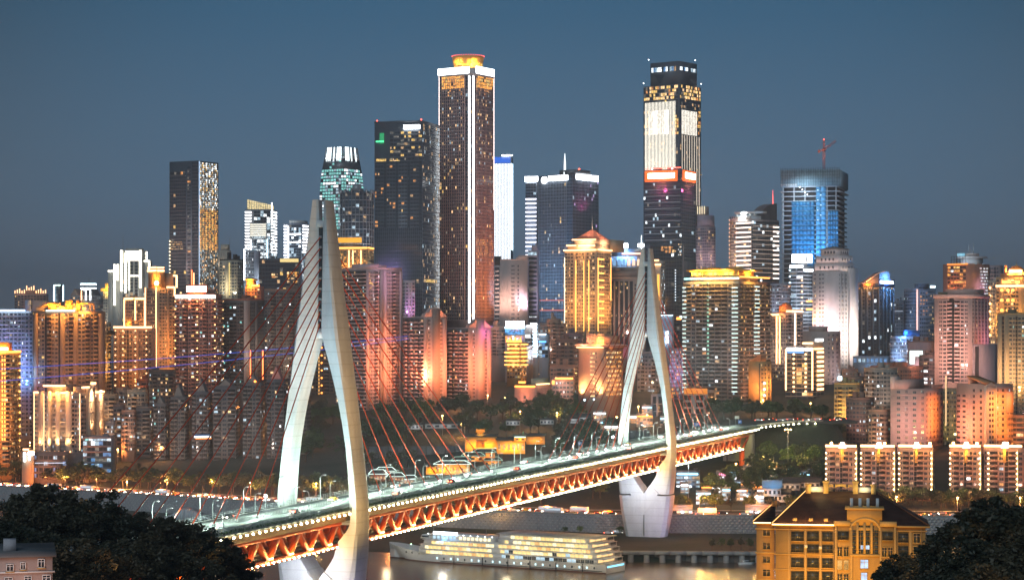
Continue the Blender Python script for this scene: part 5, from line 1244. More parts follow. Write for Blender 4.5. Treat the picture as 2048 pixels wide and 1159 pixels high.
t.facade('A', 'n', 3, 2, .1); t.facade('B', 'wb', 3, 3, .3, WARM); t.flood('A', GOLD, .6, yb=770); t.sign('A', 206, 212, 643, 646, neon_warm, name='roof_light_box'); t.block('roof_trees', .1, 3, 1, 6, t.H - 10, t.H - 7, dark); t.done()
t = Tower('golden_west_tower', 'golden balcony tower with an orange rooftop sign box cut by the left frame', -40, 20, 41, 703, 1455, W((.45, .33, .17)), yb=905, aspect=1.3)
t.facade('A', 'bwPb', 3.0, 3.0, .42, WARM); t.facade('B', 'nwnw', 3.0, 2.2, .32, WARM)
for x in (5, 10): t.strip('A', (x, 712), (x, 880), .7, neon_orange)
for k in range(9): t.strip('A', (2, 722 + k * 19), (8, 722 + k * 19), .5, neon_red)
for k in range(8): t.facade('A', 'w', 3, 3, 1, [(TE, 1)], x=(11, 15), y=(722 + k * 19, 728 + k * 19), band=None, out=.1)
t.dots('B', 37, 712, 880, 13, neon_gold, .8); t.strip('A', (0, 703), (20, 703), 1.4, neon_orange); t.strip('B', (20, 703), (40, 703), 1.4, neon_orange)
t.block('sign_box', -t.LA + t.u('A', -14), -t.LA + t.u('A', 18), 1, 7, t.H + .01, t.z(684), W((.7, .24, .05), 'board')); lamp('sign_light', 'SPOT', tuple(t.pt('A', t.u('A', 5), 7, t.z(702))), 15000, (1, .4, .06), parent=t.root, target=tuple(t.pt('A', t.u('A', 5), 0, t.z(692))), cone=110)
t.sign('A', -2, 16, 694, 700, mat_emit('sign_core', (1, .72, .4), 5), out=-.6); t.flood('B', GOLD, .5, n=2, yb=880); t.flood('A', ORANGE, .3, yb=900); t.done()

# gold pilaster hotel with podium
hw_ = W((.38, .29, .24))
t = Tower('pilaster_hotel', 'riverside hotel with tall golden uplit pilasters on a dark podium', 68, 160, 205, 785, 1445, hw_, yb=902, aspect=1.5)
t.facade('A', 'wnbwn', 3.0, 2.6, .18, [(CO, 2), (WH, 1), (WA, 1), (DI, 2)], wz=.5, base=GB); t.facade('B', 'wbw', 3.0, 2.8, .12, RES)
pm = W((.55, .45, .36), 'pilaster')
for xa, xb in ((79, 88), (97, 103), (113, 121), (133, 144)):
    ua, ub = t.u('A', xa), t.u('A', xb); q = MB(); t.boxes(q, 'A', ua, ub, 0, t.H + 1.0, 0, 1.8); 
    for k in range(1, 10): t.boxes(q, 'A', ua - .15, ub + .15, t.H * k / 10 - .15, t.H * k / 10 + .15, 1.8, 1.95)
    q.build('pilaster', pm, t.root)
    for xx in (xa, xb): lamp('pilaster_uplight', 'SPOT', tuple(t.pt('A', t.u('A', xx), 4.2, t.z(900))), 15000, (1, .6, .24), parent=t.root, target=tuple(t.pt('A', t.u('A', (xa + xb) / 2), 1.8, t.z(835))), cone=60); t.dots('A', xx, 902, 902, 1, neon_warm, .6, out=3.4, each=True, name='uplight')
for xa, xb in ((172, 186), (191, 204)):
    ua, ub = t.u('B', xa), t.u('B', xb); q = MB(); t.boxes(q, 'B', ua, ub, 0, t.z(776 if xa < 180 else 782), 0, 1.5)
    for k in range(1, 9): t.boxes(q, 'B', ua - .1, ub + .1, t.H * k / 9 - .2, t.H * k / 9 + .2, 1.5, 1.7)
    q.build('pilaster', pm, t.root)
    lamp('pilaster_uplight', 'SPOT', tuple(t.pt('B', (ua + ub) / 2, 7, t.z(875))), 30000, (1, .5, .24), parent=t.root, target=tuple(t.pt('B', (ua + ub) / 2, 1.5, t.z(820))), cone=70)
    lamp('pilaster_downlight', 'SPOT', tuple(t.pt('B', (ua + ub) / 2, 5, t.z(778))), 12000, (1, .6, .3), parent=t.root, target=tuple(t.pt('B', (ua + ub) / 2, 1.5, t.z(792))), cone=90)
for a, b, y in ((68, 86, 784), (113, 146, 785), (86, 128, 771), (147, 159, 775)): t.strip('A', (a, y), (b, y), 1.2, neon_warm, out=1.2 if y > 780 else -3)
for a, b, y in ((163, 174, 774), (187, 204, 783)): t.strip('B', (a, y), (b, y), 1.2, neon_warm, out=2)
for xx in (68.5, 79, 88, 160): t.strip('A', (xx, 786), (xx, 900), .35, mat_emit('line_warm_thin', (1, .6, .3), 3))
t.tier(.2, .62, .15, .6, t.H + .01, t.z(770)); t.tier(.85, 1.0, .0, .4, t.H + .01, t.z(773)); t.block('roof_tower', -1.5, 1.2, t.LB * .55, t.LB * .72, t.H - .02, t.z(765), pm); t.strip('B', (181, 766), (188, 766), 1.6, neon_warm, out=1.5)
lamp('roof_light', 'POINT', tuple(t.pt('A', t.u('A', 108), 3, t.z(777))), 5000, AMBER, parent=t.root); lamp('roof_light', 'POINT', tuple(t.pt('A', t.u('A', 130), 4, t.z(780))), 4000, AMBER, parent=t.root)
t.block('podium', -t.LA - 1, 8, -9, t.LB, -3, t.z(905), W((.14, .13, .13))); t.done()
t2 = Tower('hotel_podium', 'dark podium block with a few blue and warm windows below the pilaster hotel', 68, 134, 140, 904, 1428, W((.16, .14, .14)), yb=935, depth=9)
t2.facade('A', 'w', 4.5, 3.2, .3, [(WA, 2), (BL, 2), (CO, 1)], wx=.75, wz=.6); t2.strip('A', (70, 924), (132, 926), .5, mat_emit('canopy_line', (.8, .85, 1), 1.0)); t2.done()
t = Tower('blue_window_office', 'low grey office with blue white ribbon windows right of the pilaster hotel', 166, 222, 232, 876, 1425, W((.26, .24, .25)), yb=935)
t.facade('A', 'g', 3.6, 2.6, .55, [(CO, 3), (WH, 1), (BL, 1), (DI, 2)], wz=.4, band=(.4, 1.3)); t.facade('A', 'g', 2.4, 2.4, .95, [(WH, 2), (CO, 2), (TE, 1)], x=(170, 222), y=(876, 881), out=.1, band=None); t.roof(1, 3); t.done()
t = Tower('sign_pavilion', 'small riverside pavilion with white lit characters beside the pilaster hotel', 44, 66, 70, 900, 1420, W((.3, .25, .2)), yb=930, depth=10)
t.sign('A', 47, 52, 904, 922, neon_white, chars=1); t.sign('A', 57, 61, 912, 919, neon_white, chars=1); t.sign('A', 56, 69, 903, 909, neon_white, chars=3); t.strip('A', (46, 898), (58, 898), 1.2, neon_warm); t.strip('A', (57, 901), (69, 902), .9, neon_warm); t.flood('A', (1, .7, .3), .1); t.done()

# small hillside blocks between hotel and old apartments
hs = [(207, 236, 790, 840, 1560, 'squat tan hillside house with two lit windows left of the rust block', (.34, .28, .2)), (232, 262, 778, 850, 1590, 'dim brown hillside block with a flat roof under the lamp studded tower', (.22, .17, .14)),
      (273, 299, 760, 800, 1640, 'small rust red hillside house under the tan tower', (.45, .14, .07)), (254, 296, 782, 850, 1570, 'beige hillside house with one blank gable wall', (.4, .34, .26)),
      (226, 250, 812, 870, 1520, 'narrow grey brown hillside house above the ribbon window office', (.25, .21, .19)), (243, 272, 822, 880, 1500, 'terraced pinkish hillside house with a lit corner', (.42, .26, .2)),
      (272, 306, 815, 890, 1510, 'dark balcony block at the foot of the old apartments', (.17, .15, .14)), (210, 232, 845, 880, 1470, 'low lit house roof just behind the pilaster hotel', (.42, .32, .28)), (298, 352, 742, 800, 1640, 'dark plinth block with dim windows under the light line of the tan tower', (.12, .1, .09))]
for i, (xa, xb, ya, yb2, d, lb, c) in enumerate(hs):
    t = Tower('hillside_house', lb, xa, xb - 6, xb, ya, d, W(c), yb=yb2, group='small blocks on the western slope'); t.facade('A', 'wbnw' if i % 2 else 'wb', 3.0, 3.0, .2, RES); t.facade('B', 'w', 3.0, 3.0, .1); t.roof(2, 3); t.flood('A', (1, .6, .35), .05 if i not in (0, 2, 5, 7) else .16); t.done()

# the row of old apartment towers behind the cables
oa = [(308, 338, 806, 'first old apartment tower of the dark row behind the left cables'), (341, 378, 793, 'old apartment tower with a small peaked roof, second of the dark row'), (384, 424, 783, 'old apartment tower with a steep dark gable behind the cable car'),
      (427, 480, 772, 'broad old apartment tower in the middle of the dark row'), (486, 530, 765, 'old apartment tower with one lit roof lamp in the dark row'), (534, 576, 758, 'old apartment tower with a pinkish roof peak near the nearer pylon'), (580, 622, 752, 'last old apartment tower of the dark row, half hidden by the nearer pylon')]
for i, (xa, xb, ya, lb) in enumerate(oa):
    t = Tower('old_apartment_tower', lb, xa, xb - 9, xb, ya, 1490 - i * 4, W((.17 - .008 * i, .15 - .006 * i, .145 - .004 * i)), yb=945, group='old apartment towers above the river road', aspect=1.2)
    t.facade('A', ('bwb', 'bbwb', 'bwbb')[i % 3], 2.9, 3.2, .055, RES, band=(.35, .4)); t.facade('B', 'ws', 2.9, 3, .08, RES)
    a = -t.LA * .8; b = -t.LA * .15; q = MB(); z0_, z1_ = t.H + .01, t.H + (9 if i in (1, 2, 5) else 5)
    v = [(a, 1, z0_), (b, 1, z0_), ((a + b) / 2, 1, z1_), (a, t.LB * .7, z0_), (b, t.LB * .7, z0_), ((a + b) / 2, t.LB * .7, z1_)]; q.add(v, [(0, 1, 2), (5, 4, 3)]); q.add(v, [(0, 2, 5, 3), (1, 4, 5, 2)]); q.build('gable_roof', roof_grey if i != 5 else W((.45, .2, .18)), t.root)
    if i == 4: MB().ico((-t.LA * .3, -.5, t.H + 1), .9).build('roof_lamp', neon_orange, t.root)
    t.flood('A', (1, .75, .6), .03, yb=930, dist=45); t.done()

# ============================================================ centre, mid distance
t = Tower('gold_lattice_building', 'golden lit block with an orange sign board beside the nearer pylon', 676, 735, 748, 496, 2120, W((.5, .34, .16)), yb=540)
t.facade('A', 'wnpwp', 3.2, 2.6, .45, [(GO, 2), (WB, 2), (YE, 1)]); t.facade('B', 'w', 3.2, 2.6, .3, WARM); t.strip('A', (677, 495), (735, 496), 1.6, neon_gold); t.strip('B', (736, 496), (747, 496), 1.4, neon_gold)
t.sign('A', 676, 722, 475, 485, mat_emit('board_orange', (1, .42, .04), 1.2), out=-3); t.block('sign_frame', -t.LA, -t.LA * .25, 3.2, 4, t.H + .01, t.z(488), steel)
for x in (698, 706, 722): t.strip('A', (x, 500), (x, 535), 1.0, neon_warm)
t.flood('A', GOLD, .5, n=2); t.done()
t = Tower('purple_lit_block', 'slim apartment block washed in purple light behind the coral tower', 804, 811, 830, 560, 1850, W((.5, .45, .48)), yb=640, aspect=.5)
t.facade('B', 'wlw', 3.0, 3, .06, RES, litm=DI); t.facade('A', 'w', 3, 3, 0); t.flood('B', (.75, .3, .9), .18); t.done()
t = Tower('coral_tower', 'tall apartment tower with dark left face and coral lit right face beside the pylon', 674, 733, 804, 537, 1705, W((.45, .36, .33)), yb=800, aspect=1.0)
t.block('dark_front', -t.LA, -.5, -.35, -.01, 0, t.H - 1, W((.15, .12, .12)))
t.facade('A', 'bBbsbB', 3.05, 3.0, .12, RES, out=.36, band=(.3, .4)); t.facade('B', 'PnwnsbwnP', 3.05, 2.6, .05, RES, wx=.5)
t.block('shaft', .02, .8, t.LB * .36, t.LB * .46, 0, t.H - .5, W((.22, .2, .17))); t.tier(.5, 1.0, .0, .35, t.H + .01, t.z(527), W((.4, .37, .4))); t.roof(3, 4)
t.flood('B', (1, .27, .12), .42, yt=600, yb=800, n=2, dist=38); t.flood('B', (.9, .5, .85), .14, yt=540, yb=590, up=False, dist=20); t.flood('A', (.5, .6, .9), .02); t.done()
for (xa, xm_, xb, ya, d, yb2, lb, vio) in ((806, 848, 893, 633, 1700, 795, 'shouldered coral lit tower with dark left flank in front of the tallest tower', False), (895, 937, 982, 655, 1725, 775, 'second shouldered coral tower with a magenta lit shoulder', True)):
    t = Tower('shouldered_tower', lb, xa, xm_, xb, ya, d, W((.46, .36, .33)), yb=yb2, aspect=1.0, group='pair of shouldered coral towers')
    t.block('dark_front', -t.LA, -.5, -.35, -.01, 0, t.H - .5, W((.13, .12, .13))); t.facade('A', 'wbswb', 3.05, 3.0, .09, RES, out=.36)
    t.facade('B', 'PnPsPnP', 3.05, 2.6, .06, RES, pier=.3); t.block('shaft', .02, .9, t.LB * .36, t.LB * .68, 0, t.z(618 if not vio else 640), W((.3, .22, .18)) if not vio else None)
    prof = [(0, 0), (.08, 5), (.2, 6), (.3, 11), (.36, 13), (.7, 13), (.74, 10), (.86, 5), (.95, 4), (1, 0)]
    q = MB(); n_ = len(prof); vv = [(x, t.LB * a, t.H + .01 + h * .55) for x in (-4, .0) for a, h in prof]; q.add(vv, [tuple(range(n_))]); q.add(vv, [tuple(range(2 * n_ - 1, n_ - 1, -1))]); q.add(vv, [(k, n_ + k, n_ + (k + 1) % n_, (k + 1) % n_) for k in range(n_)]); q.build('shoulder_gable', t.wall, t.root)
    t.flood('B', (1, .26, .11), .5, n=2, dist=34)
    if vio: t.flood('B', (1, .2, .7), .2, yt=650, yb=690, up=False, dist=12, x=(960, 982))
    t.done()

# billboard, pagoda and clutter in the middle
t = Tower('billboard_building', 'white building carrying a blue video wall under four white block letters', 1010, 1050, 1072, 655, 1850, W((.55, .5, .5)), yb=730)
t.block('sign_frame', -t.LA, 0, 1, 1.6, t.H + .01, t.z(641), dark_metal)
for k in range(4): t.sign('A', 1012.5 + k * 9.6, 1019.5 + k * 9.6, 641.5, 652, sign_white, out=.8, name='sign_character')
MB().box(-t.LA + .3, -.3, -.5, -.05, t.z(668), t.z(655.5)).build('video_wall', mat_emit('screen_blue', (.12, .42, .9), .9, True, .8), t.root)
q = MB()
for k in range(16):
    a = t.r.uniform(.02, .9); q.box(-t.LA * (1 - a), -t.LA * (1 - a) + t.LA * .07, -.5, -.05, t.z(680), t.z(670 + 6 * t.r.random()), int(t.r.choice([CO, WH, WA, GO, TE, VI])))
q.build('shop_screens', WINM, t.root, kind='stuff')
t.facade('B', 'g', 3.4, 5, .3, COOL, y=(668, 690)); t.flood('B', COOLW, .25); t.strip('A', (1010, 655), (1050, 655), 1.3, neon_cool); t.strip('B', (1052, 652), (1071, 652), 1.4, neon_white); lamp('sign_light', 'POINT', tuple(t.pt('A', t.u('A', 1030), 6, t.z(636))), 14000, (1, .25, .05), parent=t.root, size=2); t.done()
t = Tower('white_lift_tower', 'slim bluish white stair tower with ladder like lit landings', 1066, 1074, 1080, 648, 1840, W((.55, .58, .62)), yb=715, aspect=.8)
for k in range(9): t.strip('A', (1067, 655 + k * 7), (1074, 655 + k * 7), 1.5, neon_cool)
t.strip('A', (1062, 648), (1074, 648), 1.6, neon_white); t.flood('B', COOLW, .3); t.done()
t = Tower('blue_side_shop', 'low shop block with blue lit fascia behind the pagoda tower', 1078, 1096, 1099, 668, 1800, W((.3, .34, .4)), yb=720)
t.strip('A', (1078, 683), (1092, 683), 1.2, neon_blue); t.strip('A', (1078, 668), (1092, 668), .8, neon_cool); t.facade('A', 'g', 3, 3, .6, [(BL, 2), (CO, 2)], y=(684, 715)); t.done()
t = Tower('tiered_gold_restaurant', 'small golden tiered restaurant with glowing eaves below the billboard', 1014, 1040, 1053, 684, 1800, W((.45, .28, .08), 'gold2'), yb=735, aspect=1.2)
for k in range(6):
    y = 688 + k * 8.2
    t.strip('A', (1011 + (6 if k < 2 else 0), y), (1039, y), 1.2, neon_gold, out=2.6); t.strip('B', (1041, y), (1052, y), 1.0, neon_gold, out=2.0)
for k in range(6): q = MB(); a = -t.LA + t.LA * k / 5; q.add([(a - 1.2, 0, t.H), (a + 1.2, 0, t.H), (a, 0, t.z(677 - (k % 2) * 3)), (a - 1.2, 1.4, t.H), (a + 1.2, 1.4, t.H), (a, 1.4, t.z(677 - (k % 2) * 3))], [(0, 1, 2), (5, 4, 3)]); q.add([(a - 1.2, 0, t.H), (a + 1.2, 0, t.H), (a, 0, t.z(677 - (k % 2) * 3)), (a - 1.2, 1.4, t.H), (a + 1.2, 1.4, t.H), (a, 1.4, t.z(677 - (k % 2) * 3))], [(0, 2, 5, 3), (1, 4, 5, 2)]); q.build('flame_finial', neon_orange, t.root)
t.facade('A', 'w', 3, 2.6, .5, WARM); t.facade('B', 'w', 3, 2.6, .5, WARM); t.flood('A', GOLD, .4); t.done()
for (xa, xm_, xb, ya, d, yb2, c, lb, L) in ((1096, 1112, 1122, 640, 1830, 720, (.36, .27, .2), 'tan blocky building right of the blue fascia shop', .06), (1112, 1146, 1156, 680, 1720, 765, (.2, .13, .11), 'dark reddish apartment block beside the lattice hotel', .05), (1079, 1128, 1132, 648, 1900, 690, (.3, .24, .2), 'low brown rooftops under the logo tower', .04),
        (1127, 1160, 1166, 668, 1800, 700, (.22, .16, .17), 'mauve low block under the golden pyramid tower', .05), (975, 1010, 1014, 655, 1870, 690, (.4, .33, .3), 'pale low block left of the billboard building', .06), (1100, 1146, 1150, 732, 1690, 770, (.4, .22, .16), 'salmon walled low block above the river complex', .12)):
    t = Tower('mid_block', lb, xa, xm_, xb, ya, d, W(c), yb=yb2); t.facade('A', 'wnb', 3.1, 3, .1, RES); t.facade('B', 'w', 3.1, 3, .05); t.roof(2, 5); t.flood('A', (1, .4, .3), L); t.flood('B', (1, .5, .3), L); t.done()
t = Tower('lattice_hotel', 'warm uplit hotel with a grid of glowing windows under a fringed roof', 1157, 1208, 1246, 694, 1600, W((.44, .27, .19)), yb=800, aspect=.9)
t.facade('A', 'w', 3.2, 3, .85, [(WB, 3), (WA, 2)], x=(1180, 1190), y=(702, 795), wx=.85, wz=.4, band=None); t.facade('A', 'w', 3.2, 3, .2, WARM, x=(1190, 1194), y=(702, 795), band=None); t.facade('B', 'wnw', 3.5, 2.1, .95, [(GO, 3), (WB, 3), (AM, 1)], x=(1212, 1243), y=(700, 792), wz=.42, band=(.3, .5))
t.block('eave', -t.LA - 2.2, 2.2, -2.2, t.LB + 2.2, t.H + .01, t.z(690.5), W((.5, .25, .2))); q = MB()
for k in range(22): a = -t.LA - 2 + (t.LA + 4) * k / 21; q.beam((a, -2.4, t.z(690)), (a, 1.5, t.z(688)), .5, .5)
for k in range(16): b = -2 + (t.LB + 4) * k / 15; q.beam((2.4, b, t.z(690)), (-1, b, t.z(688)), .5, .5)
q.build('eave_tiles', W((.6, .42, .36)), t.root, kind='stuff')
t.tier(.3, .95, .1, .9, t.z(690.5) + .01, t.z(671), W((.4, .25, .2))); q = MB()
for k in range(12): a = -t.LA * .7 + t.LA * .64 * k / 11; q.beam((a, t.LB * .1 - 1, t.z(690)), (a, t.LB * .1 - 1, t.z(668)), .4, .4)
for z in (t.z(688), t.z(681), t.z(674), t.z(668)): q.beam((-t.LA * .72, t.LB * .1 - 1, z), (-t.LA * .04, t.LB * .1 - 1, z), .4, .4)
q.build('roof_lattice', W((.62, .48, .4)), t.root)
t.strip('A', (1157, 694), (1208, 694), .8, neon_warm, out=2.4); lamp('roof_light', 'POINT', (-t.LA * .1, -3, t.z(682)), 9000, ORANGE, parent=t.root); lamp('roof_light', 'POINT', (-t.LA * .7, -4, t.z(684)), 5000, PINK, parent=t.root)
for xa in (1164, 1201): lamp('uplight', 'SPOT', tuple(t.pt('A', t.u('A', xa), 5, t.z(799))), 36000, (1, .72, .3), parent=t.root, target=tuple(t.pt('A', t.u('A', xa), 0, t.z(750))), cone=75)
t.dots('A', 1176, 799, 799, 1, neon_cool, .8, out=4, each=True, name='uplight'); t.dots('A', 1195, 798, 798, 1, neon_cool, .8, out=4, each=True, name='uplight')
t.flood('A', (1, .36, .14), .22, n=2); t.flood('B', (1, .4, .15), .16); t.done()
t = Tower('river_complex', 'low pink complex with an orange glowing eave and long blank front', 1029, 1071, 1100, 772, 1640, W((.42, .27, .23)), yb=810, aspect=1.6)
t.sign('A', 1030, 1070, 770.5, 774, neon_orange, out=.7, name='eave_light'); t.strip('B', (1072, 770), (1098, 765), 1.0, neon_warm); t.facade('B', 'pw', 3.4, 2.4, .06, RES, pier=1); t.sign('A', 1037, 1048, 762, 766, neon_orange, out=-3); t.tier(.5, 1.0, .4, .9, t.H + .01, t.z(757), W((.2, .28, .24))); t.flood('A', (1, .3, .12), .3, up=False, dist=10); t.flood('A', (1, .45, .35), .1); t.flood('B', (1, .45, .3), .12)
t.facade('A', 'w', 4, 5, 0, x=(1046, 1054), y=(788, 800), band=None); t.done()
t = Tower('river_complex_wing', 'pink right wing of the river complex with window rows and sloping light line', 1100, 1104, 1147, 757, 1650, W((.42, .27, .23)), yb=810, aspect=.2)
t.facade('B', 'w', 3.2, 2.6, .14, [(WH, 1), (CO, 2)], wx=.7); t.strip('B', (1110, 759), (1146, 753), 1.4, neon_gold); t.flood('B', (1, .5, .35), .2, up=False, dist=12); t.sign('B', 1104, 1109, 760, 768, neon_gold, out=1, name='crest_sign'); t.done()
# ============================================================ east side
t = Tower('grand_residence', 'huge grey brown residential block with teal lit balcony columns and a golden roof pavilion', 1366, 1478, 1541, 562, 1660, W((.21, .18, .17)), yb=795, aspect=1.15)
t.facade('A', 'Bwbbbbbwb', 3.15, 3.1, .12, [(WA, 2), (AM, 1.5), (CO, 2), (WH, 1)], band=(.5, .55)); t.facade('B', 'bBwbB', 3.15, 3.0, .1, WARM, band=(.5, .5))
tb = mat_emit('balcony_mint', (.75, 1, .92), 1.5, False)
for x0_, x1_ in ((1366.5, 1373), (1465, 1476)):
    for k in range(26): t.strip('A', (x0_, 575 + k * 8.3), (x1_, 575 + k * 8.3), .75, tb, out=1.5)
for k in range(17): t.strip('B', (1507, 573 + k * 8.3), (1516, 573 + k * 8.3), .75, tb, out=1.5)
for k in range(20): t.strip('A', (1415, 566 + k * 8.3), (1418, 566 + k * 8.3), 1.3, mat_emit('stair_mint', (.4, 1, .75), .8, False), out=.9)
t.strip('A', (1370, 557), (1478, 556.5), 1.0, neon_teal, out=1.6); t.strip('B', (1479, 556), (1536, 553), 1.0, neon_orange, out=1.6)
gw = W((.6, .36, .1), 'roofgold2'); t.tier(.06, .99, .1, .6, t.H + .01, t.z(550), W((.3, .22, .16)))
t.block('pavilion', -t.LA * .85, -1, 2.5, t.LB * .5, t.z(550) + .01, t.z(541), gw); t.block('pavilion_roof', -t.LA * .93, 3.5, -1, t.LB * .62, t.z(541) + .01, t.z(537.5), gw)
for k in range(10): a = -t.LA * .84 + t.LA * .83 * k / 9; t.block('pavilion_column', a - .5, a + .5, .3, 1.3, t.z(550), t.z(541) - .01, gw)
t.block('ridge_roof', -t.LA * .72, -t.LA * .42, 5, 12, t.z(537.5) + .01, t.z(533), gw, chamfer=2); t.block('ridge_roof', -t.LA * .3, -t.LA * .04, 5, 12, t.z(537.5) + .01, t.z(533), gw, chamfer=2)
for x in (1414, 1463): t.mast(x, 523, 536, .7, gw, out=-7, name='finial')
for a in (-.78, -.5, -.22): 
    MB().box(t.LA * a - 4, t.LA * a + 4, 1.6, 2.2, t.z(549), t.z(542.5)).build('lit_opening', neon_gold, t.root)
    lamp('roof_light', 'POINT', (t.LA * a, -6, t.z(546)), 13000, (1, .5, .07), parent=t.root)
lamp('roof_light', 'POINT', (5, t.LB * .3, t.z(546)), 12000, (1, .5, .07), parent=t.root)
t.flood('B', (1, .45, .22), .13, n=2); t.flood('B', (1, .32, .1), .2, yt=740, yb=800, x=(1480, 1495)); t.flood('A', (.8, .93, 1), .06, n=2); t.done()
t = Tower('podium_hall', 'pillared grey podium with an orange lit fascia at the foot of the grand residence', 1367, 1416, 1432, 780, 1560, W((.34, .32, .3)), yb=840)
t.sign('A', 1369, 1415, 776, 787, mat_emit('fascia_orange', (1, .3, .03), .8), out=1.2, name='fascia'); t.facade('A', 'wp', 5.5, 6.0, .0, wx=.9, wz=.7, base=DK, y=(790, 830), pier=.9); t.facade('B', 'g', 4, 4, .2, WARM); t.flood('A', (.9, .9, 1), .1); t.done()
t = Tower('violet_lit_frontage', 'violet and orange lit shop frontage glimpsed right of the farther pylon', 1338, 1368, 1372, 696, 1700, W((.3, .25, .3)), yb=775)
t.facade('A', 'nw', 3.0, 2.2, .75, [(VI, 4), (GO, 1), (CO, 2), (AM, 1)]); t.flood('A', VIO, .12); t.done()
t = Tower('letter_sign_block', 'grey block with a vertical row of white lit characters right of the farther pylon', 1322, 1344, 1348, 632, 1950, W((.3, .36, .44)), yb=700)
for k in range(3): t.sign('A', 1332, 1337, 662 + k * 8.6, 668.5 + k * 8.6, neon_white, chars=1)
t.block('side_block', -t.LA, -t.LA * .5, -.4, -.02, 0, t.H * .93, W((.3, .45, .6))); t.flood('A', COOLW, .12); t.strip('A', (1322, 630), (1346, 630), .5, neon_cool); t.done()
t = Tower('dim_terrace', 'dim terraced buildings seen through the legs of the farther pylon', 1274, 1318, 1322, 706, 1750, W((.26, .24, .24)), yb=800)
t.facade('A', 'wbw', 3.0, 3.2, .25, [(DI, 3), (WA, 1), (CO, 2)]); t.roof(3, 4); t.done()
t = Tower('pipe_wall_block', 'grey block with upright dark slots seen between the farther pylon legs', 1302, 1324, 1328, 788, 1600, W((.34, .33, .36)), yb=830)
t.facade('A', 'pd', 6, 3, 0, wx=.5, pier=.8); t.done()
t = Tower('orange_corner_block', 'bright orange gabled block at the right foot of the grand residence', 1497, 1522, 1542, 722, 1590, W((.5, .3, .13)), yb=795)
t.facade('A', 'd.', 3.2, 9, 0, band=None, wx=.2, base=GL, x=(1518, 1521)); t.facade('B', 'wp', 3.2, 2.6, .35, WARM); q = MB(); q.add([(-t.LA, -.2, t.H + .01), (0, -.2, t.H + .01), (0, -.2, t.H + 5), (-t.LA, 6, t.H + .01), (0, 6, t.H + .01), (0, 6, t.H + 5)], [(0, 1, 2), (5, 4, 3)]); q.add([(-t.LA, -.2, t.H + .01), (0, -.2, t.H + .01), (0, -.2, t.H + 5), (-t.LA, 6, t.H + .01), (0, 6, t.H + .01), (0, 6, t.H + 5)], [(0, 2, 5, 3), (1, 4, 5, 2)]); q.build('sloped_roof', W((.4, .2, .1)), t.root)
t.dots('B', 1527, 766, 790, 3, neon_cool, .9, each=True); t.flood('A', AMBER, .4, dist=14); t.flood('B', GOLD, .55, dist=14); t.done()
t = Tower('tan_strip_tower', 'tan tower with two white light strips and a pointed orange roof block', 1541, 1571, 1606, 625, 1860, W((.36, .3, .28)), yb=745, aspect=.8)
t.facade('A', 'wnw', 3.1, 2.6, .15, OFF); t.facade('B', 'wbw', 3.1, 2.6, .12, OFF)
for x, y1 in ((1554, 727), (1560, 727)): t.strip('A', (x, 632), (x, y1), 1.0, neon_warm)
t.strip('B', (1590, 626), (1590, 690), 1.4, mat_emit('strip_lamps', (1, .75, .5), 3)); t.strip('A', (1540, 629), (1558, 629), 1.6, neon_warm); t.strip('B', (1572, 622), (1605, 622), 1.6, neon_warm)
t.tier(.45, .85, .1, .5, t.H + .01, t.z(611), W((.5, .22, .1))); MB().prism([(-t.LA * .6, 3), (-t.LA * .12, 3), (-t.LA * .12, t.LB * .5), (-t.LA * .6, t.LB * .5)], t.z(611) + .01, t.z(604), top=.1).build('pointed_roof', W((.5, .18, .06)), t.root)
lamp('roof_light', 'POINT', (-t.LA * .3, -6, t.z(617)), 8000, ORANGE, parent=t.root); t.flood('A', (1, .7, .5), .16); t.flood('B', (1, .7, .5), .1); t.done()
t = Tower('twin_panel_tower', 'bluish tower under a large white double sign panel and lamp dotted edges', 1580, 1606, 1626, 532, 2080, W((.36, .4, .46)), yb=660)
t.facade('A', 'g', 3.6, 9, .12, COOL, wz=.45, band=(.3, 1.5)); t.facade('B', 'g', 3.6, 9, .1, COOL, wz=.45, band=(.3, 1.5)); t.strip('A', (1580, 533), (1606, 532), 2.4, neon_white); t.strip('B', (1607, 540), (1625, 540), 2.4, neon_white)
t.sign('A', 1584, 1602, 508, 525, sign_white, out=-6, name='sign_panel'); t.sign('B', 1603, 1624, 508, 525, sign_white, out=-4, name='sign_panel'); t.block('sign_frame', -t.LA * .9, -1, 7, 8, t.H + .01, t.z(506), steel); t.dots('A', 1580.6, 540, 640, 9, neon_cool, .8); t.dots('A', 1605, 560, 640, 8, neon_warm, .9); t.strip('B', (1612, 602), (1624, 602), 1.6, neon_orange); t.strip('B', (1612, 618), (1624, 618), 1.8, neon_gold); t.flood('A', COOLW, .22); t.flood('B', COOLW, .2); t.done()
t = Tower('blue_edge_block', 'bluish grey residential tower half hidden behind the grand residence', 1530, 1560, 1582, 566, 2000, W((.32, .34, .4)), yb=640)
t.facade('A', 'wnb', 3.1, 2.6, .12, COOL); t.facade('B', 'wn', 3.1, 2.6, .15, COOL); t.flood('A', (.7, .8, 1), .1); t.flood('B', (.5, .75, 1), .12); t.done()
t = Tower('stepped_white_tower', 'stepped white tower with a dark pyramid cap, pinkish light and little square windows', 1625, 1678, 1712, 542, 1960, W((.62, .58, .56)), yb=735, aspect=1.0)
t.facade('A', 'n.wn...', 3.9, 3.2, .05, [(YE, 2), (WB, 1)], y=(545, 730), band=None, x=(1627, 1662), wx=.4); t.facade('B', 'nPn', 3.9, 2.2, .03, WARM, band=None)
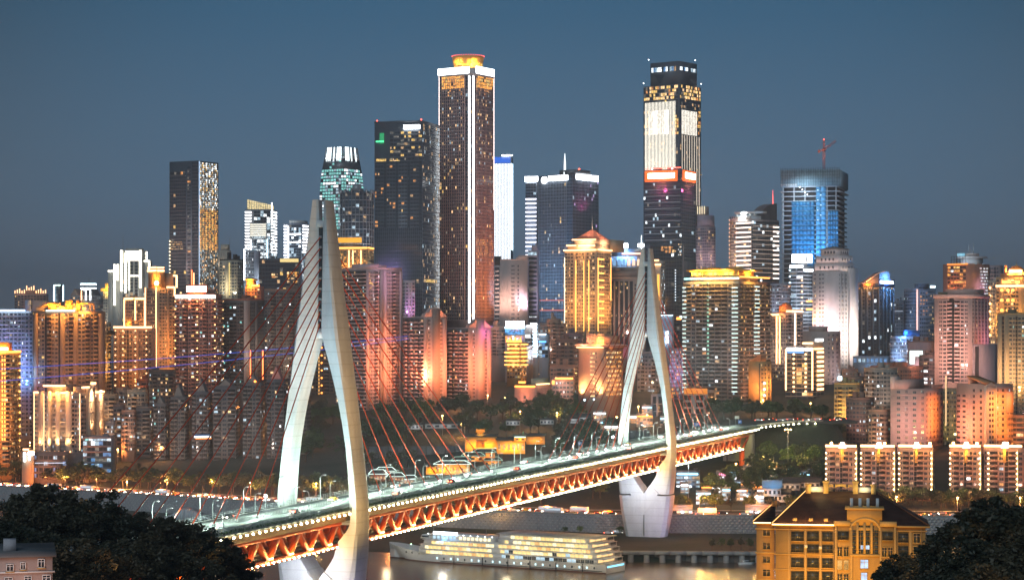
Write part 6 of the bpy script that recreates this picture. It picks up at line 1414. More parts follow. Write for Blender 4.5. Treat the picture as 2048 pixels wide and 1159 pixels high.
for (a, b, c_, d_, y0, y1) in ((0, .99, .03, 1.0, 542, 526), (.06, .97, .05, .92, 526, 510), (.2, .9, .12, .8, 510, 497)):
    z0_, z1_ = t.z(y0) + .01, t.z(y1); x0_, x1_ = -t.LA * (1 - a), -t.LA * (1 - b); t.block('upper_block', x0_, x1_, t.LB * c_, t.LB * d_, z0_, z1_, chamfer=2.0)
    q = MB()
    for k in range(4): u_ = x0_ + (x1_ - x0_) * (.25 + .16 * k); q.box(u_, u_ + 1.7, t.LB * c_ - .12, t.LB * c_ + .2, (z0_ + z1_) / 2 - 1.2, (z0_ + z1_) / 2 + 1.2)
    for k in range(4): v_ = t.LB * (c_ + (d_ - c_) * (.2 + .18 * k)); q.box(x1_ - .2, x1_ + .12, v_, v_ + 1.2, (z0_ + z1_) / 2 - 1.2, (z0_ + z1_) / 2 + 1.2)
    q.build('upper_windows', glass, t.root, kind='stuff')
MB().prism([(-t.LA * .82, t.LB * .1), (-t.LA * .08, t.LB * .1), (-t.LA * .08, t.LB * .82), (-t.LA * .82, t.LB * .82)], t.z(497) + .01, t.z(490.5), top=.12).build('pyramid_cap', roof_grey, t.root)
t.tier(.98, 1.12, .5, .95, 0, t.z(535)); t.flood('A', (1, .72, .72), .42, n=2, dist=40); t.flood('B', (1, .85, .75), .42, n=1, dist=40); t.flood('A', GOLD, .3, x=(1625, 1632), yb=660, yt=560, dist=10); t.flood('A', VIO, .1, yt=600, yb=720); t.dots('B', 1711, 560, 715, 10, neon_gold, .5); t.done()
t = Tower('beige_annex', 'plain beige annex tower stepping down in front of the stepped white tower', 1605, 1655, 1681, 662, 1800, W((.42, .35, .31)), yb=790, aspect=1.0)
t.facade('B', 'n.', 3.6, 5, .05); t.tier(.2, .7, .1, .6, t.H + .01, t.z(652)); t.flood('A', (1, .65, .5), .14); t.flood('B', (.9, .7, .8), .1); t.sign('B', 1676, 1681, 752, 760, neon_cool); t.done()
t = Tower('warm_strip_office', 'mid rise office with bright warm light strips, lamp columns and white roof sign', 1571, 1626, 1648, 697, 1700, W((.4, .32, .24)), yb=785, aspect=1.4)
t.facade('A', 'g', 3.3, 4.5, .12, WARM, wz=.5, band=(.4, .9)); t.facade('B', 'g', 3.3, 9, .0, band=(.3, .6)); t.sign('A', 1575, 1608, 695, 700, sign_white, out=1.4); t.sign('A', 1575, 1608, 701, 706, mat_emit('sign_blue', (.2, .5, 1), 1), out=1.2, name='sign_board'); t.sign('A', 1611, 1626, 695, 701, sign_warm, out=1.2)
for x in (1572, 1627): t.strip('A', (x if x < 1600 else 1625, 698), (x if x < 1600 else 1625, 780), 1.1, neon_warm)
for x in (1588, 1612): t.dots('A', x, 708, 782, 9, neon_warm, 1.0, each=True)
for k in range(9): t.strip('B', (1634, 704 + k * 9.2), (1646, 704 + k * 9.2), 1.8, neon_warm)
t.strip('B', (1628, 697), (1646, 697), 1.4, neon_warm); t.tier(.6, 1.0, .2, .9, t.H + .01, t.z(682)); t.sign('B', 1630, 1646, 677, 682, neon_white, out=.3); t.strip('A', (1605, 686), (1626, 686), 1.6, neon_warm, out=.2); t.flood('B', GOLD, .4); t.flood('A', GOLD, .15); t.done()
t = Tower('wave_roof_tower', 'dark slatted glass tower with a wave shaped roof and blue lit roof sign', 1713, 1760, 1788, 572, 2020, darkg, yb=700, aspect=1.1)
t.relm = W((.1, .13, .16), 'slat')
t.facade('A', 'gdp', 3.4, 2.6, .1, COOL, band=None, pier=.6); t.facade('B', 'gdp', 3.4, 2.6, .1, COOL, band=None, pier=.6); t.facade('A', 'n', 3, 2.2, .65, [(AM, 3), (GO, 1)], x=(1714, 1758), y=(573, 580), out=.1, band=None); t.facade('B', 'n', 3, 2.2, .5, [(WB, 1), (WA, 1)], x=(1762, 1786), y=(573, 580), out=.1, band=None)
n_ = 16; sc4 = lambda px: -t.LA + t.u('A', px)
cur = [(sc4(1712 + 46 * k / n_), t.z(565 - 22 * (.5 - .5 * math.cos(math.pi * k / n_)))) for k in range(n_ + 1)]
q = MB(); vv = [(x, y, z) for y in (1, t.LB * .8) for x, z in cur] + [(x, y, t.H + .01) for y in (1, t.LB * .8) for x, z in cur]
m1 = n_ + 1; q.add(vv, [(k, k + 1, m1 + k + 1, m1 + k) for k in range(n_)] + [(k, 2 * m1 + k, 2 * m1 + k + 1, k + 1) for k in range(n_)] + [(m1 + k, m1 + k + 1, 3 * m1 + k + 1, 3 * m1 + k) for k in range(n_)]); q.add(vv, [(0, m1, 3 * m1, 2 * m1), (n_, 2 * m1 + n_, 3 * m1 + n_, m1 + n_)]); q.build('wave_roof', W((.16, .14, .15)), t.root)
q = MB(); q.tube([(sc4(1716 + 56 * k / n_), .2, t.z(567 - 25 * (.5 - .5 * math.cos(math.pi * k / n_)))) for k in range(n_ + 1)], .45, 6); q.build('wave_edge', W((.6, .5, .48)), t.root)
t.block('sign_board', -2, .5, t.LB * .02, t.LB * 1.0, t.H + .01, t.z(558), W((.03, .1, .4), 'blueboard')); t.sign('B', 1760, 1784, 561, 567, mat_emit('sign_blueglow', (.7, .88, 1), 7), out=1.2); lamp('sign_light', 'POINT', tuple(t.pt('B', t.u('B', 1772), 5, t.z(560))), 20000, BLUE, parent=t.root)
t.block('orange_band', -t.LA * .8, -t.LA * .2, -.5, -.05, t.H, t.z(566), W((.5, .2, .08))); lamp('roof_light', 'POINT', (-t.LA * .5, -5, t.z(566)), 7000, ORANGE, parent=t.root); t.done()
t = Tower('thin_dark_tower', 'thin dark grey tower between the wave roof tower and amber window tower', 1788, 1806, 1812, 603, 2080, W((.17, .18, .2)), yb=700); t.facade('A', 'nw', 3.3, 2.6, .08, COOL); t.strip('A', (1788, 622), (1806, 622), .6, mat_emit('line_grey', (.7, .8, 1), .6)); t.roof(2, 5); t.done()
t = Tower('amber_window_tower', 'dark blue grey tower with a patch of round amber windows and one pink edge line', 1808, 1833, 1872, 576, 2060, W((.2, .22, .27)), yb=700, aspect=.8)
t.facade('A', 'wn', 3.3, 2.6, .03, COOL); t.facade('B', 'www', 3.6, 2.6, .6, [(AM, 3), (GO, 1)], x=(1839, 1856), y=(582, 632), wx=.5, wz=.4, band=None); t.facade('B', 'n', 3.6, 2.6, .15, WARM, x=(1856, 1870), y=(580, 680), band=None); t.facade('B', 'ww', 3.6, 2.6, .05, WARM, x=(1839, 1856), y=(634, 690), band=None)
t.strip('B', (1834, 578), (1834, 660), 1.3, mat_emit('edge_pink', (1, .6, .55), 1.4)); t.tier(.7, 1.05, .1, .6, t.H + .01, t.z(567), W((.12, .12, .14))); t.sign('B', 1862, 1871, 571, 575, neon_cool, chars=3, out=-2); t.flood('A', (.5, .7, 1), .06); t.done()
t = Tower('pale_blue_lowrise', 'low pale blue lit building with a bright blue roof box', 1780, 1812, 1846, 672, 1880, W((.48, .52, .6)), yb=735, aspect=.9)
t.facade('A', 'wn', 3.3, 3, .1, COOL); t.facade('B', 'wwn', 3.3, 3, .1, COOL); t.tier(.75, 1.0, .1, .8, t.H + .01, t.z(660), W((.05, .2, .6), 'bluebox')); t.flood('A', (.35, .6, 1), .35); t.flood('B', (.45, .65, 1), .28); lamp('roof_light', 'POINT', (-t.LA * .1, -3, t.z(665)), 6000, BLUE, parent=t.root); t.done()
t = Tower('mint_screen_building', 'pinkish building with a glowing mint white wall screen', 1815, 1855, 1868, 684, 1800, W((.42, .3, .3)), yb=745)
t.sign('A', 1820, 1845, 701, 712, mat_emit('screen_mint', (.75, 1, .92), 2.5), out=.6, name='wall_screen'); t.sign('A', 1820, 1829, 712.1, 727, mat_emit('screen_mint', (.75, 1, .92), 2.5), out=.6, name='wall_screen'); t.roof(3, 6, m=W((.2, .14, .12))); t.flood('A', (1, .7, .75), .14); t.flood('B', ORANGE, .1); t.done()
t = Tower('teal_roof_hall', 'low hall with a strip of blue windows under the wave roof tower', 1706, 1775, 1782, 712, 1900, W((.22, .28, .34)), yb=745)
t.facade('A', 'w', 5, 4, .6, [(CO, 3), (BL, 2)], y=(713, 728)); t.flood('A', (.3, .6, 1), .1); t.done()
t = Tower('orange_pixel_tower', 'orange lit tower whose side wall shows a white and gold pixel light column', 1886, 1938, 1979, 527, 1870, W((.4, .2, .14)), yb=690, aspect=1.0)
t.facade('A', 'ww', 3.4, 3.4, .5, [(AM, 3), (GO, 2), (YE, 1), (WH, .5)], x=(1895, 1932), y=(531, 590), wx=.85, wz=.55); t.facade('A', 'b', 3.4, 3, .1, WARM, x=(1895, 1932), y=(590, 660))
t.facade('B', 'nn', 2.6, 1.8, .8, [(WH, 3), (CO, 2), (VI, 2)], x=(1960, 1976), y=(534, 590), band=None); t.facade('B', 'nn', 2.6, 1.8, .8, [(WA, 3), (VI, 1), (WB, 1)], x=(1960, 1976), y=(590, 630), band=None); t.facade('B', 'nn', 2.6, 1.8, .9, [(GO, 3), (AM, 2)], x=(1960, 1976), y=(630, 690), band=None)
t.flood('A', (1, .26, .06), .32, yb=600); t.flood('B', (.85, .6, 1), .25, yb=600); t.mast(1901, 498, 527, .4); q = MB()
for k in range(6): q.beam((-t.LA * .85 + k * 3.2, 6, t.H), (-t.LA * .85 + k * 3.2, 6, t.z(511)), .3, .3)
for z in (t.z(511), t.z(517)): q.beam((-t.LA * .85, 6, z), (-t.LA * .85 + 16, 6, z), .3, .3)
q.build('roof_frame', dark_metal, t.root); t.strip('A', (1895, 528), (1936, 528), 1.2, mat_emit('eave_orange', (1, .3, .05), 1.6)); t.done()
o = empty('revolving_restaurant_tower', (0, 0, 0), label='tower with a flat round restaurant roof and twin masts behind the orange tower', cat='building')
c = P(1953, 525, 2000); zb_ = zt1(c.x, c.y + 20) - 1; o.location = (c.x, c.y + 20, zb_); k_ = 2000 / F; zz = lambda y: HC + (HY - y) * 2000 / F - zb_
cyl = lambda r, n=20: [(r * k_ * math.cos(2 * math.pi * i / n), r * k_ * math.sin(2 * math.pi * i / n)) for i in range(n)]
MB().prism(cyl(22), 0, zz(526)).build('wall', W((.36, .27, .24)), o)
for i in range(20): a = 2 * math.pi * (i + .5) / 20; MB().beam((22.3 * k_ * math.cos(a), 22.3 * k_ * math.sin(a), zz(600)), (22.3 * k_ * math.cos(a), 22.3 * k_ * math.sin(a), zz(526)), 1.0, .5).build('window_bay', glass if i % 3 else mat_emit('bay_blue', (.4, .8, 1), .8, False), o)
smooth(MB().prism(cyl(32), zz(515), zz(511.5), top=.92).build('round_roof', W((.45, .38, .36)), o), 30); MB().prism(cyl(22), zz(526) + .01, zz(515)).build('glazed_drum', W((.3, .28, .28)), o); MB().prism(cyl(14), zz(511.5), zz(505)).build('plant_drum', W((.4, .3, .27)), o)
MB().box(-28 * k_, -17 * k_, -6, 4, zz(511.5) + .01, zz(505)).build('blue_lit_box', mat_emit('box_blue', (.3, .75, 1), .7), o)
for dx in (-6, 3): MB().tube([(dx * k_, 0, zz(505)), (dx * k_, 0, zz(486))], [.4, .15], 6).build('mast', metal_grey, o)
lamp('floodlight', 'SPOT', (-30, -40, zz(530)), 40000, (.6, .85, 1), parent=o, target=(-8, 0, zz(516)), cone=70)
t = Tower('salmon_backdrop_tower', 'plain brown pink tower behind the round restaurant roof', 1976, 1998, 2006, 530, 2050, W((.36, .27, .25)), yb=620); t.facade('A', 'gw', 3.4, 3, .02); t.flood('A', (1, .65, .55), .1); t.done()
t = Tower('dome_tower', 'golden tower under a glowing orange dome at the east edge', 1992, 2070, 2078, 553, 1820, W((.46, .3, .16)), yb=700, depth=40)
t.facade('A', 'wPwwb', 3.3, 3, .4, WARM); t.strip('A', (1992, 572), (2048, 571), 1.8, neon_warm, out=2); t.strip('A', (2004, 564), (2040, 563), 2.6, neon_gold, out=1)
for x in (2004, 2016, 2026): t.dots('A', x, 580, 640, 4, neon_gold, 1.6)
dc = (-t.LA + t.u('A', 2030), 12); dz = t.z(541); k_ = 1820 / F
cyl = lambda r, n=20: [(dc[0] + r * k_ * math.cos(2 * math.pi * i / n), dc[1] + r * k_ * math.sin(2 * math.pi * i / n)) for i in range(n)]
t.tier(.1, .95, .1, .9, t.H + .01, t.z(546), W((.42, .22, .12))); MB().prism(cyl(17), t.z(546), t.z(541)).build('dome_drum', W((.55, .3, .12)), t.root)
q = MB(); n_ = 7
rings = [[(dc[0] + 15 * k_ * math.cos(a) * math.cos(2 * math.pi * i / 20), dc[1] + 15 * k_ * math.cos(a) * math.sin(2 * math.pi * i / 20), t.z(541) + 11 * k_ * math.sin(a)) for i in range(20)] for a in np.linspace(0, 1.5, n_)]
q.add([v for r_ in rings for v in r_], [(j * 20 + i, j * 20 + (i + 1) % 20, (j + 1) * 20 + (i + 1) % 20, (j + 1) * 20 + i) for j in range(n_ - 1) for i in range(20)]); smooth(q.build('dome', W((.62, .25, .06), 'dome'), t.root), 60)
MB().tube([(dc[0], dc[1], t.z(531)), (dc[0], dc[1], t.z(518))], [.4, .1], 6).build('spire', metal_grey, t.root); MB().box(dc[0] - 13 * k_, dc[0] + 13 * k_, dc[1] - 18.5 * k_, dc[1] - 18 * k_, t.z(545), t.z(538)).build('dome_light', neon_warm, t.root)
for dx in (-20, 20): t.block('turret', dc[0] + dx * k_ - 1, dc[0] + dx * k_ + 1, 3, 5, t.z(546), t.z(529), W((.5, .2, .1)))
for dx in (-12, 12): lamp('roof_light', 'POINT', (dc[0] + dx * k_, dc[1] - 22 * k_, t.z(541)), 12000, (1, .45, .08), parent=t.root)
t.flood('A', (1, .52, .1), .5, n=2, dist=18); t.done()
t = Tower('lamp_dotted_tower', 'narrow cream tower with two rows of warm lamps left of the dome tower', 1977, 1990, 1998, 560, 1840, W((.45, .38, .3)), yb=680)
t.facade('A', 'w', 3.2, 2.4, .2, WARM); t.dots('A', 1981, 575, 670, 7, neon_warm, 1.2); t.dots('B', 1992, 590, 665, 6, neon_warm, 1.0); t.flood('A', GOLD, .3); t.done()
t = Tower('arched_recess_tower', 'pink residential tower with one tall arched recess down its front', 1869, 1945, 1978, 588, 1660, W((.5, .36, .32)), yb=765, aspect=1.5)
t.facade('A', 'nwbsbwn', 3.0, 2.5, .05, [(WH, 2), (CO, 1), (TE, .5)], y=(600, 765), x=(1878, 1936)); t.facade('B', 'swPw', 3.0, 2.6, .04)
q = MB(); ua, ub = t.u('A', 1899), t.u('A', 1908); um, hr = (ua + ub) / 2, (ub - ua) / 2
pts = [(ua, t.z(765)), (ub, t.z(765))] + [(um + hr * math.cos(a), t.z(598) + hr * math.sin(a)) for a in np.linspace(0, math.pi, 9)]
vv = [tuple(t.pt('A', u_, .62, z_)) for u_, z_ in pts]; q.add(vv, [tuple(range(len(vv)))]); q.build('arch_shade_sheet', dark, t.root)  # flat dark sheet in place of a recess, its shade in the colour
t.block('top_band', -t.LA - .8, .8, -.8, t.LB + .8, t.H - 3, t.H + .01, W((.52, .38, .34))); t.tier(.25, .95, .1, .8, t.H + .02, t.z(577)); t.tier(.05, .3, .1, .8, t.H + .02, t.z(583), W((.15, .16, .1)))
t.flood('A', (1, .52, .4), .24, n=2, dist=45); t.flood('B', (1, .25, .1), .2, x=(1950, 1968)); t.flood('B', (.45, .35, 1), .1, x=(1968, 1978)); t.done()
t = Tower('tan_east_tower', 'tan amber lit apartment tower with roof trees at the east edge', 1995, 2060, 2070, 628, 1560, W((.42, .31, .19)), yb=815, depth=30)
t.facade('A', 'PsPwnswwP', 3.05, 2.8, .06, [(WH, 1), (TE, 2), (YE, 1)], band=(.2, .35)); t.roof(2, 5, m=W((.2, .17, .1)))
t.flood('A', (1, .55, .16), .25, n=2, x=(2008, 2070)); t.flood('A', (.8, .75, .8), .1, x=(1995, 2006)); t.done()
t = Tower('grey_gap_block', 'plain grey purple block between the pink recess tower and the tan tower', 1945, 1988, 1996, 688, 1640, W((.24, .2, .21)), yb=800); t.facade('A', 'd', 3, 6, 0, base=DK, x=(1950, 1958), band=None); t.flood('A', (.8, .6, .7), .04); t.done()

# low clutter on the eastern slope
es = [(1728, 1752, 1795, 738, 1580, 'grey white balcony block with a long dark flank in the eastern clutter', (.36, .32, .28), .08, (1, .75, .6)), (1740, 1800, 1846, 735, 1640, 'rust roofed low block behind the grey balcony block', (.42, .2, .13), .2, (1, .4, .2)),
      (1690, 1716, 1730, 756, 1600, 'low dark block with a lit cafe strip beside the plane trees', (.2, .17, .15), .04, (1, .7, .4)), (1668, 1712, 1720, 768, 1560, 'yellow lit low shop roof beside the warm strip office', (.45, .34, .16), .35, (1, .62, .2)),
      (1692, 1732, 1748, 798, 1450, 'old brick block with round topped windows above the lit riverside flats', (.24, .15, .12), .06, (1, .6, .5)), (1737, 1768, 1780, 822, 1430, 'small tan house with three lit windows beside the old brick block', (.38, .25, .17), .12, (1, .6, .35)),
      (1838, 1866, 1886, 712, 1700, 'small dark flats with blue lit windows below the mint screen', (.2, .14, .13), .05, (1, .6, .5)), (1684, 1706, 1716, 740, 1720, 'dim brown low block at the foot of the stepped white tower', (.26, .19, .17), .05, (1, .6, .5))]
for i, (xa, xm_, xb, ya, d, lb, c, L, fc) in enumerate(es):
    t = Tower('low_block', lb, xa, xm_, xb, ya, d, W(c), yb=ya + 75, group='low blocks on the eastern slope'); t.facade('A', ('wbn', 'wnw', 'wb')[i % 3], 3.0, 3, .22 if i in (2, 5, 6) else .08, [(WH, 2), (CO, 2), (WA, 1)]); t.facade('B', 'wn', 3.0, 3, .06); t.roof(3, 4); t.flood('A', fc, L); t.flood('B', fc, L * .6); t.done()

# the coral and orange pair in front
pw2 = W((.5, .36, .32)); stripe = W((.36, .32, .36))
def fmass(t, f, x, ya, n, pitch, xs_, m=GL):
    pass
t = Tower('coral_slab', 'pink banded tower whose right wing glows bright orange above the lit flats', 1781, 1850, 1886, 778, 1400, W((.48, .34, .3)), yb=895, aspect=1.6)
t.facade('A', '..w..n', 3.6, 2.8, .0, x=(1784, 1848), y=(778, 892), wx=.95, wz=.42, band=(.15, .45)); t.facade('B', '.n.', 3.6, 3.6, .05, [(AM, 1)], y=(782, 890), band=(.15, .4), wx=.5); t.tier(0, .5, 0, .9, t.H + .01, t.z(760)); t.tier(.0, .13, -.02, .3, t.H, t.z(753), W((.6, .48, .42)))
q = MB()
for k in range(9): b = t.LB * (.42 + .06 * k); q.box(-.6, .1, b, b + .6, t.H + .01, t.H + 2)
q.box(-.6, .1, t.LB * .4, t.LB, t.H + 2.01, t.H + 2.6); q.build('roof_balustrade', t.wall, t.root)
t.roof(2, 4, parapet=False, m=W((.2, .17, .13))); t.flood('A', (1, .45, .42), .16, n=2, dist=30); t.flood('B', (1, .25, .03), .5, n=3, dist=14); t.flood('B', (1, .25, .03), .4, n=3, dist=14, up=False); t.done()
t = Tower('mesh_front_block', 'dim yellow green scaffolded block between the coral slab and orange gabled tower', 1886, 1914, 1919, 776, 1450, W((.26, .24, .15)), yb=895)
t.facade('A', 'nw', 3.0, 2.2, .3, [(DI, 3), (YE, 2), (AM, 1)]); t.strip('A', (1892, 751), (1892, 850), .9, mat_emit('pole_amber', (1, .62, .3), 1.0)); t.flood('A', (1, .8, .3), .07); t.done()
t = Tower('orange_gabled_tower', 'bright orange tower with tilted roof slab and a white latticed gable bay', 1913, 1968, 2026, 768, 1400, W((.52, .36, .28)), yb=905, aspect=1.1)
t.facade('A', 'w.', 3.6, 3, .03, x=(1914, 1936), y=(785, 890), wx=.9, wz=.4); t.facade('A', '.w', 3.6, 3.6, .02, x=(1938, 1966), y=(775, 890), wx=.5, band=None); t.facade('B', '.w.nn', 3.6, 3.2, .1, [(CO, 1), (WA, 1)], y=(775, 890), wx=.6); 
q = MB(); a0_, a1_ = -t.LA * .58, 1.0; q.hexa([(x, y, z + dz) for dz in (0, 1.0) for y in (-1, 9) for x, z in ((a0_, t.H + 4.5), (a1_, t.H + .3))]); q.build('tilted_roof', W((.5, .26, .12)), t.root); t.block('roof_wall', a0_ + .5, a0_ + 1.2, -.3, 8, t.H, t.H + 4.4)
bay = W((.62, .52, .42)); gx0, gx1 = t.u('B', 1968.5), t.u('B', 1990); q = MB(); t.boxes(q, 'B', gx0, gx1, 0, t.z(772), 0, 1.4); q.build('gable_bay', bay, t.root)
q = MB(); zg = t.z(772); vv = [tuple(t.pt('B', u_, o_, z_)) for o_ in (0, 1.6) for u_, z_ in ((gx0 - .5, zg), (gx1 + .5, zg), ((gx0 + gx1) / 2, zg + 2.6))]; q.add(vv, [(0, 2, 1), (3, 4, 5)]); q.add(vv, [(0, 3, 5, 2), (1, 2, 5, 4), (0, 1, 4, 3)]); q.build('gable', bay, t.root)
for uu in (gx0 + .4, gx1 - .4): q = MB(); t.boxes(q, 'B', uu - .35, uu + .35, 0, zg - .05, 1.41, 1.9); q.build('bay_post', bay, t.root)
t.facade('B', 'w', 3.6, 3, .04, x=(1974, 1985), y=(780, 890), out=1.45, band=None); t.tier(.3, 1.02, .75, 1.0, t.H * .6, t.z(785)); t.flood('B', (1, .28, .04), .3, n=3, dist=14, x=(1991, 2026)); t.flood('B', (1, .28, .04), .35, n=3, dist=14, up=False); t.flood('A', (1, .27, .05), .36, x=(1938, 1966), dist=24); t.flood('A', (1, .42, .38), .18, x=(1914, 1936)); t.done()
t = Tower('east_grey_podium', 'dim brown podium rows under the tan tower at the east edge', 2005, 2060, 2066, 830, 1420, W((.32, .22, .17)), yb=900); t.facade('A', 'g', 3.4, 4, .1, WARM, wz=.35, band=(.3, 1.4)); t.flood('A', ORANGE, .12); t.done()

# riverside flats outlined by star bright lamps
fl = W((.32, .21, .17)); star = mat_emit('star_lamp', (1, .68, .32), 11)
for (xa, xb, lb, mi_) in ((1651, 1718, 'westmost lamp outlined flats with an amber stair shaft, dome lamp on roof', 0), (1721, 1794, 'lamp outlined flats between two others, arched glow on the roof', 1), (1797, 1869, 'lamp outlined flats at the end of the first row beside the gap', 2), (1899, 1966, 'lamp outlined flats just right of the gap in the row', 3), (1968, 2062, 'lamp outlined flats running out of the frame at the east edge', 4)):
    t = Tower('riverside_flats', lb, xa, xb - 4, xb, 896, 1252 - mi_ * 3, fl, yb=1000, group='riverside flats outlined by lamps', depth=16)
    t.facade('A', 'nbwsbwn', 3.0, 2.6, .07, [(WH, 1), (CO, 1), (WA, 2), (AM, 1)], band=(.3, .4)); t.facade('B', 'w', 3, 3, .05)
    t.strip('A', (xa, 891), (min(xb, 2049) - 5, 891), 1.3, mat_emit('eave_hot', (1, .55, .24), 5), out=1.2, name='eave_light')
    xs_ = (xa + 1.5, xb - 6) if mi_ != 4 else (1977, 2034)
    for x in xs_: t.dots('A', x, 905, 988, 9, star, .5, each=True, out=1.4)
    for x in xs_[1:]: t.strip('A', (x + 1, 900), (x + 1, 992), .4, mat_emit('line_gold_thin', (1, .6, .2), 1.8))
    xm_ = (xa + min(xb, 2050)) / 2
    t.block('shaft', -t.LA + t.u('A', xm_ - 3), -t.LA + t.u('A', xm_ + 3), -.9, -.02, t.z(925), t.z(896), W((.55, .34, .1), 'shaftgold')); t.block('stair_house', -t.LA + t.u('A', xm_ - 8), -t.LA + t.u('A', xm_ + 8), 3, 9, t.H + .01, t.z(886), fl)
    q = MB(); r_ = 2.2; cx_ = -t.LA + t.u('A', xm_); 
    q.prism([(cx_ + r_ * math.cos(k * math.pi / 6), 1.5 + r_ * math.sin(k * math.pi / 6)) for k in range(12)], t.H + .02, t.z(884), top=.45); q.build('dome_lamp', mat_emit('dome_glow', (1, .8, .65), 5), t.root)
    for x in ((xa + 12, ), (xm_ + 12,), (xb - 9,), (xa + 8, xb - 12), (2015,))[mi_]: MB().ico(tuple(t.pt('A', t.u('A', x), .8, t.z(886))), .8).build('flood_bulb', mat_emit('flood_bulb', (1, .5, .15), 40), t.root); lamp('roof_light', 'POINT', tuple(t.pt('A', t.u('A', x), 2.5, t.z(885))), 2500, (1, .42, .1), parent=t.root)
    lamp('shaft_light', 'SPOT', tuple(t.pt('A', t.u('A', xm_), 7, t.z(893))), 4500, (1, .55, .1), parent=t.root, target=tuple(t.pt('A', t.u('A', xm_), .5, t.z(910))), cone=60)
    t.flood('A', (1, .5, .35), .04, n=2, dist=22); t.done()
# ============================================================ cruise ship
def ship():
    ex = Vector((-.858, .513, 0)).normalized(); rz = math.atan2(ex.y, ex.x)
    root = empty('cruise_ship', (55.3, 1046.2, 0), rz, label='long white river cruise ship with rows of glowing yellow cabin windows', cat='ship')
    root.scale = (1.05, -1, 1.02)
    # local: x towards the bow, y towards the camera side is negative -> hull spans y in [-20, 0]
    hullm = mat_wall('hull_white', (.62, .61, .6), rough=.4, var=.08, scale=.08); boot = mat_wall('hull_boot', (.16, .07, .05), rough=.6)
    def half(x, z):
        xb = 116 + 1.2 * z; t = max(0.0, (x - 84) / (xb - 84))
        return 10 * math.sqrt(max(0, 1 - min(1, t) ** 2.2)) * (1 - .05 * (z < 1))
    xs_ = [0, 4, 20, 40, 60, 80, 88, 94, 100, 105, 110, 114, 117, 119, 121, 123, 125.5]
    zt_ = lambda x: 4.2 + max(0, (x - 92) / 33.5) ** 1.5 * 3.8
    q = MB(); rows = []
    for x in xs_:
        zl = [-1.2, .55, zt_(x) * .55 + .2, zt_(x)]
        rows.append([(x, 10 + sd * half(x, z), z) for sd, zz_ in ((1, zl), (-1, zl[::-1])) for z in zz_])
    n = 8; V = [p for r_ in rows for p in r_]
    f, mi = [], []
    for i in range(len(rows) - 1):
        for k in range(n): f.append((i * n + k, (i + 1) * n + k, (i + 1) * n + (k + 1) % n, i * n + (k + 1) % n)); mi.append(1 if k in (0, 6) else 0)
    q.add(V, f, np.array(mi)); q.f.append((np.array([list(range(n))]), np.array([0], np.int32)))
    for v in q.v: v[:, 1] *= -1; v[:, 1] += 20; v[:, 1] -= 20
    smooth(q.build('hull', [hullm, boot], root), 35)
    Y = lambda a, b: (-b, -a)     # a..b metres inboard from the far side (0) to the near side (20)
    def blk(name, x0, x1, a, b, z0, z1, m=white_paint, slant=0):
        q = MB(); y0, y1 = -b, -a
        q.hexa([(x + (slant * (z - z0) if x == x1 else 0), y, z) for z in (z0, z1) for y in (y0, y1) for x in (x0, x1)]); return q.build(name, m, root)
    R = [5.35, 7.75, 10.15, 12.5, 14.9]
    ends = [(1.5, 103), (2.2, 102), (3.2, 100), (4.6, 58), (6, 57)]
    for k, zc in enumerate(R):
        x0, x1 = ends[k]; blk('deck_house', x0 + 3.5, x1, .3, 19.75, zc - 1.18, zc + 1.1, slant=-.35 if k < 3 else 0)
        q = MB(); y1, y0 = -.0, -20.05; q.hexa([(x, y, z) for z in (zc + 1.105, zc + 1.215) for y in (y0, y1) for x in (x0 - .6, x1 + .4)]); q.build('deck_edge', white_paint, root)
        # open stern gallery: rail and warm ceiling light
        q = MB(); q.box(x0 - .5, x0 - .38, -19.6, -.4, zc - .2, zc - .1); q.box(x0 - .5, x0 - .38, -19.6, -.4, zc - 1.1, zc - .5); q.build('stern_rail', white_paint, root)
        q = MB(); q.box(x0 + 3.3, x0 + 3.45, -18, -2, zc - .6, zc + .8); q.build('gallery_window', mat_emit('ship_gallery', (1, .62, .25), 1.3), root)
        for yy in (-19.4, -13, -7, -.6): q = MB(); q.tube([(x0 - .2, yy, zc - 1.1), (x0 - .2, yy, zc + 1.1)], .12, 6); q.build('gallery_post', white_paint, root)
    blk('roof', 4.5, 58.5, -.4, 20.4, 16.13, 16.45, mat_wall('ship_roof', (.5, .5, .47), rough=.6))
    blk('transom_light', -.12, .02, 1.5, 18.5, 2.7, 3.5, mat_emit('transom_blue', (.25, .75, 1), 1.6))
    wm = [mat_emit('cabin_yellow', (1, .72, .26), 1.25, True, .35), mat_emit('cabin_pale', (1, .84, .5), 1.5, True, .3), mat_emit('cabin_cool', (.6, .85, 1), .9), glass, mat_emit('cabin_amber', (1, .55, .16), 1.0, True, .3)]
    me = []
    for m in wm:
        q = MB(); q.box(-1.0, 1.0, -.12, .05, -.78, .72, 0); q.box(-.05, .05, -.16, -.121, -.78, .72, 1); q.box(-1.0, 1.0, -.16, -.121, -.32, -.24, 1); me.append(q.mesh('cabin_window', [m, white_paint]))
    rr = random.Random(5)
    for k, zc in enumerate(R):
        x0, x1 = ends[k]; x = x0 + 6
        while x < x1 - 3.5:
            if not (57 < x < 61 and k < 3) and not (x > 50 and k > 2 and x < 53):
                j = rr.choice([0, 0, 0, 0, 1, 1, 4])
                if k == 0 and x < 46: j = rr.choice([3, 3, 3, 2, 2, 3])
                elif k == 0 and x < 56: j = rr.choice([2, 3, 0])
                if k == 1 and (14 < x < 28 or 44 < x < 56): j = rr.choice([2, 0, 3])
                link('cabin_window', me[j], root, loc=(x, -19.76, zc))
            x += 2.36
    hw_ = []
    for m in (mat_emit('porthole_cool', (.6, .9, 1), 1.6), glass): q = MB(); q.box(-.35, .35, -.1, .05, -.5, .5); hw_.append(q.mesh('hull_window', m))
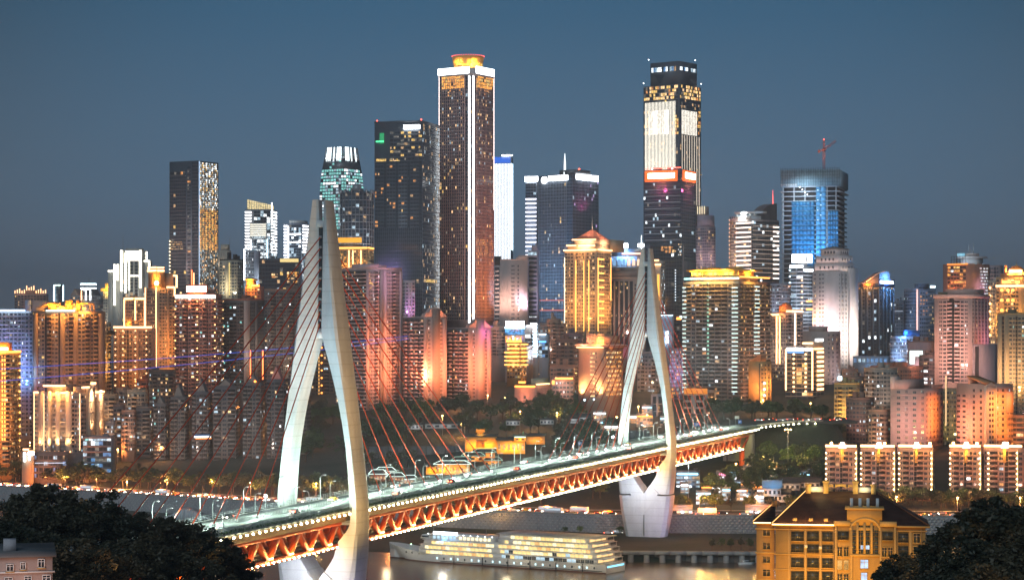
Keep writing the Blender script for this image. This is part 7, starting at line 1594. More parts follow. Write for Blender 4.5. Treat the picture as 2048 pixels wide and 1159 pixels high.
    for i, x in enumerate(np.arange(6, 92, 3.9)): link('hull_window', hw_[0 if i % 3 else 1], root, loc=(x, -20.0, 2.5))
    for x in (12, 26, 40, 52, 66, 82): q = MB(); q.box(x, x + .3, -20.35, -19.95, -.5, 4.1); q.build('fender', dark_metal, root)
    q = MB(); q.box(2, 90, -20.12, -19.97, 1.0, 1.25); q.build('rubbing_strake', dark_metal, root)
    for x in (103, 107.5, 111.5): q = MB(); q.tube([(x, -10 - half(x, 4.5) * .985 + .25, 4.3), (x - .3, -10 - half(x, 4.5) * .985 - .25, 4.3)], .55, 10); q.build('bow_window', glass, root)
    # fore sun deck with bar, sign, bridge and masts
    blk('bar_house', 62, 97, 3, 17, 11.37, 13.6); blk('bar_roof', 60.5, 99, 2, 18, 13.605, 13.9)
    for x in np.arange(63.5, 80, 2.3): q = MB(); q.box(x, x + 1.5, -17.12, -16.9, 11.7, 13.3); q.build('bar_window', wm[1], root)
    for x in np.arange(83, 96, 2.3): q = MB(); q.box(x, x + 1.5, -17.12, -16.9, 11.7, 13.3); q.build('bar_window', wm[2], root)
    q = MB(); q.box(82, 95.5, -17.6, -17.2, 13.95, 15.3); q.build('roof_sign', mat_emit('ship_sign', (.75, .88, 1), 8), root)
    lamp('sign_light', 'POINT', (88, -21, 12.6), 900, BLUE, parent=root, size=.5)
    blk('wheelhouse', 97.5, 104, 4, 16, 11.37, 13.3, slant=-.5); q = MB(); q.box(99, 103, -16.2, -15.95, 12.1, 12.9); q.build('wheelhouse_window', glass, root)
    for x, h in ((100, 18.2), (70, 17)): q = MB(); q.tube([(x, -10, 13.3), (x, -10, h)], [.18, .08], 6); q.build('mast', metal_grey, root)
    q = MB(); q.prism([(59, -13), (62, -13), (62, -7), (59, -7)], 11.4, 15.0, top=.8); q.build('funnel', W((.4, .2, .12), 'funnel'), root)
    for x in np.arange(62, 100, 4.0): q = MB(); q.ico((x, -18.2, 14.2), .22); q.build('deck_lamp', mat_emit('ship_bulb', (.9, .97, 1), 9), root)
    q = MB()
    for x in np.arange(60, 101, 1.6): q.beam((x, -19.7, 11.36), (x, -19.7, 12.3), .07, .07)
    q.box(60, 101, -19.74, -19.66, 12.25, 12.32); q.build('sun_deck_rail', white_paint, root, kind='stuff')
    for x in np.arange(104, 123, 2.3): q = MB(); yy = -10 - half(x, 6) * .95; q.beam((x, yy, zt_(x)), (x, yy, zt_(x) + .9), .09, .09); q.build('bow_rail_post', white_paint, root)
    q = MB(); q.ico((113, -10, 7.5), .35); q.build('bow_lamp', mat_emit('bow_green', (.5, 1, .6), 5), root)
    for x in (10, 45, 80, 112): lamp('ship_glow', 'POINT', (x, -34, 9), 1500, (1, .82, .5), parent=root, size=2)
    for x in (-11,): lamp('ship_glow', 'POINT', (x, -10, 9), 1200, (1, .75, .4), parent=root, size=2)
ship()
barge = empty('mooring_pontoon', (20, 1062, 0), math.radians(-31), label='low dark mooring pontoon with small white lamps behind the cruise ship', cat='pontoon')
q = MB(); q.box(-48, 22, 0, 9, -.6, 1.4); q.build('hull', dark_metal, barge); q = MB(); q.box(-40, 14, 2, 8, 4.2, 4.5); q.build('roof', roof_grey, barge)
for x in np.arange(-40, 15, 9): q = MB(); q.tube([(x, 2.2, 1.4), (x, 2.2, 4.2)], .15, 6); q.build('post', metal_grey, barge)
for x in np.arange(-38, 14, 5): MB().ico((x, 1.9, 4.9), .28).build('lamp', mat_emit('ship_bulb', (.9, .97, 1), 9), barge)
for k, (px, py) in enumerate(((1660, 1112), (905, 1062))): pass
bt = empty('motor_boat', P(1493, 1128, 1072), .3, label='small white motor boat tied up below the quay steps', cat='boat')
bt.location.z = 0
q = MB(); q.prism([(-4, -1.1), (2, -1.1), (4.4, 0), (2, 1.1), (-4, 1.1)], -.2, 1.0, top=1.08); q.build('hull', white_paint, bt); q = MB(); q.box(-2, 1, -.8, .8, 1.0, 2.1); q.build('cabin', white_paint, bt); q = MB(); q.box(-1.6, 1.02, -.83, .83, 1.35, 1.85); q.build('cabin_window', glass, bt)

# ============================================================ ochre mansion in front
oc = W((.47, .28, .085), 'ochre', rough=.75, bump=.15, var=.3); och = W((.52, .34, .13), 'ochretrim'); tile = mat_wall('roof_tile_brown', (.055, .028, .02), rough=.6, var=.3, scale=.6)
t = Tower('ochre_mansion', 'ochre apartment mansion with hipped tile roof, arched glass bay and lit eaves', 1551, None, 1851, 1054, 520, oc, depth=17)
L, D, H = t.LA, t.LB, t.H
ux = lambda px: -L + t.u('A', px)
zz = lambda py, back=0.0: HC + (HY - py) * (520 + back) / F - t.zb
frm = W((.1, .085, .06), 'bronze')
def mansion_window(px0, px1, py0, py1, balcony=False, lit=None, root=t.root, y=-.02, uxf=ux, zf=zz, fm=None):
    x0, x1, z0, z1 = uxf(px0), uxf(px1), zf(py1), zf(py0)
    o = bpy.data.objects.new('window', None); COL.objects.link(o); o.parent = root
    q = MB(); q.box(x0, x1, y - .06, y, z0, z1); q.build('pane', lit or glass, o)
    q = MB(); b = .11
    for a in ((x0 - b, x0, z0, z1), (x1, x1 + b, z0, z1), (x0 - b, x1 + b, z1, z1 + b), (x0 - b, x1 + b, z0 - b, z0)): q.box(a[0], a[1], y - .3, y, a[2], a[3])
    n = 3 if x1 - x0 > 2.4 else 2
    for k in range(1, n): xm = x0 + (x1 - x0) * k / n; q.box(xm - .04, xm + .04, y - .12, y - .062, z0, z1)
    q.box(x0, x1, y - .11, y - .063, z0 + (z1 - z0) * .68, z0 + (z1 - z0) * .68 + .07); q.build('frame', fm or (och if not balcony else frm), o)
    if balcony:
        q = MB(); q.box(x0 - .1, x1 + .1, y - 1.0, y - .31, z0 - .12, z0 - .02); q.build('balcony_slab', och, o)
        q = MB(); q.box(x0, x1, y - .98, y - .92, z0 + .85, z0 + .92)
        for k in range(12): xx = x0 + (x1 - x0) * k / 11; q.box(xx - .02, xx + .02, y - .97, y - .93, z0, z0 + .85)
        q.build('balcony_rail', frm, o)
    else:
        q = MB(); q.box(x0 - .2, x1 + .2, y - .45, y - .31, z0 - .22, z0 - .06); q.build('sill', och, o)
    return o
rowsM = [(1066, 1084), (1092, 1107), (1119, 1137), (1146, 1164), (1172, 1190)]
warmroom = mat_emit('room_warm', (1, .55, .16), .9, False, .7); blueroom = mat_emit('room_blue', (.5, .7, 1), .9, False, .5)
for r_, (a, b) in enumerate(rowsM):
    for (x0, x1) in ((1583, 1607), (1615, 1637), (1645, 1666)): mansion_window(x0, x1, a, b, True)
    mansion_window(1797, 1816, a, b, True); mansion_window(1827, 1840, a, b)
for py in (1110, 1141, 1060):
    q = MB(); q.box(-L - .35, .35, -.4, -.01, zz(py) - .3, zz(py)); q.build('string_course', och, t.root)
q = MB(); q.box(-L - 1.0, 1.0, -1.2, D + 1, H + .01, H + .45); q.build('eave', och, t.root)
for px in (1579, 1611, 1641, 1668, 1794, 1821): q = MB(); q.box(ux(px) - .3, ux(px) + .3, -.28, -.01, 0, zz(1061)); q.build('pilaster', och, t.root)
# centre bay
bay = [(1670, 1701), (1701, 1759), (1759, 1791)]
q = MB(); q.box(ux(1670), ux(1791), -1.3, -.01, 0, zz(1052)); q.build('centre_bay', oc, t.root)
q = MB(); q.box(ux(1694), ux(1764), -1.5, 5, H + .46, zz(1019)); q.build('attic', oc, t.root); q = MB(); q.box(ux(1690), ux(1768), -1.9, 5.4, zz(1019) + .01, zz(1015)); q.build('attic_cornice', och, t.root)
for px in (1670, 1701, 1759, 1788): q = MB(); q.box(ux(px), ux(px + 4), -1.75, -1.31, 0, zz(1045)); q.build('pilaster', och, t.root)
for a, b in ((1668, 1701), (1759, 1793)): q = MB(); q.box(ux(a), ux(b), -2.0, -1.0, zz(1052) + .01, zz(1042)); q.build('bay_cap', och, t.root)
for px in (1700, 1717, 1733, 1752): q = MB(); q.box(ux(px), ux(px + 6), 1.0, 2.2, zz(1015) + .01, zz(998)); q.build('chimney', white_paint, t.root)
for x0, x1, w0 in ((1676, 1697, 1), (1765, 1785, 1)):
    mansion_window(x0, x1, 1063, 1079, True, y=-1.32)
for x0, x1 in ((1675, 1684), (1688, 1697), (1764, 1773), (1776, 1785)): mansion_window(x0, x1, 1094, 1112, y=-1.32); mansion_window(x0, x1, 1121, 1139, y=-1.32, lit=warmroom if x0 < 1700 else None); mansion_window(x0, x1, 1148, 1168, y=-1.32)
mansion_window(1721, 1736, 1119, 1136, y=-1.32, lit=blueroom); mansion_window(1722, 1734, 1145, 1160, y=-1.32, lit=blueroom)
# arched glass curtain: panes one by one
ax0, ax1, az0, az1 = ux(1703), ux(1757), zz(1107), zz(1060); cxm, rad = (ax0 + ax1) / 2, (ax1 - ax0) / 2
for i in range(6):
    for j in range(8):
        x0, x1 = ax0 + (ax1 - ax0) * i / 6, ax0 + (ax1 - ax0) * (i + 1) / 6; zb0 = az0 + (az1 - az0 + rad * .8) * j / 8; zb1 = az0 + (az1 - az0 + rad * .8) * (j + 1) / 8
        f_ = lambda x: az1 + rad * .8 * math.sqrt(max(0, 1 - ((x - cxm) / rad) ** 2))
        if zb0 > min(f_(x0), f_(x1)) and zb0 > az1: continue
        q = MB(); q.box(x0 + .05, x1 - .05, -1.38, -1.31, zb0 + .05, min(zb1 - .05, max(zb0 + .2, min(f_(x0), f_(x1)))) ); q.build('glass_pane', blueroom if (i in (2, 3) and j == 1) else glass, t.root)
q = MB(); q.tube([(cxm + (rad + .25) * math.cos(a), -1.5, az1 + (rad * .8 + .25) * math.sin(a)) for a in np.linspace(0, math.pi, 17)], .32, 6); q.build('arch_frame', och, t.root)
for px in (1715, 1729, 1743): q = MB(); q.box(ux(px) - .28, ux(px) + .28, -1.75, -1.39, az0, az1 + rad * .55); q.build('arch_pier', och, t.root)
q = MB(); q.box(ux(1715), ux(1743), -1.7, -1.4, zz(1060), zz(1054)); q.build('arch_transom', och, t.root); q = MB(); q.box(ux(1700), ux(1760), -1.9, -1.31, zz(1112), zz(1108)); q.build('bay_sill', och, t.root)
for px in (1580, 1668, 1794, 1843): q = MB(); q.tube([(ux(px), -.4, 0), (ux(px), -.4, H)], .09, 6); q.build('downpipe', W((.3, .2, .1)), t.root)
# hip roof in courses
rz_, rx0, rx1, ry = zz(984, 9), ux(1611), ux(1752), 9.0
q = MB(); NC = 24
for k in range(NC):
    f0, f1 = k / NC, (k + 1) / NC
    def rect(f, zofs): return [(-L - .9 + (rx0 + L + .9) * f, -1.1 + (ry + 1.1) * f), (.9 + (rx1 - .9) * f, -1.1 + (ry + 1.1) * f), (.9 + (rx1 - .9) * f, D + .9 - (D + .9 - ry - .6) * f), (-L - .9 + (rx0 + L + .9) * f, D + .9 - (D + .9 - ry - .6) * f)]
    z0 = H + .46 + (rz_ - H - .46) * f0; z1 = H + .46 + (rz_ - H - .46) * f1
    a, b = rect(f0, 0), rect(min(1, f1 + .25 / NC), 0)
    v = [(x, y, z0 + .10) for x, y in a] + [(x, y, z1 + .02) for x, y in b] + [(x, y, z0 - .04) for x, y in a]
    q.add(v, [(0, 1, 5, 4), (1, 2, 6, 5), (2, 3, 7, 6), (3, 0, 4, 7), (8, 9, 1, 0), (9, 10, 2, 1), (10, 11, 3, 2), (11, 8, 0, 3)])
q.build('roof', tile, t.root)
for (p_, q_) in (((-L - .9, -1.1), (rx0, ry)), ((.9, -1.1), (rx1, ry))):
    q = MB(); q.beam((p_[0], p_[1], H + .6), (q_[0], q_[1], rz_ + .15), .4, .35); q.build('hip_ridge', tile, t.root)
q = MB(); q.beam((-L - .8, -1.25, H + .75), (rx0, ry - .3, rz_ + .3), .12, .12); q.build('light_strip', mat_emit('hip_glow', (1, .5, .15), 2.2), t.root)
q = MB(); q.box(-L - .8, ux(1668), -1.42, -1.28, H + .3, H + .52); q.build('light_strip', mat_emit('eave_glow_gold', (1, .62, .25), 6), t.root)
for k in range(9): x = -L + 1 + (ux(1668) + L - 2) * k / 8; lamp('eave_light', 'POINT', (x, -1.7, H + 1.3), 45, (1, .5, .15), parent=t.root, size=.1)
for px in (1590, 1622, 1652): q = MB(); q.box(ux(px) - .5, ux(px) + .5, -.2, .8, H + .6, H + 1.9); q.build('dormer_vent', och, t.root)
# ridge parapet with arches
pb = zz(983, 9) + .05
for px in (1610, 1646, 1706, 1743): q = MB(); q.box(ux(px), ux(px + 10), ry - .8, ry + .8, pb - 1, zz(966 if 1640 < px < 1720 else 972, 9)); q.build('parapet_pier', och, t.root); q = MB(); q.box(ux(px) - .2, ux(px + 10) + .2, ry - 1, ry + 1, zz(966 if 1640 < px < 1720 else 972, 9) + .01, zz(966 if 1640 < px < 1720 else 972, 9) + .4); q.build('pier_cap', och, t.root)
for a, b, top in ((1668, 1694, 969), (1656, 1667, 970), (1695, 1706, 970)):
    x0, x1 = ux(a), ux(b); c_, r2 = (x0 + x1) / 2, (x1 - x0) / 2; zt2 = zz(top, 9); zs_ = pb + .6
    pts = [(x0 - .05, zs_)] + [(c_ - r2 * .85 * math.cos(th_), zs_ + (zt2 - zs_ - .5) * math.sin(th_)) for th_ in np.linspace(0, math.pi, 9)] + [(x1 + .05, zs_), (x1 + .05, zt2), (x0 - .05, zt2)]
    n_ = len(pts); q = MB(); vv = [(x, ry - .4, z) for x, z in pts] + [(x, ry + .4, z) for x, z in pts]
    m_ = 9
    for k in range(m_ - 1):
        k0 = 1 + k; u0, u1 = pts[k0], pts[k0 + 1]
        q.hexa([(x, y, z) for zsel in (0, 1) for y in (ry - .4, ry + .4) for (x, z) in ((u0[0], u0[1] if not zsel else zt2), (u1[0], u1[1] if not zsel else zt2))])
    q.build('parapet_arch', och, t.root)
for a, b in ((1620, 1645), (1717, 1742)): q = MB(); q.box(ux(a), ux(b), ry - .3, ry + .3, pb - .5, zz(975, 9)); q.build('roof_panel', white_paint, t.root)
lamp('roof_light', 'SPOT', (ux(1682), ry - 7, rz_ + .3), 700, (1, .72, .15), parent=t.root, target=(ux(1682), ry, pb + 1.5), cone=120)
for x in (1630, 1728): lamp('roof_light', 'POINT', (ux(x), ry - 2.4, pb + .6), 160, (1, .75, .3), parent=t.root, size=.2)
for px, c_ in ((1565, 1.0), (1625, 1.0), (1700, .8), (1780, .6), (1840, .5)):
    lamp('courtyard_light', 'SPOT', (ux(px), -26, zz(1175)), 7500 * c_, (1, .5, .06), parent=t.root, target=(ux(px), 0, zz(1100)), cone=95, size=.6)
for x0_, y0_ in ((1612, 1098), (1641, 1100)): q = MB(); q.box(ux(x0_) - .35, ux(x0_) + .35, -.62, -.3, zz(y0_), zz(y0_) + .7); q.build('air_conditioner', white_paint, t.root)
t.done()
t = Tower('ochre_mansion_wing', 'set back left wing of the ochre mansion with its own tiled hip and single windows', 1513, None, 1549, 1047, 528, W((.44, .25, .08), 'ochrewing'), depth=16)
L2, D2, H2 = t.LA, t.LB, t.H; ux2 = lambda px: -L2 + t.u('A', px); zz2 = lambda py: HC + (HY - py) * 528 / F - t.zb
for a, b in ((1059, 1070), (1085, 1097), (1113, 1124), (1138, 1151), (1165, 1178)): mansion_window(1526, 1540, a, b, root=t.root, uxf=ux2, zf=zz2)
for py in (1103, 1055, 1157): q = MB(); q.box(-L2 - .3, .2, -.35, -.01, zz2(py) - .35, zz2(py)); q.build('string_course', och, t.root)
q = MB(); q.box(-L2 - .9, .3, -1.0, D2, H2 + .01, H2 + .45); q.build('eave', och, t.root)
q = MB()
for k in range(12):
    f0, f1 = k / 12, (k + 1.2) / 12; zr = zz2(1012); z0 = H2 + .46 + (zr - H2 - .46) * k / 12; z1 = H2 + .46 + (zr - H2 - .46) * min(1, f1)
    R_ = lambda f: [(-L2 - .8 + (L2 + .6) * f, -.9 + 8 * f), (.2, -.9 + 8 * f), (.2, D2 - 7 * f), (-L2 - .8 + (L2 + .6) * f, D2 - 7 * f)]
    v = [(x, y, z0 + .1) for x, y in R_(f0)] + [(x, y, z1) for x, y in R_(min(1, f1))]; q.add(v, [(0, 1, 5, 4), (3, 0, 4, 7), (2, 3, 7, 6), (1, 2, 6, 5)])
q.build('roof', tile, t.root); q = MB(); q.box(-L2 - .7, .1, -1.22, -1.08, H2 + .3, H2 + .5); q.build('light_strip', mat_emit('eave_glow_gold', (1, .62, .25), 6), t.root)
q = MB(); q.beam((-L2 - .8, -1.0, H2 + .8), (-.4, 7, zz2(1012) + .2), .12, .12); q.build('light_strip', mat_emit('hip_glow', (1, .5, .15), 2.2), t.root)
for x0_, ya in ((1543, 1006), (1549, 1003)): q = MB(); q.box(ux2(x0_), ux2(x0_ + 5), 3, 5, zz2(1014), zz2(ya)); q.build('chimney', W((.5, .25, .08), 'chimney'), t.root)
lamp('courtyard_light', 'SPOT', (ux2(1528), -24, zz2(1175)), 3600, (1, .45, .1), parent=t.root, target=(ux2(1530), 0, zz2(1100)), cone=90, size=.6); t.done()

# ============================================================ pale house bottom left
t = Tower('pale_flat_roof_house', 'pale flat roofed house with dark windows in the bottom left corner', -40, None, 105, 1112, 282, W((.5, .38, .33), 'oldwhite', bump=.1), depth=17)
ux3 = lambda px: -t.LA + t.u('A', px); zz3 = lambda py: HC + (HY - py) * 282 / F - t.zb
for a, b, c_, d_ in ((14, 26, 1126, 1138), (42, 50, 1123, 1135), (77, 88, 1117, 1132), (50, 62, 1150, 1164), (86, 100, 1149, 1165), (10, 24, 1152, 1166)): mansion_window(a, b, c_, d_, root=t.root, uxf=ux3, zf=zz3, fm=white_paint)
q = MB(); q.box(-t.LA - .5, .5, -.6, t.LB, t.H + .01, t.H + .25); q.build('roof_slab', roof_grey, t.root); q = MB(); q.box(-t.LA - .3, .3, -.4, -.01, zz3(1140) - .2, zz3(1140)); q.build('string_course', white_paint, t.root)
q = MB(); q.box(ux3(6), ux3(32), 6, 9, t.H + .26, zz3(1086)); q.build('stair_house', W((.5, .45, .45)), t.root); lamp('yard_light', 'SPOT', (ux3(50), -16, zz3(1180)), 2600, (1, .55, .4), parent=t.root, target=(ux3(60), 0, zz3(1130)), cone=100); t.done()

# ============================================================ temple halls and riverside pavilions
def hall(label, x0, x1, ybase, yeave, yridge, d, wallm, roofm=None, neon=None, light=None, depth=12, group=None, win=3, curved=.8, name='temple_hall', L_=.5, ground=False):
    roofm = roofm or mat_wall('dark_tile', (.06, .055, .05), rough=.8)
    t = Tower(name, label, x0, None, x1, yeave, d, wallm, depth=depth, group=group, zb=HC + (HY - ybase) * d / F)
    w_, dp, ze, zr = t.LA, t.LB, t.H, t.z(yridge); n = 6
    prof = [(k / n, ((k / n) ** (1 + curved * .5))) for k in range(n + 1)]
    q = MB(); ov = .9
    V = []
    for sgn in (0, 1):
        for f, h in prof:
            y = (-ov + (dp / 2 + ov) * f) if not sgn else (dp + ov - (dp / 2 + ov) * f)
            for x, lift in ((-w_ - ov, .5 * (1 - f)), (-w_ * .85, 0), (-w_ * .15, 0), (ov, .5 * (1 - f))): V.append((x, y, ze + .02 + (zr - ze) * h + lift * curved))
    m = n + 1
    for sgn in (0, 1):
        b = sgn * m * 4; q.add(V[b:b + m * 4], [(k * 4 + j, k * 4 + j + 1, (k + 1) * 4 + j + 1, (k + 1) * 4 + j) for k in range(n) for j in range(3)])
    q.build('roof', roofm, t.root)
    q = MB(); q.add([(-w_ - .3, 0, ze), (-w_ - .3, dp, ze), (-w_ - .3, dp / 2, zr), (.3, 0, ze), (.3, dp, ze), (.3, dp / 2, zr)], [(0, 2, 1), (3, 4, 5)]); q.build('gable', wallm, t.root)
    q = MB(); q.box(-w_ - .8, .8, dp / 2 - .25, dp / 2 + .25, zr, zr + .5); q.build('ridge', roofm, t.root)
    for xx in (-w_ - .8, .2): q = MB(); q.beam((xx + .3, dp / 2, zr + .4), (xx + (.9 if xx > -1 else -.3), dp / 2, zr + 1.4), .4, .3); q.build('ridge_end', roofm, t.root)
    if neon:
        for a, b in (((-w_ - ov, -ov - .1, ze + .45 * curved), (ov, -ov - .1, ze + .45 * curved)), ((-w_ * .84, dp / 2 - .3, zr + .6), (-w_ * .16, dp / 2 - .3, zr + .6)), ((-w_ - ov - .1, -ov, ze + .5), (-w_ * .84, dp / 2, zr + .6)), ((ov + .1, -ov, ze + .5), (-w_ * .16, dp / 2, zr + .6))):
            q = MB(); q.beam(a, b, .22, .22); q.build('light_strip', neon, t.root)
    if win:
        for k in range(win):
            a = -w_ + w_ * (k + .25) / win; q = MB(); q.box(a, a + w_ / win * .5, -.12, -.01, ze * .3, ze * .72); q.build('window', dark if not (light and win > 4) else WINM[WA], t.root)
    if light: t.flood('A', light, L_, dist=6, n=max(1, int(w_ / 6)), yb=ybase)
    t.done(); return t
yel = W((.62, .36, .08), 'temple', rough=.8); NM = mat_emit('neon_mint', (.75, 1, .9), 2.0)
TL = (1, .42, .03)
t = hall('long orange temple wall with an ornate dark gate relief', 930, 994, 903, 873, 869, 1425, yel, light=TL, depth=8, win=0, curved=.3, L_=1.6)
for dx, w_, h in ((-14, 9, 6), (-14, 12, 1.2), (-4, 3, 4)): q = MB(); q.box(-t.LA * .45 + dx * .3, -t.LA * .45 + dx * .3 + w_ * .6, -.35, -.02, t.H * .3 + (h < 2) * 4, t.H * .3 + h * .8 + (h < 2) * 4); q.build('gate_relief', W((.3, .12, .03)), t.root)
t = hall('small upturned temple roof standing on the long orange wall', 955, 967, 872, 866, 860, 1432, yel, W((.5, .3, .08)), light=TL, depth=6, win=0, curved=2.2, L_=.9)
t = hall('orange temple hall with dark eaves and a row of small windows at the right end', 994, 1050, 907, 880, 875, 1420, yel, light=TL, depth=14, win=6, curved=.6, L_=1.5)
t = hall('gate house with white lit eave and green spire at the end of the temple wall', 1028, 1052, 882, 874, 868, 1417, yel, neon=None, light=TL, depth=8, win=2, curved=1.6, L_=.8); MB().prism([(-2.4, 3), (-1.2, 3), (-1.2, 4.2), (-2.4, 4.2)], t.z(868), t.z(861), top=.1).build('spire', W((.1, .4, .3)), t.root); t.strip('A', (1029, 873), (1051, 873), .5, NM, out=1.6)
hall('dim ochre side hall behind the temple gate', 1052, 1090, 888, 872, 868, 1440, W((.45, .3, .12)), light=TL, depth=12, win=0, curved=.4, L_=.6)
hall('lower orange hall with round ornament and white lit eave nearest the bridge', 870, 940, 948, 928, 923, 1340, yel, neon=NM, light=TL, depth=10, win=7, curved=.5, L_=1.6)
hall('small orange annex beside the lower hall half behind a tree', 852, 872, 948, 932, 928, 1336, yel, light=TL, depth=8, win=0, L_=.8)
for k, (a, b, ye, lb) in enumerate(((905, 940, 921, 'grey tiled hall roof edged in mint light behind the lower orange hall'), (925, 968, 912, 'second mint edged roof climbing toward the temple wall'), (948, 990, 905, 'third mint edged roof just under the temple wall'), (968, 1002, 921, 'mint edged roof right beside the bridge deck'))):
    hall(lb, a, b, ye + 10, ye, ye - 6, 1350 + 16 * k, W((.5, .28, .09)), neon=mat_emit('neon_mint_dim', (.5, .9, .7), .8), light=TL, depth=9, win=3, group='mint edged hall roofs', curved=1.0, L_=.7)
for k, (a, b, yb_, ye, yr, lb) in enumerate(((740, 772, 962, 948, 941, 'white outlined pavilion roof nearest the first pylon'), (752, 790, 950, 942, 936, 'topmost white outlined pavilion roof'), (776, 808, 962, 953, 947, 'white outlined pavilion roof in the middle of the group'), (800, 834, 968, 958, 952, 'white outlined pavilion roof at the right end of the group'))):
    hall(lb, a, b, yb_, ye, yr, 1300 + 8 * (k % 2), W((.22, .1, .07)), neon=NM, light=(1, .6, .4), depth=10, win=5, group='white outlined riverside pavilions', curved=.8, name='riverside_pavilion', L_=.3)
hall('grey white gabled house on the dark slope left of the lattice hotel', 1158, 1180, 842, 834, 828, 1500, W((.4, .4, .4)), light=(.9, .9, 1), depth=8, win=2, curved=0, name='slope_house', L_=.1)
for k, (a, b, yb_, lb) in enumerate(((815, 846, 858, 'pale hut on the dark slope behind the first pylon cables'), (850, 915, 856, 'long pale fence wall on the dark slope'), (1012, 1040, 850, 'white site cabin below the river complex'), (1080, 1108, 848, 'white site cabin beside the lamp lit tree'), (1140, 1156, 846, 'small grey cabin beside the gabled house'))):
    hall(lb, a, b, yb_, yb_ - 9, yb_ - 11, 1490, W((.4, .38, .36)), depth=6, win=4, curved=0, name='site_cabin', group='pale huts on the dark slope', light=(.85, .9, 1), L_=.14)
wh = W((.5, .47, .42), 'plaster')
for k, (a, b, yb_, ye, yr, lb, c) in enumerate(((1527, 1562, 992, 976, 962, 'old style white house with a blue lit tile roof by the mansion', (.2, .6, 1)), (1548, 1580, 1004, 988, 979, 'small gabled old style house below the blue roofed one', (1, .6, .4)), (1560, 1600, 980, 966, 956, 'timber framed old style inn with warm lit gallery', (1, .6, .3)), (1600, 1640, 975, 964, 956, 'dark roofed teahouse with dotted lamps behind the inn', (1, .6, .3)))):
    t = hall(lb, a, b, yb_, ye, yr, 1225 + 5 * k, wh, W((.12, .2, .26)) if k == 0 else None, light=c, depth=10, win=4, curved=.7, name='old_style_house', group='old style houses beyond the mansion', L_=.22)
    if k == 0: lamp('roof_light', 'POINT', (-t.LA / 2, -4, t.z(956)), 1500, (.25, .6, 1), parent=t.root)
for k, (a, b, yb_, ye, d, lb, c, nn) in enumerate(((1432, 1482, 962, 945, 1300, 'riverside bar with pink and blue neon letters under the bridge end', (.5, .6, 1), 1), (1486, 1510, 958, 934, 1320, 'slim three floor restaurant glowing white and orange', (1, .7, .5), 2), (1352, 1400, 965, 945, 1290, 'blue lit shed right of the farther pylon foot', (.3, .6, 1), 3), (1590, 1625, 958, 946, 1290, 'teal lit shed among the trees beside the lamp outlined flats', (.3, .8, 1), 3), (1490, 1540, 1024, 1012, 1205, 'white lit roadside shop front behind bare street trees', (.8, .9, 1), 2), (1345, 1385, 1024, 1013, 1205, 'white lit roadside kiosk beside the farther pylon', (.7, .85, 1), 2))):
    t = Tower('riverside_shop', lb, a, None, b, ye, d, W((.3, .28, .28)), depth=9, group='small shops below the bridge end'); t.zt = 0
    t.facade('A', 'w', 3.2, 2.4, .8, [(CO, 2), (WH, 2), (WA, 1)] if nn != 2 else [(WB, 2), (WH, 2)], wx=.8); t.roof(1, 2)
    if nn == 1: t.sign('A', 1438, 1452, 946, 949, mat_emit('neon_pink', (1, .2, .35), 4), chars=4); t.sign('A', 1455, 1472, 943, 949, mat_emit('neon_sky', (.3, .7, 1), 5), chars=5)
    if nn == 3: t.strip('A', (a + 2, ye + 2), (b - 4, ye + 2), .7, mat_emit('neon_sky', (.3, .7, 1), 5)); 
    t.flood('A', c, .2, dist=7); t.done()
for k in range(22):
    px, d = (rng.uniform(1350, 1640), rng.uniform(1225, 1330)) if k < 14 else (rng.uniform(1180, 1340), rng.uniform(1500, 1600)); x_ = (px - 1024) * d / F
    if k < 14 and px < 1500 and d > 1285: d = 1250
    py = HY - (zt1(x_, d) + rng.uniform(5, 9) - HC) * F / d; wd = rng.uniform(16, 34)
    t = Tower('hillside_shop', 'small lit shop half hidden by trees under the bridge end' if k < 14 else 'low lit shop house on the slope behind the farther pylon', px, None, px + wd, py, d, W((.34, .28, .24)), depth=8, group='lit shops under the bridge end' if k < 14 else 'lit shop houses behind the farther pylon', seed=k)
    t.facade('A', 'w', 3.0, 2.2, .75, [(CO, 2), (WH, 2), (WA, 2), (GO, 1)] if k < 14 else [(WA, 2), (AM, 2), (WB, 1)], wx=.8); t.roof(1, 2)
    t.strip('A', (px + 1, py + 1.5), (px + wd - 1, py + 1.5), .5, (mat_emit('neon_sky', (.3, .7, 1), 5), neon_orange, neon_white)[k % 3]); t.flood('A', ((.5, .8, 1), (1, .45, .15))[k % 2], .16, dist=6); t.done()
# ============================================================ approach street, traffic, lamps, cable car
near_e = [B(S1, 12, 0)[:2], (168, 1395), (177, 1401), (188, 1407), (205, 1411), (228, 1414)]
far_e = [B(S1, -12, 0)[:2], (139, 1408), (143, 1421), (146, 1436), (150, 1450), (228, 1450)]
zs_ = [55.52, 56.3, 57.0, 57.5, 57.6, 57.6]
q = MB(); n = len(zs_); v = [(x, y, z) for (x, y), z in zip(near_e, zs_)] + [(x, y, z) for (x, y), z in zip(far_e, zs_)] + [(x, y, z - 1.6) for (x, y), z in zip(near_e, zs_)]
q.add(v, [(i, i + 1, n + i + 1, n + i) for i in range(n - 1)] + [(2 * n + i, 2 * n + i + 1, i + 1, i) for i in range(n - 1)]); q.build('approach_road', asphalt, kind='structure')
q = MB()
for i in range(4):
    a, b = near_e[i], near_e[i + 1]; q.beam((a[0], a[1], zs_[i] + 1), (b[0], b[1], zs_[i + 1] + 1), .15, .25); q.beam((a[0], a[1], zs_[i] + .4), (b[0], b[1], zs_[i + 1] + .4), .15, .7)
q.build('parapet', concrete, label='concrete parapet curving round the end of the bridge', cat='parapet')
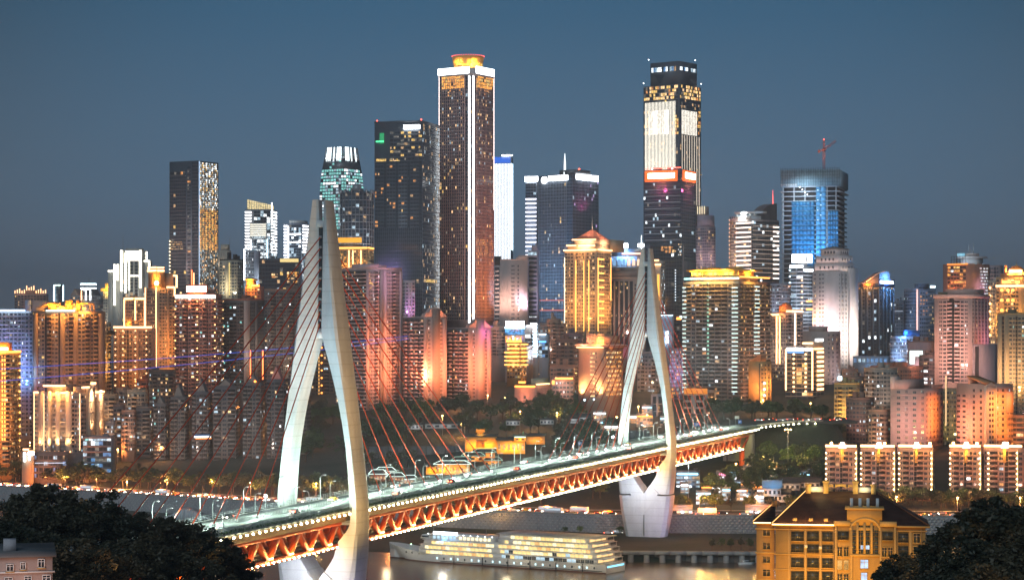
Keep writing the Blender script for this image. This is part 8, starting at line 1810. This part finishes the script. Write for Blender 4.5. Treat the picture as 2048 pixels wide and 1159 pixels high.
for i in range(4):
    for f in (.0, .33, .66):
        x, y = [near_e[i][k] + (near_e[i + 1][k] - near_e[i][k]) * f for k in (0, 1)]; z = zs_[i] + (zs_[i + 1] - zs_[i]) * f
        link('edge_lamp', edge_me, bridge, loc=Vector((x + .3, y - .5, z - 1.2)) - org)

def car_proto(body_m, L=4.4, Wd=1.8, H=1.45, kind='car', night=True):
    o = empty(kind, (0, 0, 0)); hl = L / 2
    if kind == 'car': prof = [(-hl, .3), (-hl, .85), (-hl * .8, .95), (-hl * .55, H), (hl * .1, H), (hl * .45, .98), (hl * .95, .8), (hl, .6), (hl, .3)]
    else: prof = [(-hl, .35), (-hl, H - .15), (-hl + .2, H), (hl - .3, H), (hl, H - .3), (hl, .35)]
    q = MB(); n = len(prof); v = [(x, s * Wd / 2 * (1 if z < 1 or kind != 'car' else .86), z) for s in (-1, 1) for x, z in prof]
    q.add(v, [tuple(range(n))]); q.add(v, [tuple(range(2 * n - 1, n - 1, -1))]); q.add(v, [(k, n + k, n + (k + 1) % n, (k + 1) % n) for k in range(n)])
    for x in (-hl * .62, hl * .62):
        for s in (-1, 1): q.tube([(x, s * (Wd / 2 - .2), .32), (x, s * (Wd / 2 + .02), .32)], .33, 9, 1)
    q.build('body', [body_m, dark_metal], o)
    g = MB()
    for s in (-1, 1):
        if kind == 'car': g.add([(-hl * .62, s * Wd * .5 * .9, .98), (hl * .3, s * Wd * .5 * .92, .98), (hl * .08, s * Wd * .5 * .875, H - .08), (-hl * .5, s * Wd * .5 * .875, H - .08)], [(0, 1, 2, 3)] if s < 0 else [(3, 2, 1, 0)])
        else: g.add([(-hl * .92, s * (Wd / 2 + .02), H * .52), (hl * .9, s * (Wd / 2 + .02), H * .52), (hl * .9, s * (Wd / 2 + .02), H * .86), (-hl * .92, s * (Wd / 2 + .02), H * .86)], [(0, 1, 2, 3)] if s < 0 else [(3, 2, 1, 0)])
    g.build('window', glass if kind == 'car' else mat_emit('bus_window', (.75, .88, 1), .7, False), o)
    for s in (-1, 1):
        MB().box(hl - .06, hl + .05, s * Wd * .36 - .26, s * Wd * .36 + .26, .5, .82).build('headlight', mat_emit('headlight', (1, .92, .75), 20, False), o)
        MB().box(-hl - .05, -hl + .05, s * Wd * .36 - .3, s * Wd * .36 + .3, .6, .95).build('tail_light', mat_emit('tail_light', (1, .09, .03), 12, False), o)
    return o
cars = [(car_proto(mat_wall('paint_white', (.7, .7, .69), rough=.3, var=.03)), 'white'), (car_proto(mat_wall('paint_silver', (.4, .41, .42), rough=.3, metal=.5, var=.03)), 'silver'), (car_proto(mat_wall('paint_black', (.025, .025, .03), rough=.25, var=.03)), 'black'), (car_proto(mat_wall('paint_red', (.4, .03, .02), rough=.3, var=.03)), 'red'), (car_proto(mat_wall('taxi_yellow', (.65, .42, .04), rough=.35, var=.03)), 'yellow')]
bus = car_proto(mat_wall('bus_white', (.66, .68, .72), rough=.4, var=.03), 10.5, 2.5, 3.1, 'bus')
used = set()
def drop(i, loc, rz, lb, grp):
    pr = cars[i][0] if i >= 0 else bus
    if i not in used: used.add(i); o = pr
    else: o = copy_tree(pr)
    o.location = loc; o.rotation_euler = (0, 0, rz); tag(o, lb, 'car' if i >= 0 else 'bus', grp)
nc = 0
for lane, (s, dr) in enumerate(((5, 1), (10.4, 1), (16, -1), (21.8, -1))):
    x = -440.0 + 3 * lane
    while x < 520:
        gap = rng.uniform(6, 10.5) if x < -120 else (rng.uniform(7, 14) if x < 80 else rng.uniform(14, 34))
        x += gap
        if 58 < x < 92 or nc > 225: continue
        a = math.atan2(float(yroad(x + 2) - yroad(x - 2)), 4.0); i = rng.choice([0, 0, 0, 1, 1, 2, 3, 4]); y = float(yroad(x)) + s
        where = 'crawling along the river wall road in the western jam' if x < -150 else ('on the river wall road behind the cruise ship' if x < 75 else 'on the river wall road east of the farther pylon')
        if rng.random() < .05: drop(-1, (x, y, 14.63), a if dr > 0 else a + math.pi, 'white city bus with lit windows ' + where, 'buses on the river wall road'); x += 7
        else: drop(i, (x, y, 14.63), a if dr > 0 else a + math.pi, '%s car %s' % (cars[i][1], where), 'traffic on the river wall road')
        nc += 1
ra = math.atan2(AX.y, AX.x)
for k, (s, o_, i) in enumerate(((-92, -4, 0), (-60, -7.4, 2), (-33, 4.2, 1), (18, -4, 4), (52, 7.4, 0), (88, -7.4, 1), (120, 4.2, 2), (163, -4, 0), (205, 4.2, 3), (250, -7.4, 0), (296, 4.2, 1), (330, -4, 2), (382, 7.4, 0), (420, -4, 4), (505, -7.4, 0), (530, 4.2, 1), (575, -4, 0), (610, 4.2, 2), (640, -7.4, 1))):
    drop(i, B(s, o_, 55.55), ra if o_ > 0 else ra + math.pi, '%s car driving on the bridge deck %s' % (cars[i][1], 'short of the nearer pylon' if s < 0 else 'between the two pylons' if s < 440 else 'past the farther pylon'), 'cars on the bridge deck')
for k in range(16): drop(rng.choice([0, 1, 2, 3]), (162 + k * 4.1 + rng.uniform(-2, 2), 1419 + (k % 4) * 7, 57.62), math.pi * (k % 2), 'car queueing on the upper street under the plane trees', 'cars on the upper street')
drop(0, P(1216, 1067, 1180).xy.to_3d() + Vector((0, 0, 5.25)), .1, 'white saloon car parked on the quay beside the farther pylon', 'cars parked on the quay')
o = car_proto(mat_wall('van_grey', (.45, .45, .44), rough=.4, var=.03), 5.2, 1.95, 2.1, 'van'); o.location = P(1236, 1067, 1182).xy.to_3d() + Vector((0, 0, 5.25)); tag(o, 'grey van parked on the quay at the foot of the farther pylon', 'van')
# glow of the jammed road
for x in np.arange(-430, 500, 30.0):
    lamp('road_glow', 'POINT', (x, float(yroad(x)) + 11, 18.5), 13000 if x < 60 else 8000, (1, .27, .06), size=1.2)

def at_ground(px, d): x = (px - 1024) * d / F; return x, d, zt1(x, d)
# sodium street lamps on the bank
SB = mat_emit('sodium_bulb', (1, .5, .14), 45)
def street_lamp(px, py, d, label, power=1500, col=(1, .45, .1), heads=1, name='street_lamp', bulb=None, gz=None, r=.42, group=None):
    p = P(px, py, d); z0 = zt1(p.x, p.y) if gz is None else gz
    o = empty(name, (p.x, p.y, z0), label=label, cat='street lamp', group=group); h = max(4, p.z - z0)
    q = MB(); q.tube([(0, 0, -.5), (0, 0, h)], [.2, .1], 7); q.build('pole', metal_grey, o)
    for k in range(heads):
        dx = (k - (heads - 1) / 2) * 3.4; MB().box(min(0, dx) - .2, max(0, dx) + .2, -.1, .1, h + .01, h + .2).build('arm', metal_grey, o)
        MB().ico((dx, -.25, h - .1), r).build('lamp_bulb', bulb or SB, o)
    lamp('street_light', 'POINT', (0, -1.2, h - .3), power, col, parent=o, size=.4)
for k, (px, py, d, w) in enumerate(((62, 942, 1432, 'first sodium lamp of the riverside row, below the golden west tower'), (130, 951, 1418, 'sodium lamp in an amber lit tree under the pilaster hotel'), (193, 952, 1404, 'sodium lamp below the blue window office'), (254, 962, 1386, 'sodium lamp where the first cable crosses the trees'), (334, 958, 1366, 'sodium lamp in front of the old apartment row'), (424, 962, 1340, 'sodium lamp below the cable car'), (501, 964, 1316, 'star bright sodium lamp beside the nearer pylon'),
        (632, 966, 1300, 'orange lamp seen through the nearer pylon, left of two'), (664, 964, 1305, 'orange lamp seen through the nearer pylon, right of two'), (885, 830, 1530, 'orange lamp glowing in the dark hillside trees'), (1040, 822, 1530, 'red orange lamp in the trees under the river complex'), (1114, 825, 1525, 'amber lamp in the tree under the sloping eave light'), (1399, 989, 1212, 'sodium lamp in the orange tree right of the farther pylon'), (1540, 918, 1300, 'yellow lamp among the trees under the bridge end'), (1472, 926, 1330, 'orange lamp at the bridge end pier'), (1514, 991, 1215, 'small orange lamp above the roadside shop'), (1793, 992, 1212, 'orange lamp over the trees in front of the lit flats'), (1915, 994, 1208, 'orange lamp below the gap between the lit flats'), (2040, 994, 1206, 'orange lamp at the east edge below the lit flats'))):
    street_lamp(px, py, d, w, power=4200 if k < 9 else 4200)
for k in range(54):  # lamps strewn at random between blocks, added to warm the dark city
    px = rng.choice((rng.uniform(20, 620), rng.uniform(900, 1340), rng.uniform(1500, 2040))); d = rng.uniform(1480, 1900); x, y, z = at_ground(px, d); p_ = HY - (z + 9.5 - HC) * F / d
    wz_ = 'in the streets between the western blocks' if px < 640 else 'among the central blocks between the pylons' if px < 1400 else 'in the streets between the eastern blocks'
    street_lamp(px, p_, d, 'added sodium street lamp ' + wz_, 5200, (1, .38, .1), group='added sodium lamps in the city streets')
street_lamp(1576, 858, 1330, 'tall lamp mast with two red white heads above the trees', 1500, (1, .55, .3), 2, 'lamp_mast')
WBm = mat_emit('flood_bulb_white', (.8, .93, 1), 60)
for s, o_, w in ((-17, -14, 'white floodlight post behind the nearer pylon deck'), (SPAN - 19, -14, 'white floodlight post behind the farther pylon deck')):
    p = B(s, o_, 59.5); fl_ = empty('floodlight_post', B(s, o_, 54), label=w, cat='floodlight'); q = MB(); q.tube([(0, 0, 0), (0, 0, 5.4)], .14, 7); q.build('pole', metal_grey, fl_); MB().box(-.7, .7, -.3, .3, 5.41, 6.1).build('lamp_head', metal_grey, fl_); MB().ico((0, -.5, 5.8), .55).build('lamp_bulb', WBm, fl_)
p = P(1377, 922, 1240); fl_ = empty('floodlight_post', (p.x, p.y, zt1(p.x, p.y)), label='white star bright floodlight under the truss right of the farther pylon', cat='floodlight'); h = p.z - zt1(p.x, p.y); q = MB(); q.tube([(0, 0, -.5), (0, 0, h)], .16, 7); q.build('pole', metal_grey, fl_); MB().box(-.6, .6, -.1, .4, h - .3, h + .3).build('lamp_head', metal_grey, fl_); MB().ico((0, -.4, h), .6).build('lamp_bulb', WBm, fl_); lamp('flood', 'POINT', (0, -1.5, h), 2600, (.6, .85, 1), parent=fl_)
# road signs at the bridge end
for px, py, w_, h_, c, w in ((1394, 848, 11, 7, (.05, .15, .5), 'blue road sign on the ramp right of the farther pylon'), (1480, 843, 7, 7, (.05, .15, .5), 'blue road sign on posts at the bridge end'), (1474, 834, 9, 6, (.55, .55, .52), 'pale road sign above the blue one at the bridge end'), (1160, 886, 9, 7, (.04, .2, .5), 'blue road sign beyond the deck left of the farther pylon')):
    d = 1402 if px > 1200 else 1330; p = P(px, py, d); k_ = d / F; gz = max(zt1(p.x, p.y), 40)
    o = empty('road_sign', (p.x, p.y, gz), label=w, cat='road sign'); h = p.z - gz
    for dx in (-w_ * .3, w_ * .3): q = MB(); q.tube([(dx * k_, .2, -1), (dx * k_, .2, h)], .14, 6); q.build('post', metal_grey, o)
    MB().box(-w_ / 2 * k_, w_ / 2 * k_, -.1, .08, h - h_ / 2 * k_, h + h_ / 2 * k_).build('sign_plate', W(c, 'plate'), o)
    for j in range(2): MB().box(-w_ * .35 * k_, w_ * (.3 - .15 * j) * k_, -.14, -.101, h + (.12 - .3 * j) * h_ * k_, h + (.24 - .3 * j) * h_ * k_).build('sign_stripe', white_paint, o)

# cable car, and two ropes whose blue glow draws a cabin light trail
ra0, ra1 = P(-60, 700, 1290), P(1010, 650, 1845)
rope_m = mat_emit('rope_trail_glow', (.03, .14, 1), .75, False)
for k, (a, b, w) in enumerate(((P(-80, 742, 1250), P(985, 651, 1842), 'upper ropeway cable glowing with a blue cabin light trail crossing in front of the coral towers'), (P(-80, 768, 1250), P(985, 653, 1840), 'lower ropeway cable glowing with a blue cabin light trail crossing in front of the coral towers'))):
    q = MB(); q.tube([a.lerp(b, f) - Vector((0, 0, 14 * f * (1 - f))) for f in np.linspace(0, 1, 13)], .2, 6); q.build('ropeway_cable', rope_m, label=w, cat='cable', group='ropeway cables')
c = P(405, 872, 1150); cc_ = empty('cable_car', c, math.radians(24), label='blue and white cable car cabin with an orange lit floor crossing the river', cat='cable car')
q = MB(); q.prism([(-4.4, -1.7), (4.4, -1.7), (5, 0), (4.4, 1.7), (-4.4, 1.7), (-5, 0)], -1.6, -.7); q.build('cabin_base', mat_wall('cabin_orange', (.7, .16, .02), rough=.35), cc_); q = MB(); q.prism([(-4.4, -1.7), (4.4, -1.7), (5, 0), (4.4, 1.7), (-4.4, 1.7), (-5, 0)], .45, 1.2, top=.94); q.build('cabin_roof', mat_wall('cabin_blue', (.05, .16, .45), rough=.35), cc_)
for k in range(7): MB().box(-4.2 + k * 1.22, -3.1 + k * 1.22, -1.66, 1.66, -.68, .44).build('cabin_window', mat_emit('cabin_light', (.85, .95, 1), 1.7), cc_)
q = MB(); q.beam((0, 0, 1.2), (0, 0, 5), .3, .3); q.beam((-3, 0, 5), (3, 0, 5.2), .4, .5); q.build('hanger', dark_metal, cc_); MB().box(-4.3, 4.3, -1.85, -1.72, -1.2, -.95).build('light_strip', mat_emit('cabin_strip_orange', (1, .3, .04), 3.5), cc_)
for k, (dz, w) in enumerate(((5.4, 'dark track rope carrying the cable car'),)):
    d_ = (Vector(P(985, 651, 1842)) - Vector(P(-80, 742, 1250))).normalized(); dd = Vector((math.cos(math.radians(24)), math.sin(math.radians(24)), .06)); q = MB(); m0 = Vector(c) + Vector((0, 0, dz)); q.tube([m0 - dd * 260, m0, m0 + dd * 500], .06, 6); q.build('track_rope', dark_metal, label=w, cat='cable')

# ============================================================ trees
k = 0
for i in range(44):     # planted row along the far river road
    x = -420 + i * 9.4 + rng.uniform(-2, 2)
    for row in range(2):
        s = 31.5 + row * 9 + rng.uniform(-1.5, 1.5); y = float(yroad(x)) + s
        tree(x, y, zt1(x, y), MID, k, rng.uniform(.95, 1.45), 'round street tree in the double row above the western river road', 'street trees above the western river road', rng.uniform(.9, 1.15)); k += 1
for i in range(104):     # dark wooded hillside in the centre
    px = rng.uniform(600, 1240); d = rng.uniform(1480, 1640) if i % 3 else rng.uniform(1380, 1480); x, y, z = at_ground(px, d)
    if 830 < px < 1105 and d < 1500: continue
    tree(x, y, z, MID, k, rng.uniform(1.1, 1.9), 'dark tree on the wooded hillside below the coral towers', 'trees on the central hillside', rng.uniform(.9, 1.2)); k += 1
for i in range(20):
    px = rng.uniform(720, 1230); d = rng.uniform(1225, 1262) if px > 820 else rng.uniform(1300, 1330); x, y, z = at_ground(px, d)
    tree(x, y, z, MID, k, rng.uniform(.9, 1.5), 'leafy tree between the river road and the temple halls', 'trees by the temple halls'); k += 1
for i in range(64):     # green slope beyond the bridge end
    px = rng.uniform(1345, 1655); d = rng.uniform(1235, 1392); x, y, z = at_ground(px, d)
    if (B(0, 0, 0)[0] + .3133 / .9497 * (y - 746)) > x - 16 and y < 1400 and px < 1500 and d < 1380: continue
    tree(x, y, z, MID, k, rng.uniform(.8, 1.6), 'leafy tree on the green slope under the bridge end', 'trees on the slope under the bridge end', rng.uniform(.85, 1.2)); k += 1
for i in range(46):     # in front of the lit flats
    px = 1640 + i * 9.3; d = rng.uniform(1214, 1238); x, y, z = at_ground(px, d)
    tree(x, y, z, MID, k, rng.uniform(.75, 1.1), 'bushy street tree in the row before the lamp outlined flats', 'street trees before the lamp outlined flats'); k += 1
for i in range(24):     # plane trees on the upper street
    px = rng.uniform(1425, 1690); d = rng.uniform(1453, 1490); x, y, z = at_ground(px, d)
    tree(x, y, z, MID, k, rng.uniform(1.0, 1.5), 'plane tree on the upper street beside the warm strip office', 'plane trees on the upper street'); k += 1
for i, (px, py, d) in enumerate(((1375, 990, 1214), (1412, 985, 1216), (1432, 1000, 1211), (1462, 992, 1212), (1500, 1000, 1209), (1360, 1000, 1209), (1545, 990, 1212), (1580, 1000, 1210), (1610, 1005, 1210))):
    x, y, z = at_ground(px, d); tree(x, y, z, MID, i, .85 + .1 * (i % 3), 'street tree beside the river road right of the farther pylon', 'street trees right of the farther pylon'); k += 1
for i, (px, d) in enumerate(((1424, 1092), (1444, 1094), (1462, 1093), (1482, 1096), (1500, 1092))): x, y, z = at_ground(px, d); tree(x, y, z, MID, i, .42, 'small slim tree on the grassy quay terrace', 'small trees on the quay', 1.5); k += 1
for px, d, s, w in ((1240, 1172, .5, 'bush on the bank left of the farther pylon foot'), (1160, 1180, .45, 'yellow lit bush on the stone bank behind the ship'), (1130, 1181, .4, 'bush on the stone bank behind the ship stern')): x, y, z = at_ground(px, d); tree(x, y, z, MID, 1, s, w, 'bushes on the stone bank')
lamp('bush_light', 'POINT', P(1156, 1062, 1174), 260, (1, .85, .3), size=.3)
for dd_, za, a, b, w in ((1385, 25, 725, 925, 'long grey terrace wall below the huts on the dark slope'), (1440, 36, 700, 930, 'upper grey terrace wall on the dark slope behind the right cables'), (1480, 45, 1130, 1300, 'grey terrace wall left of the farther pylon')):
    p0, p1 = at_ground(a, dd_), at_ground(b, dd_ + 12); q = MB()
    for i in range(12):
        u0, u1 = [(p0[0] + (p1[0] - p0[0]) * f, p0[1] + (p1[1] - p0[1]) * f) for f in (i / 12, (i + 1) / 12 - .002)]; q.hexa([(x, y + dy, z) for z in (za - 6, za + 3.5) for dy in (0, 1.2) for x, y in (u0, u1)])
    q.build('retaining_wall', W((.13, .125, .13)), label=w, cat='wall')
for px, py, dd_ in ((1530, 905, 1320), (1620, 900, 1330), (1450, 960, 1225), (1400, 990, 1205), (1000, 1000, 1215), (1150, 1000, 1210), (870, 985, 1225)): lamp('tree_light', 'POINT', P(px, py, dd_), 3200, (1, .72, .16) if px > 1500 else (1, .5, .1), size=.5)
lamp('slope_light', 'SPOT', P(1560, 895, 1310), 26000, (.95, .85, .2), target=P(1575, 905, 1345), cone=130, size=1)
# big dark trees on the near bank
BG = [(100, 972, 400, 1.25, 0), (45, 1010, 385, 1.1, 1), (150, 1010, 395, 1.0, 2), (195, 990, 410, 1.05, 1), (235, 1030, 405, .95, 0), (300, 1028, 420, 1.05, 2), (350, 1040, 425, 1.0, 0), (395, 1052, 430, 1.0, 1), (430, 1078, 440, .95, 2), (462, 1100, 446, .9, 0), (280, 1070, 395, 1.0, 1), (200, 1075, 380, 1.0, 2), (340, 1095, 400, 1.0, 0), (410, 1118, 415, .9, 1), (150, 1085, 360, 1.0, 0), (485, 1130, 452, .8, 2), (90, 1060, 372, 1.0, 2), (255, 1115, 372, 1.0, 1), (20, 1050, 340, .8, 0),
      (1985, 1006, 300, 1.2, 0), (1940, 1030, 305, 1.05, 1), (2035, 1020, 298, 1.1, 2), (1905, 1062, 312, .9, 0), (1965, 1075, 290, 1.0, 2), (2030, 1085, 285, 1.0, 1), (1880, 1095, 318, .8, 1), (1840, 1106, 330, .75, 2), (1800, 1112, 340, .7, 0), (1770, 1132, 345, .6, 1), (1920, 1120, 288, .9, 0), (1990, 1125, 276, .9, 2), (1850, 1140, 320, .7, 0)]
for i, (px, py, d, s, kk) in enumerate(BG):
    p = P(px, py, d); gz = zt1(p.x, p.y); cr_, tr_, ch = BIG[kk]; hh = 4.4 * s
    o = empty('tree', (p.x, p.y, gz), rng.uniform(0, 6), label=('big dark tree in the clump before the bridge deck' if px < 1000 else 'big dark tree in the clump beside the ochre mansion'), cat='tree', group='dark foreground trees at the bridge' if px < 1000 else 'dark foreground trees by the mansion')
    c_ = link('crown', cr_, o, loc=(0, 0, max(4, p.z - gz - hh))); c_.scale = (s, s, s); tk = link('trunk', tr_, o); tk.scale = (s, s, max(.3, (p.z - gz - hh) / 15.0)); c_.rotation_euler = (0, 0, rng.uniform(0, 6))
for px, py, d in ((60, 1080, 352), (250, 1125, 360), (430, 1130, 425), (150, 1020, 405), (1990, 1140, 268), (1900, 1080, 292)): lamp('path_light', 'POINT', P(px, py, d), 150, (1, .55, .25), size=.4)
lamp('path_light', 'POINT', P(1830, 1100, 322), 260, (1, .55, .2), size=.3)
# ============================================================ night haze over the river and city
def haze():
    m = bpy.data.materials.new('haze'); m.use_nodes = True; nt = m.node_tree; nt.nodes.clear()
    out = nt.nodes.new('ShaderNodeOutputMaterial'); v = nt.nodes.new('ShaderNodeVolumePrincipled')
    v.inputs['Color'].default_value = (.74, .88, 1, 1); v.inputs['Density'].default_value = 1.1e-4; v.inputs['Anisotropy'].default_value = .35
    nt.links.new(v.outputs[0], out.inputs['Volume'])
    mb = MB(); mb.box(-9500, 9500, -120, 12500, -8, 460)
    mb.build('haze', m, kind='stuff')
haze()
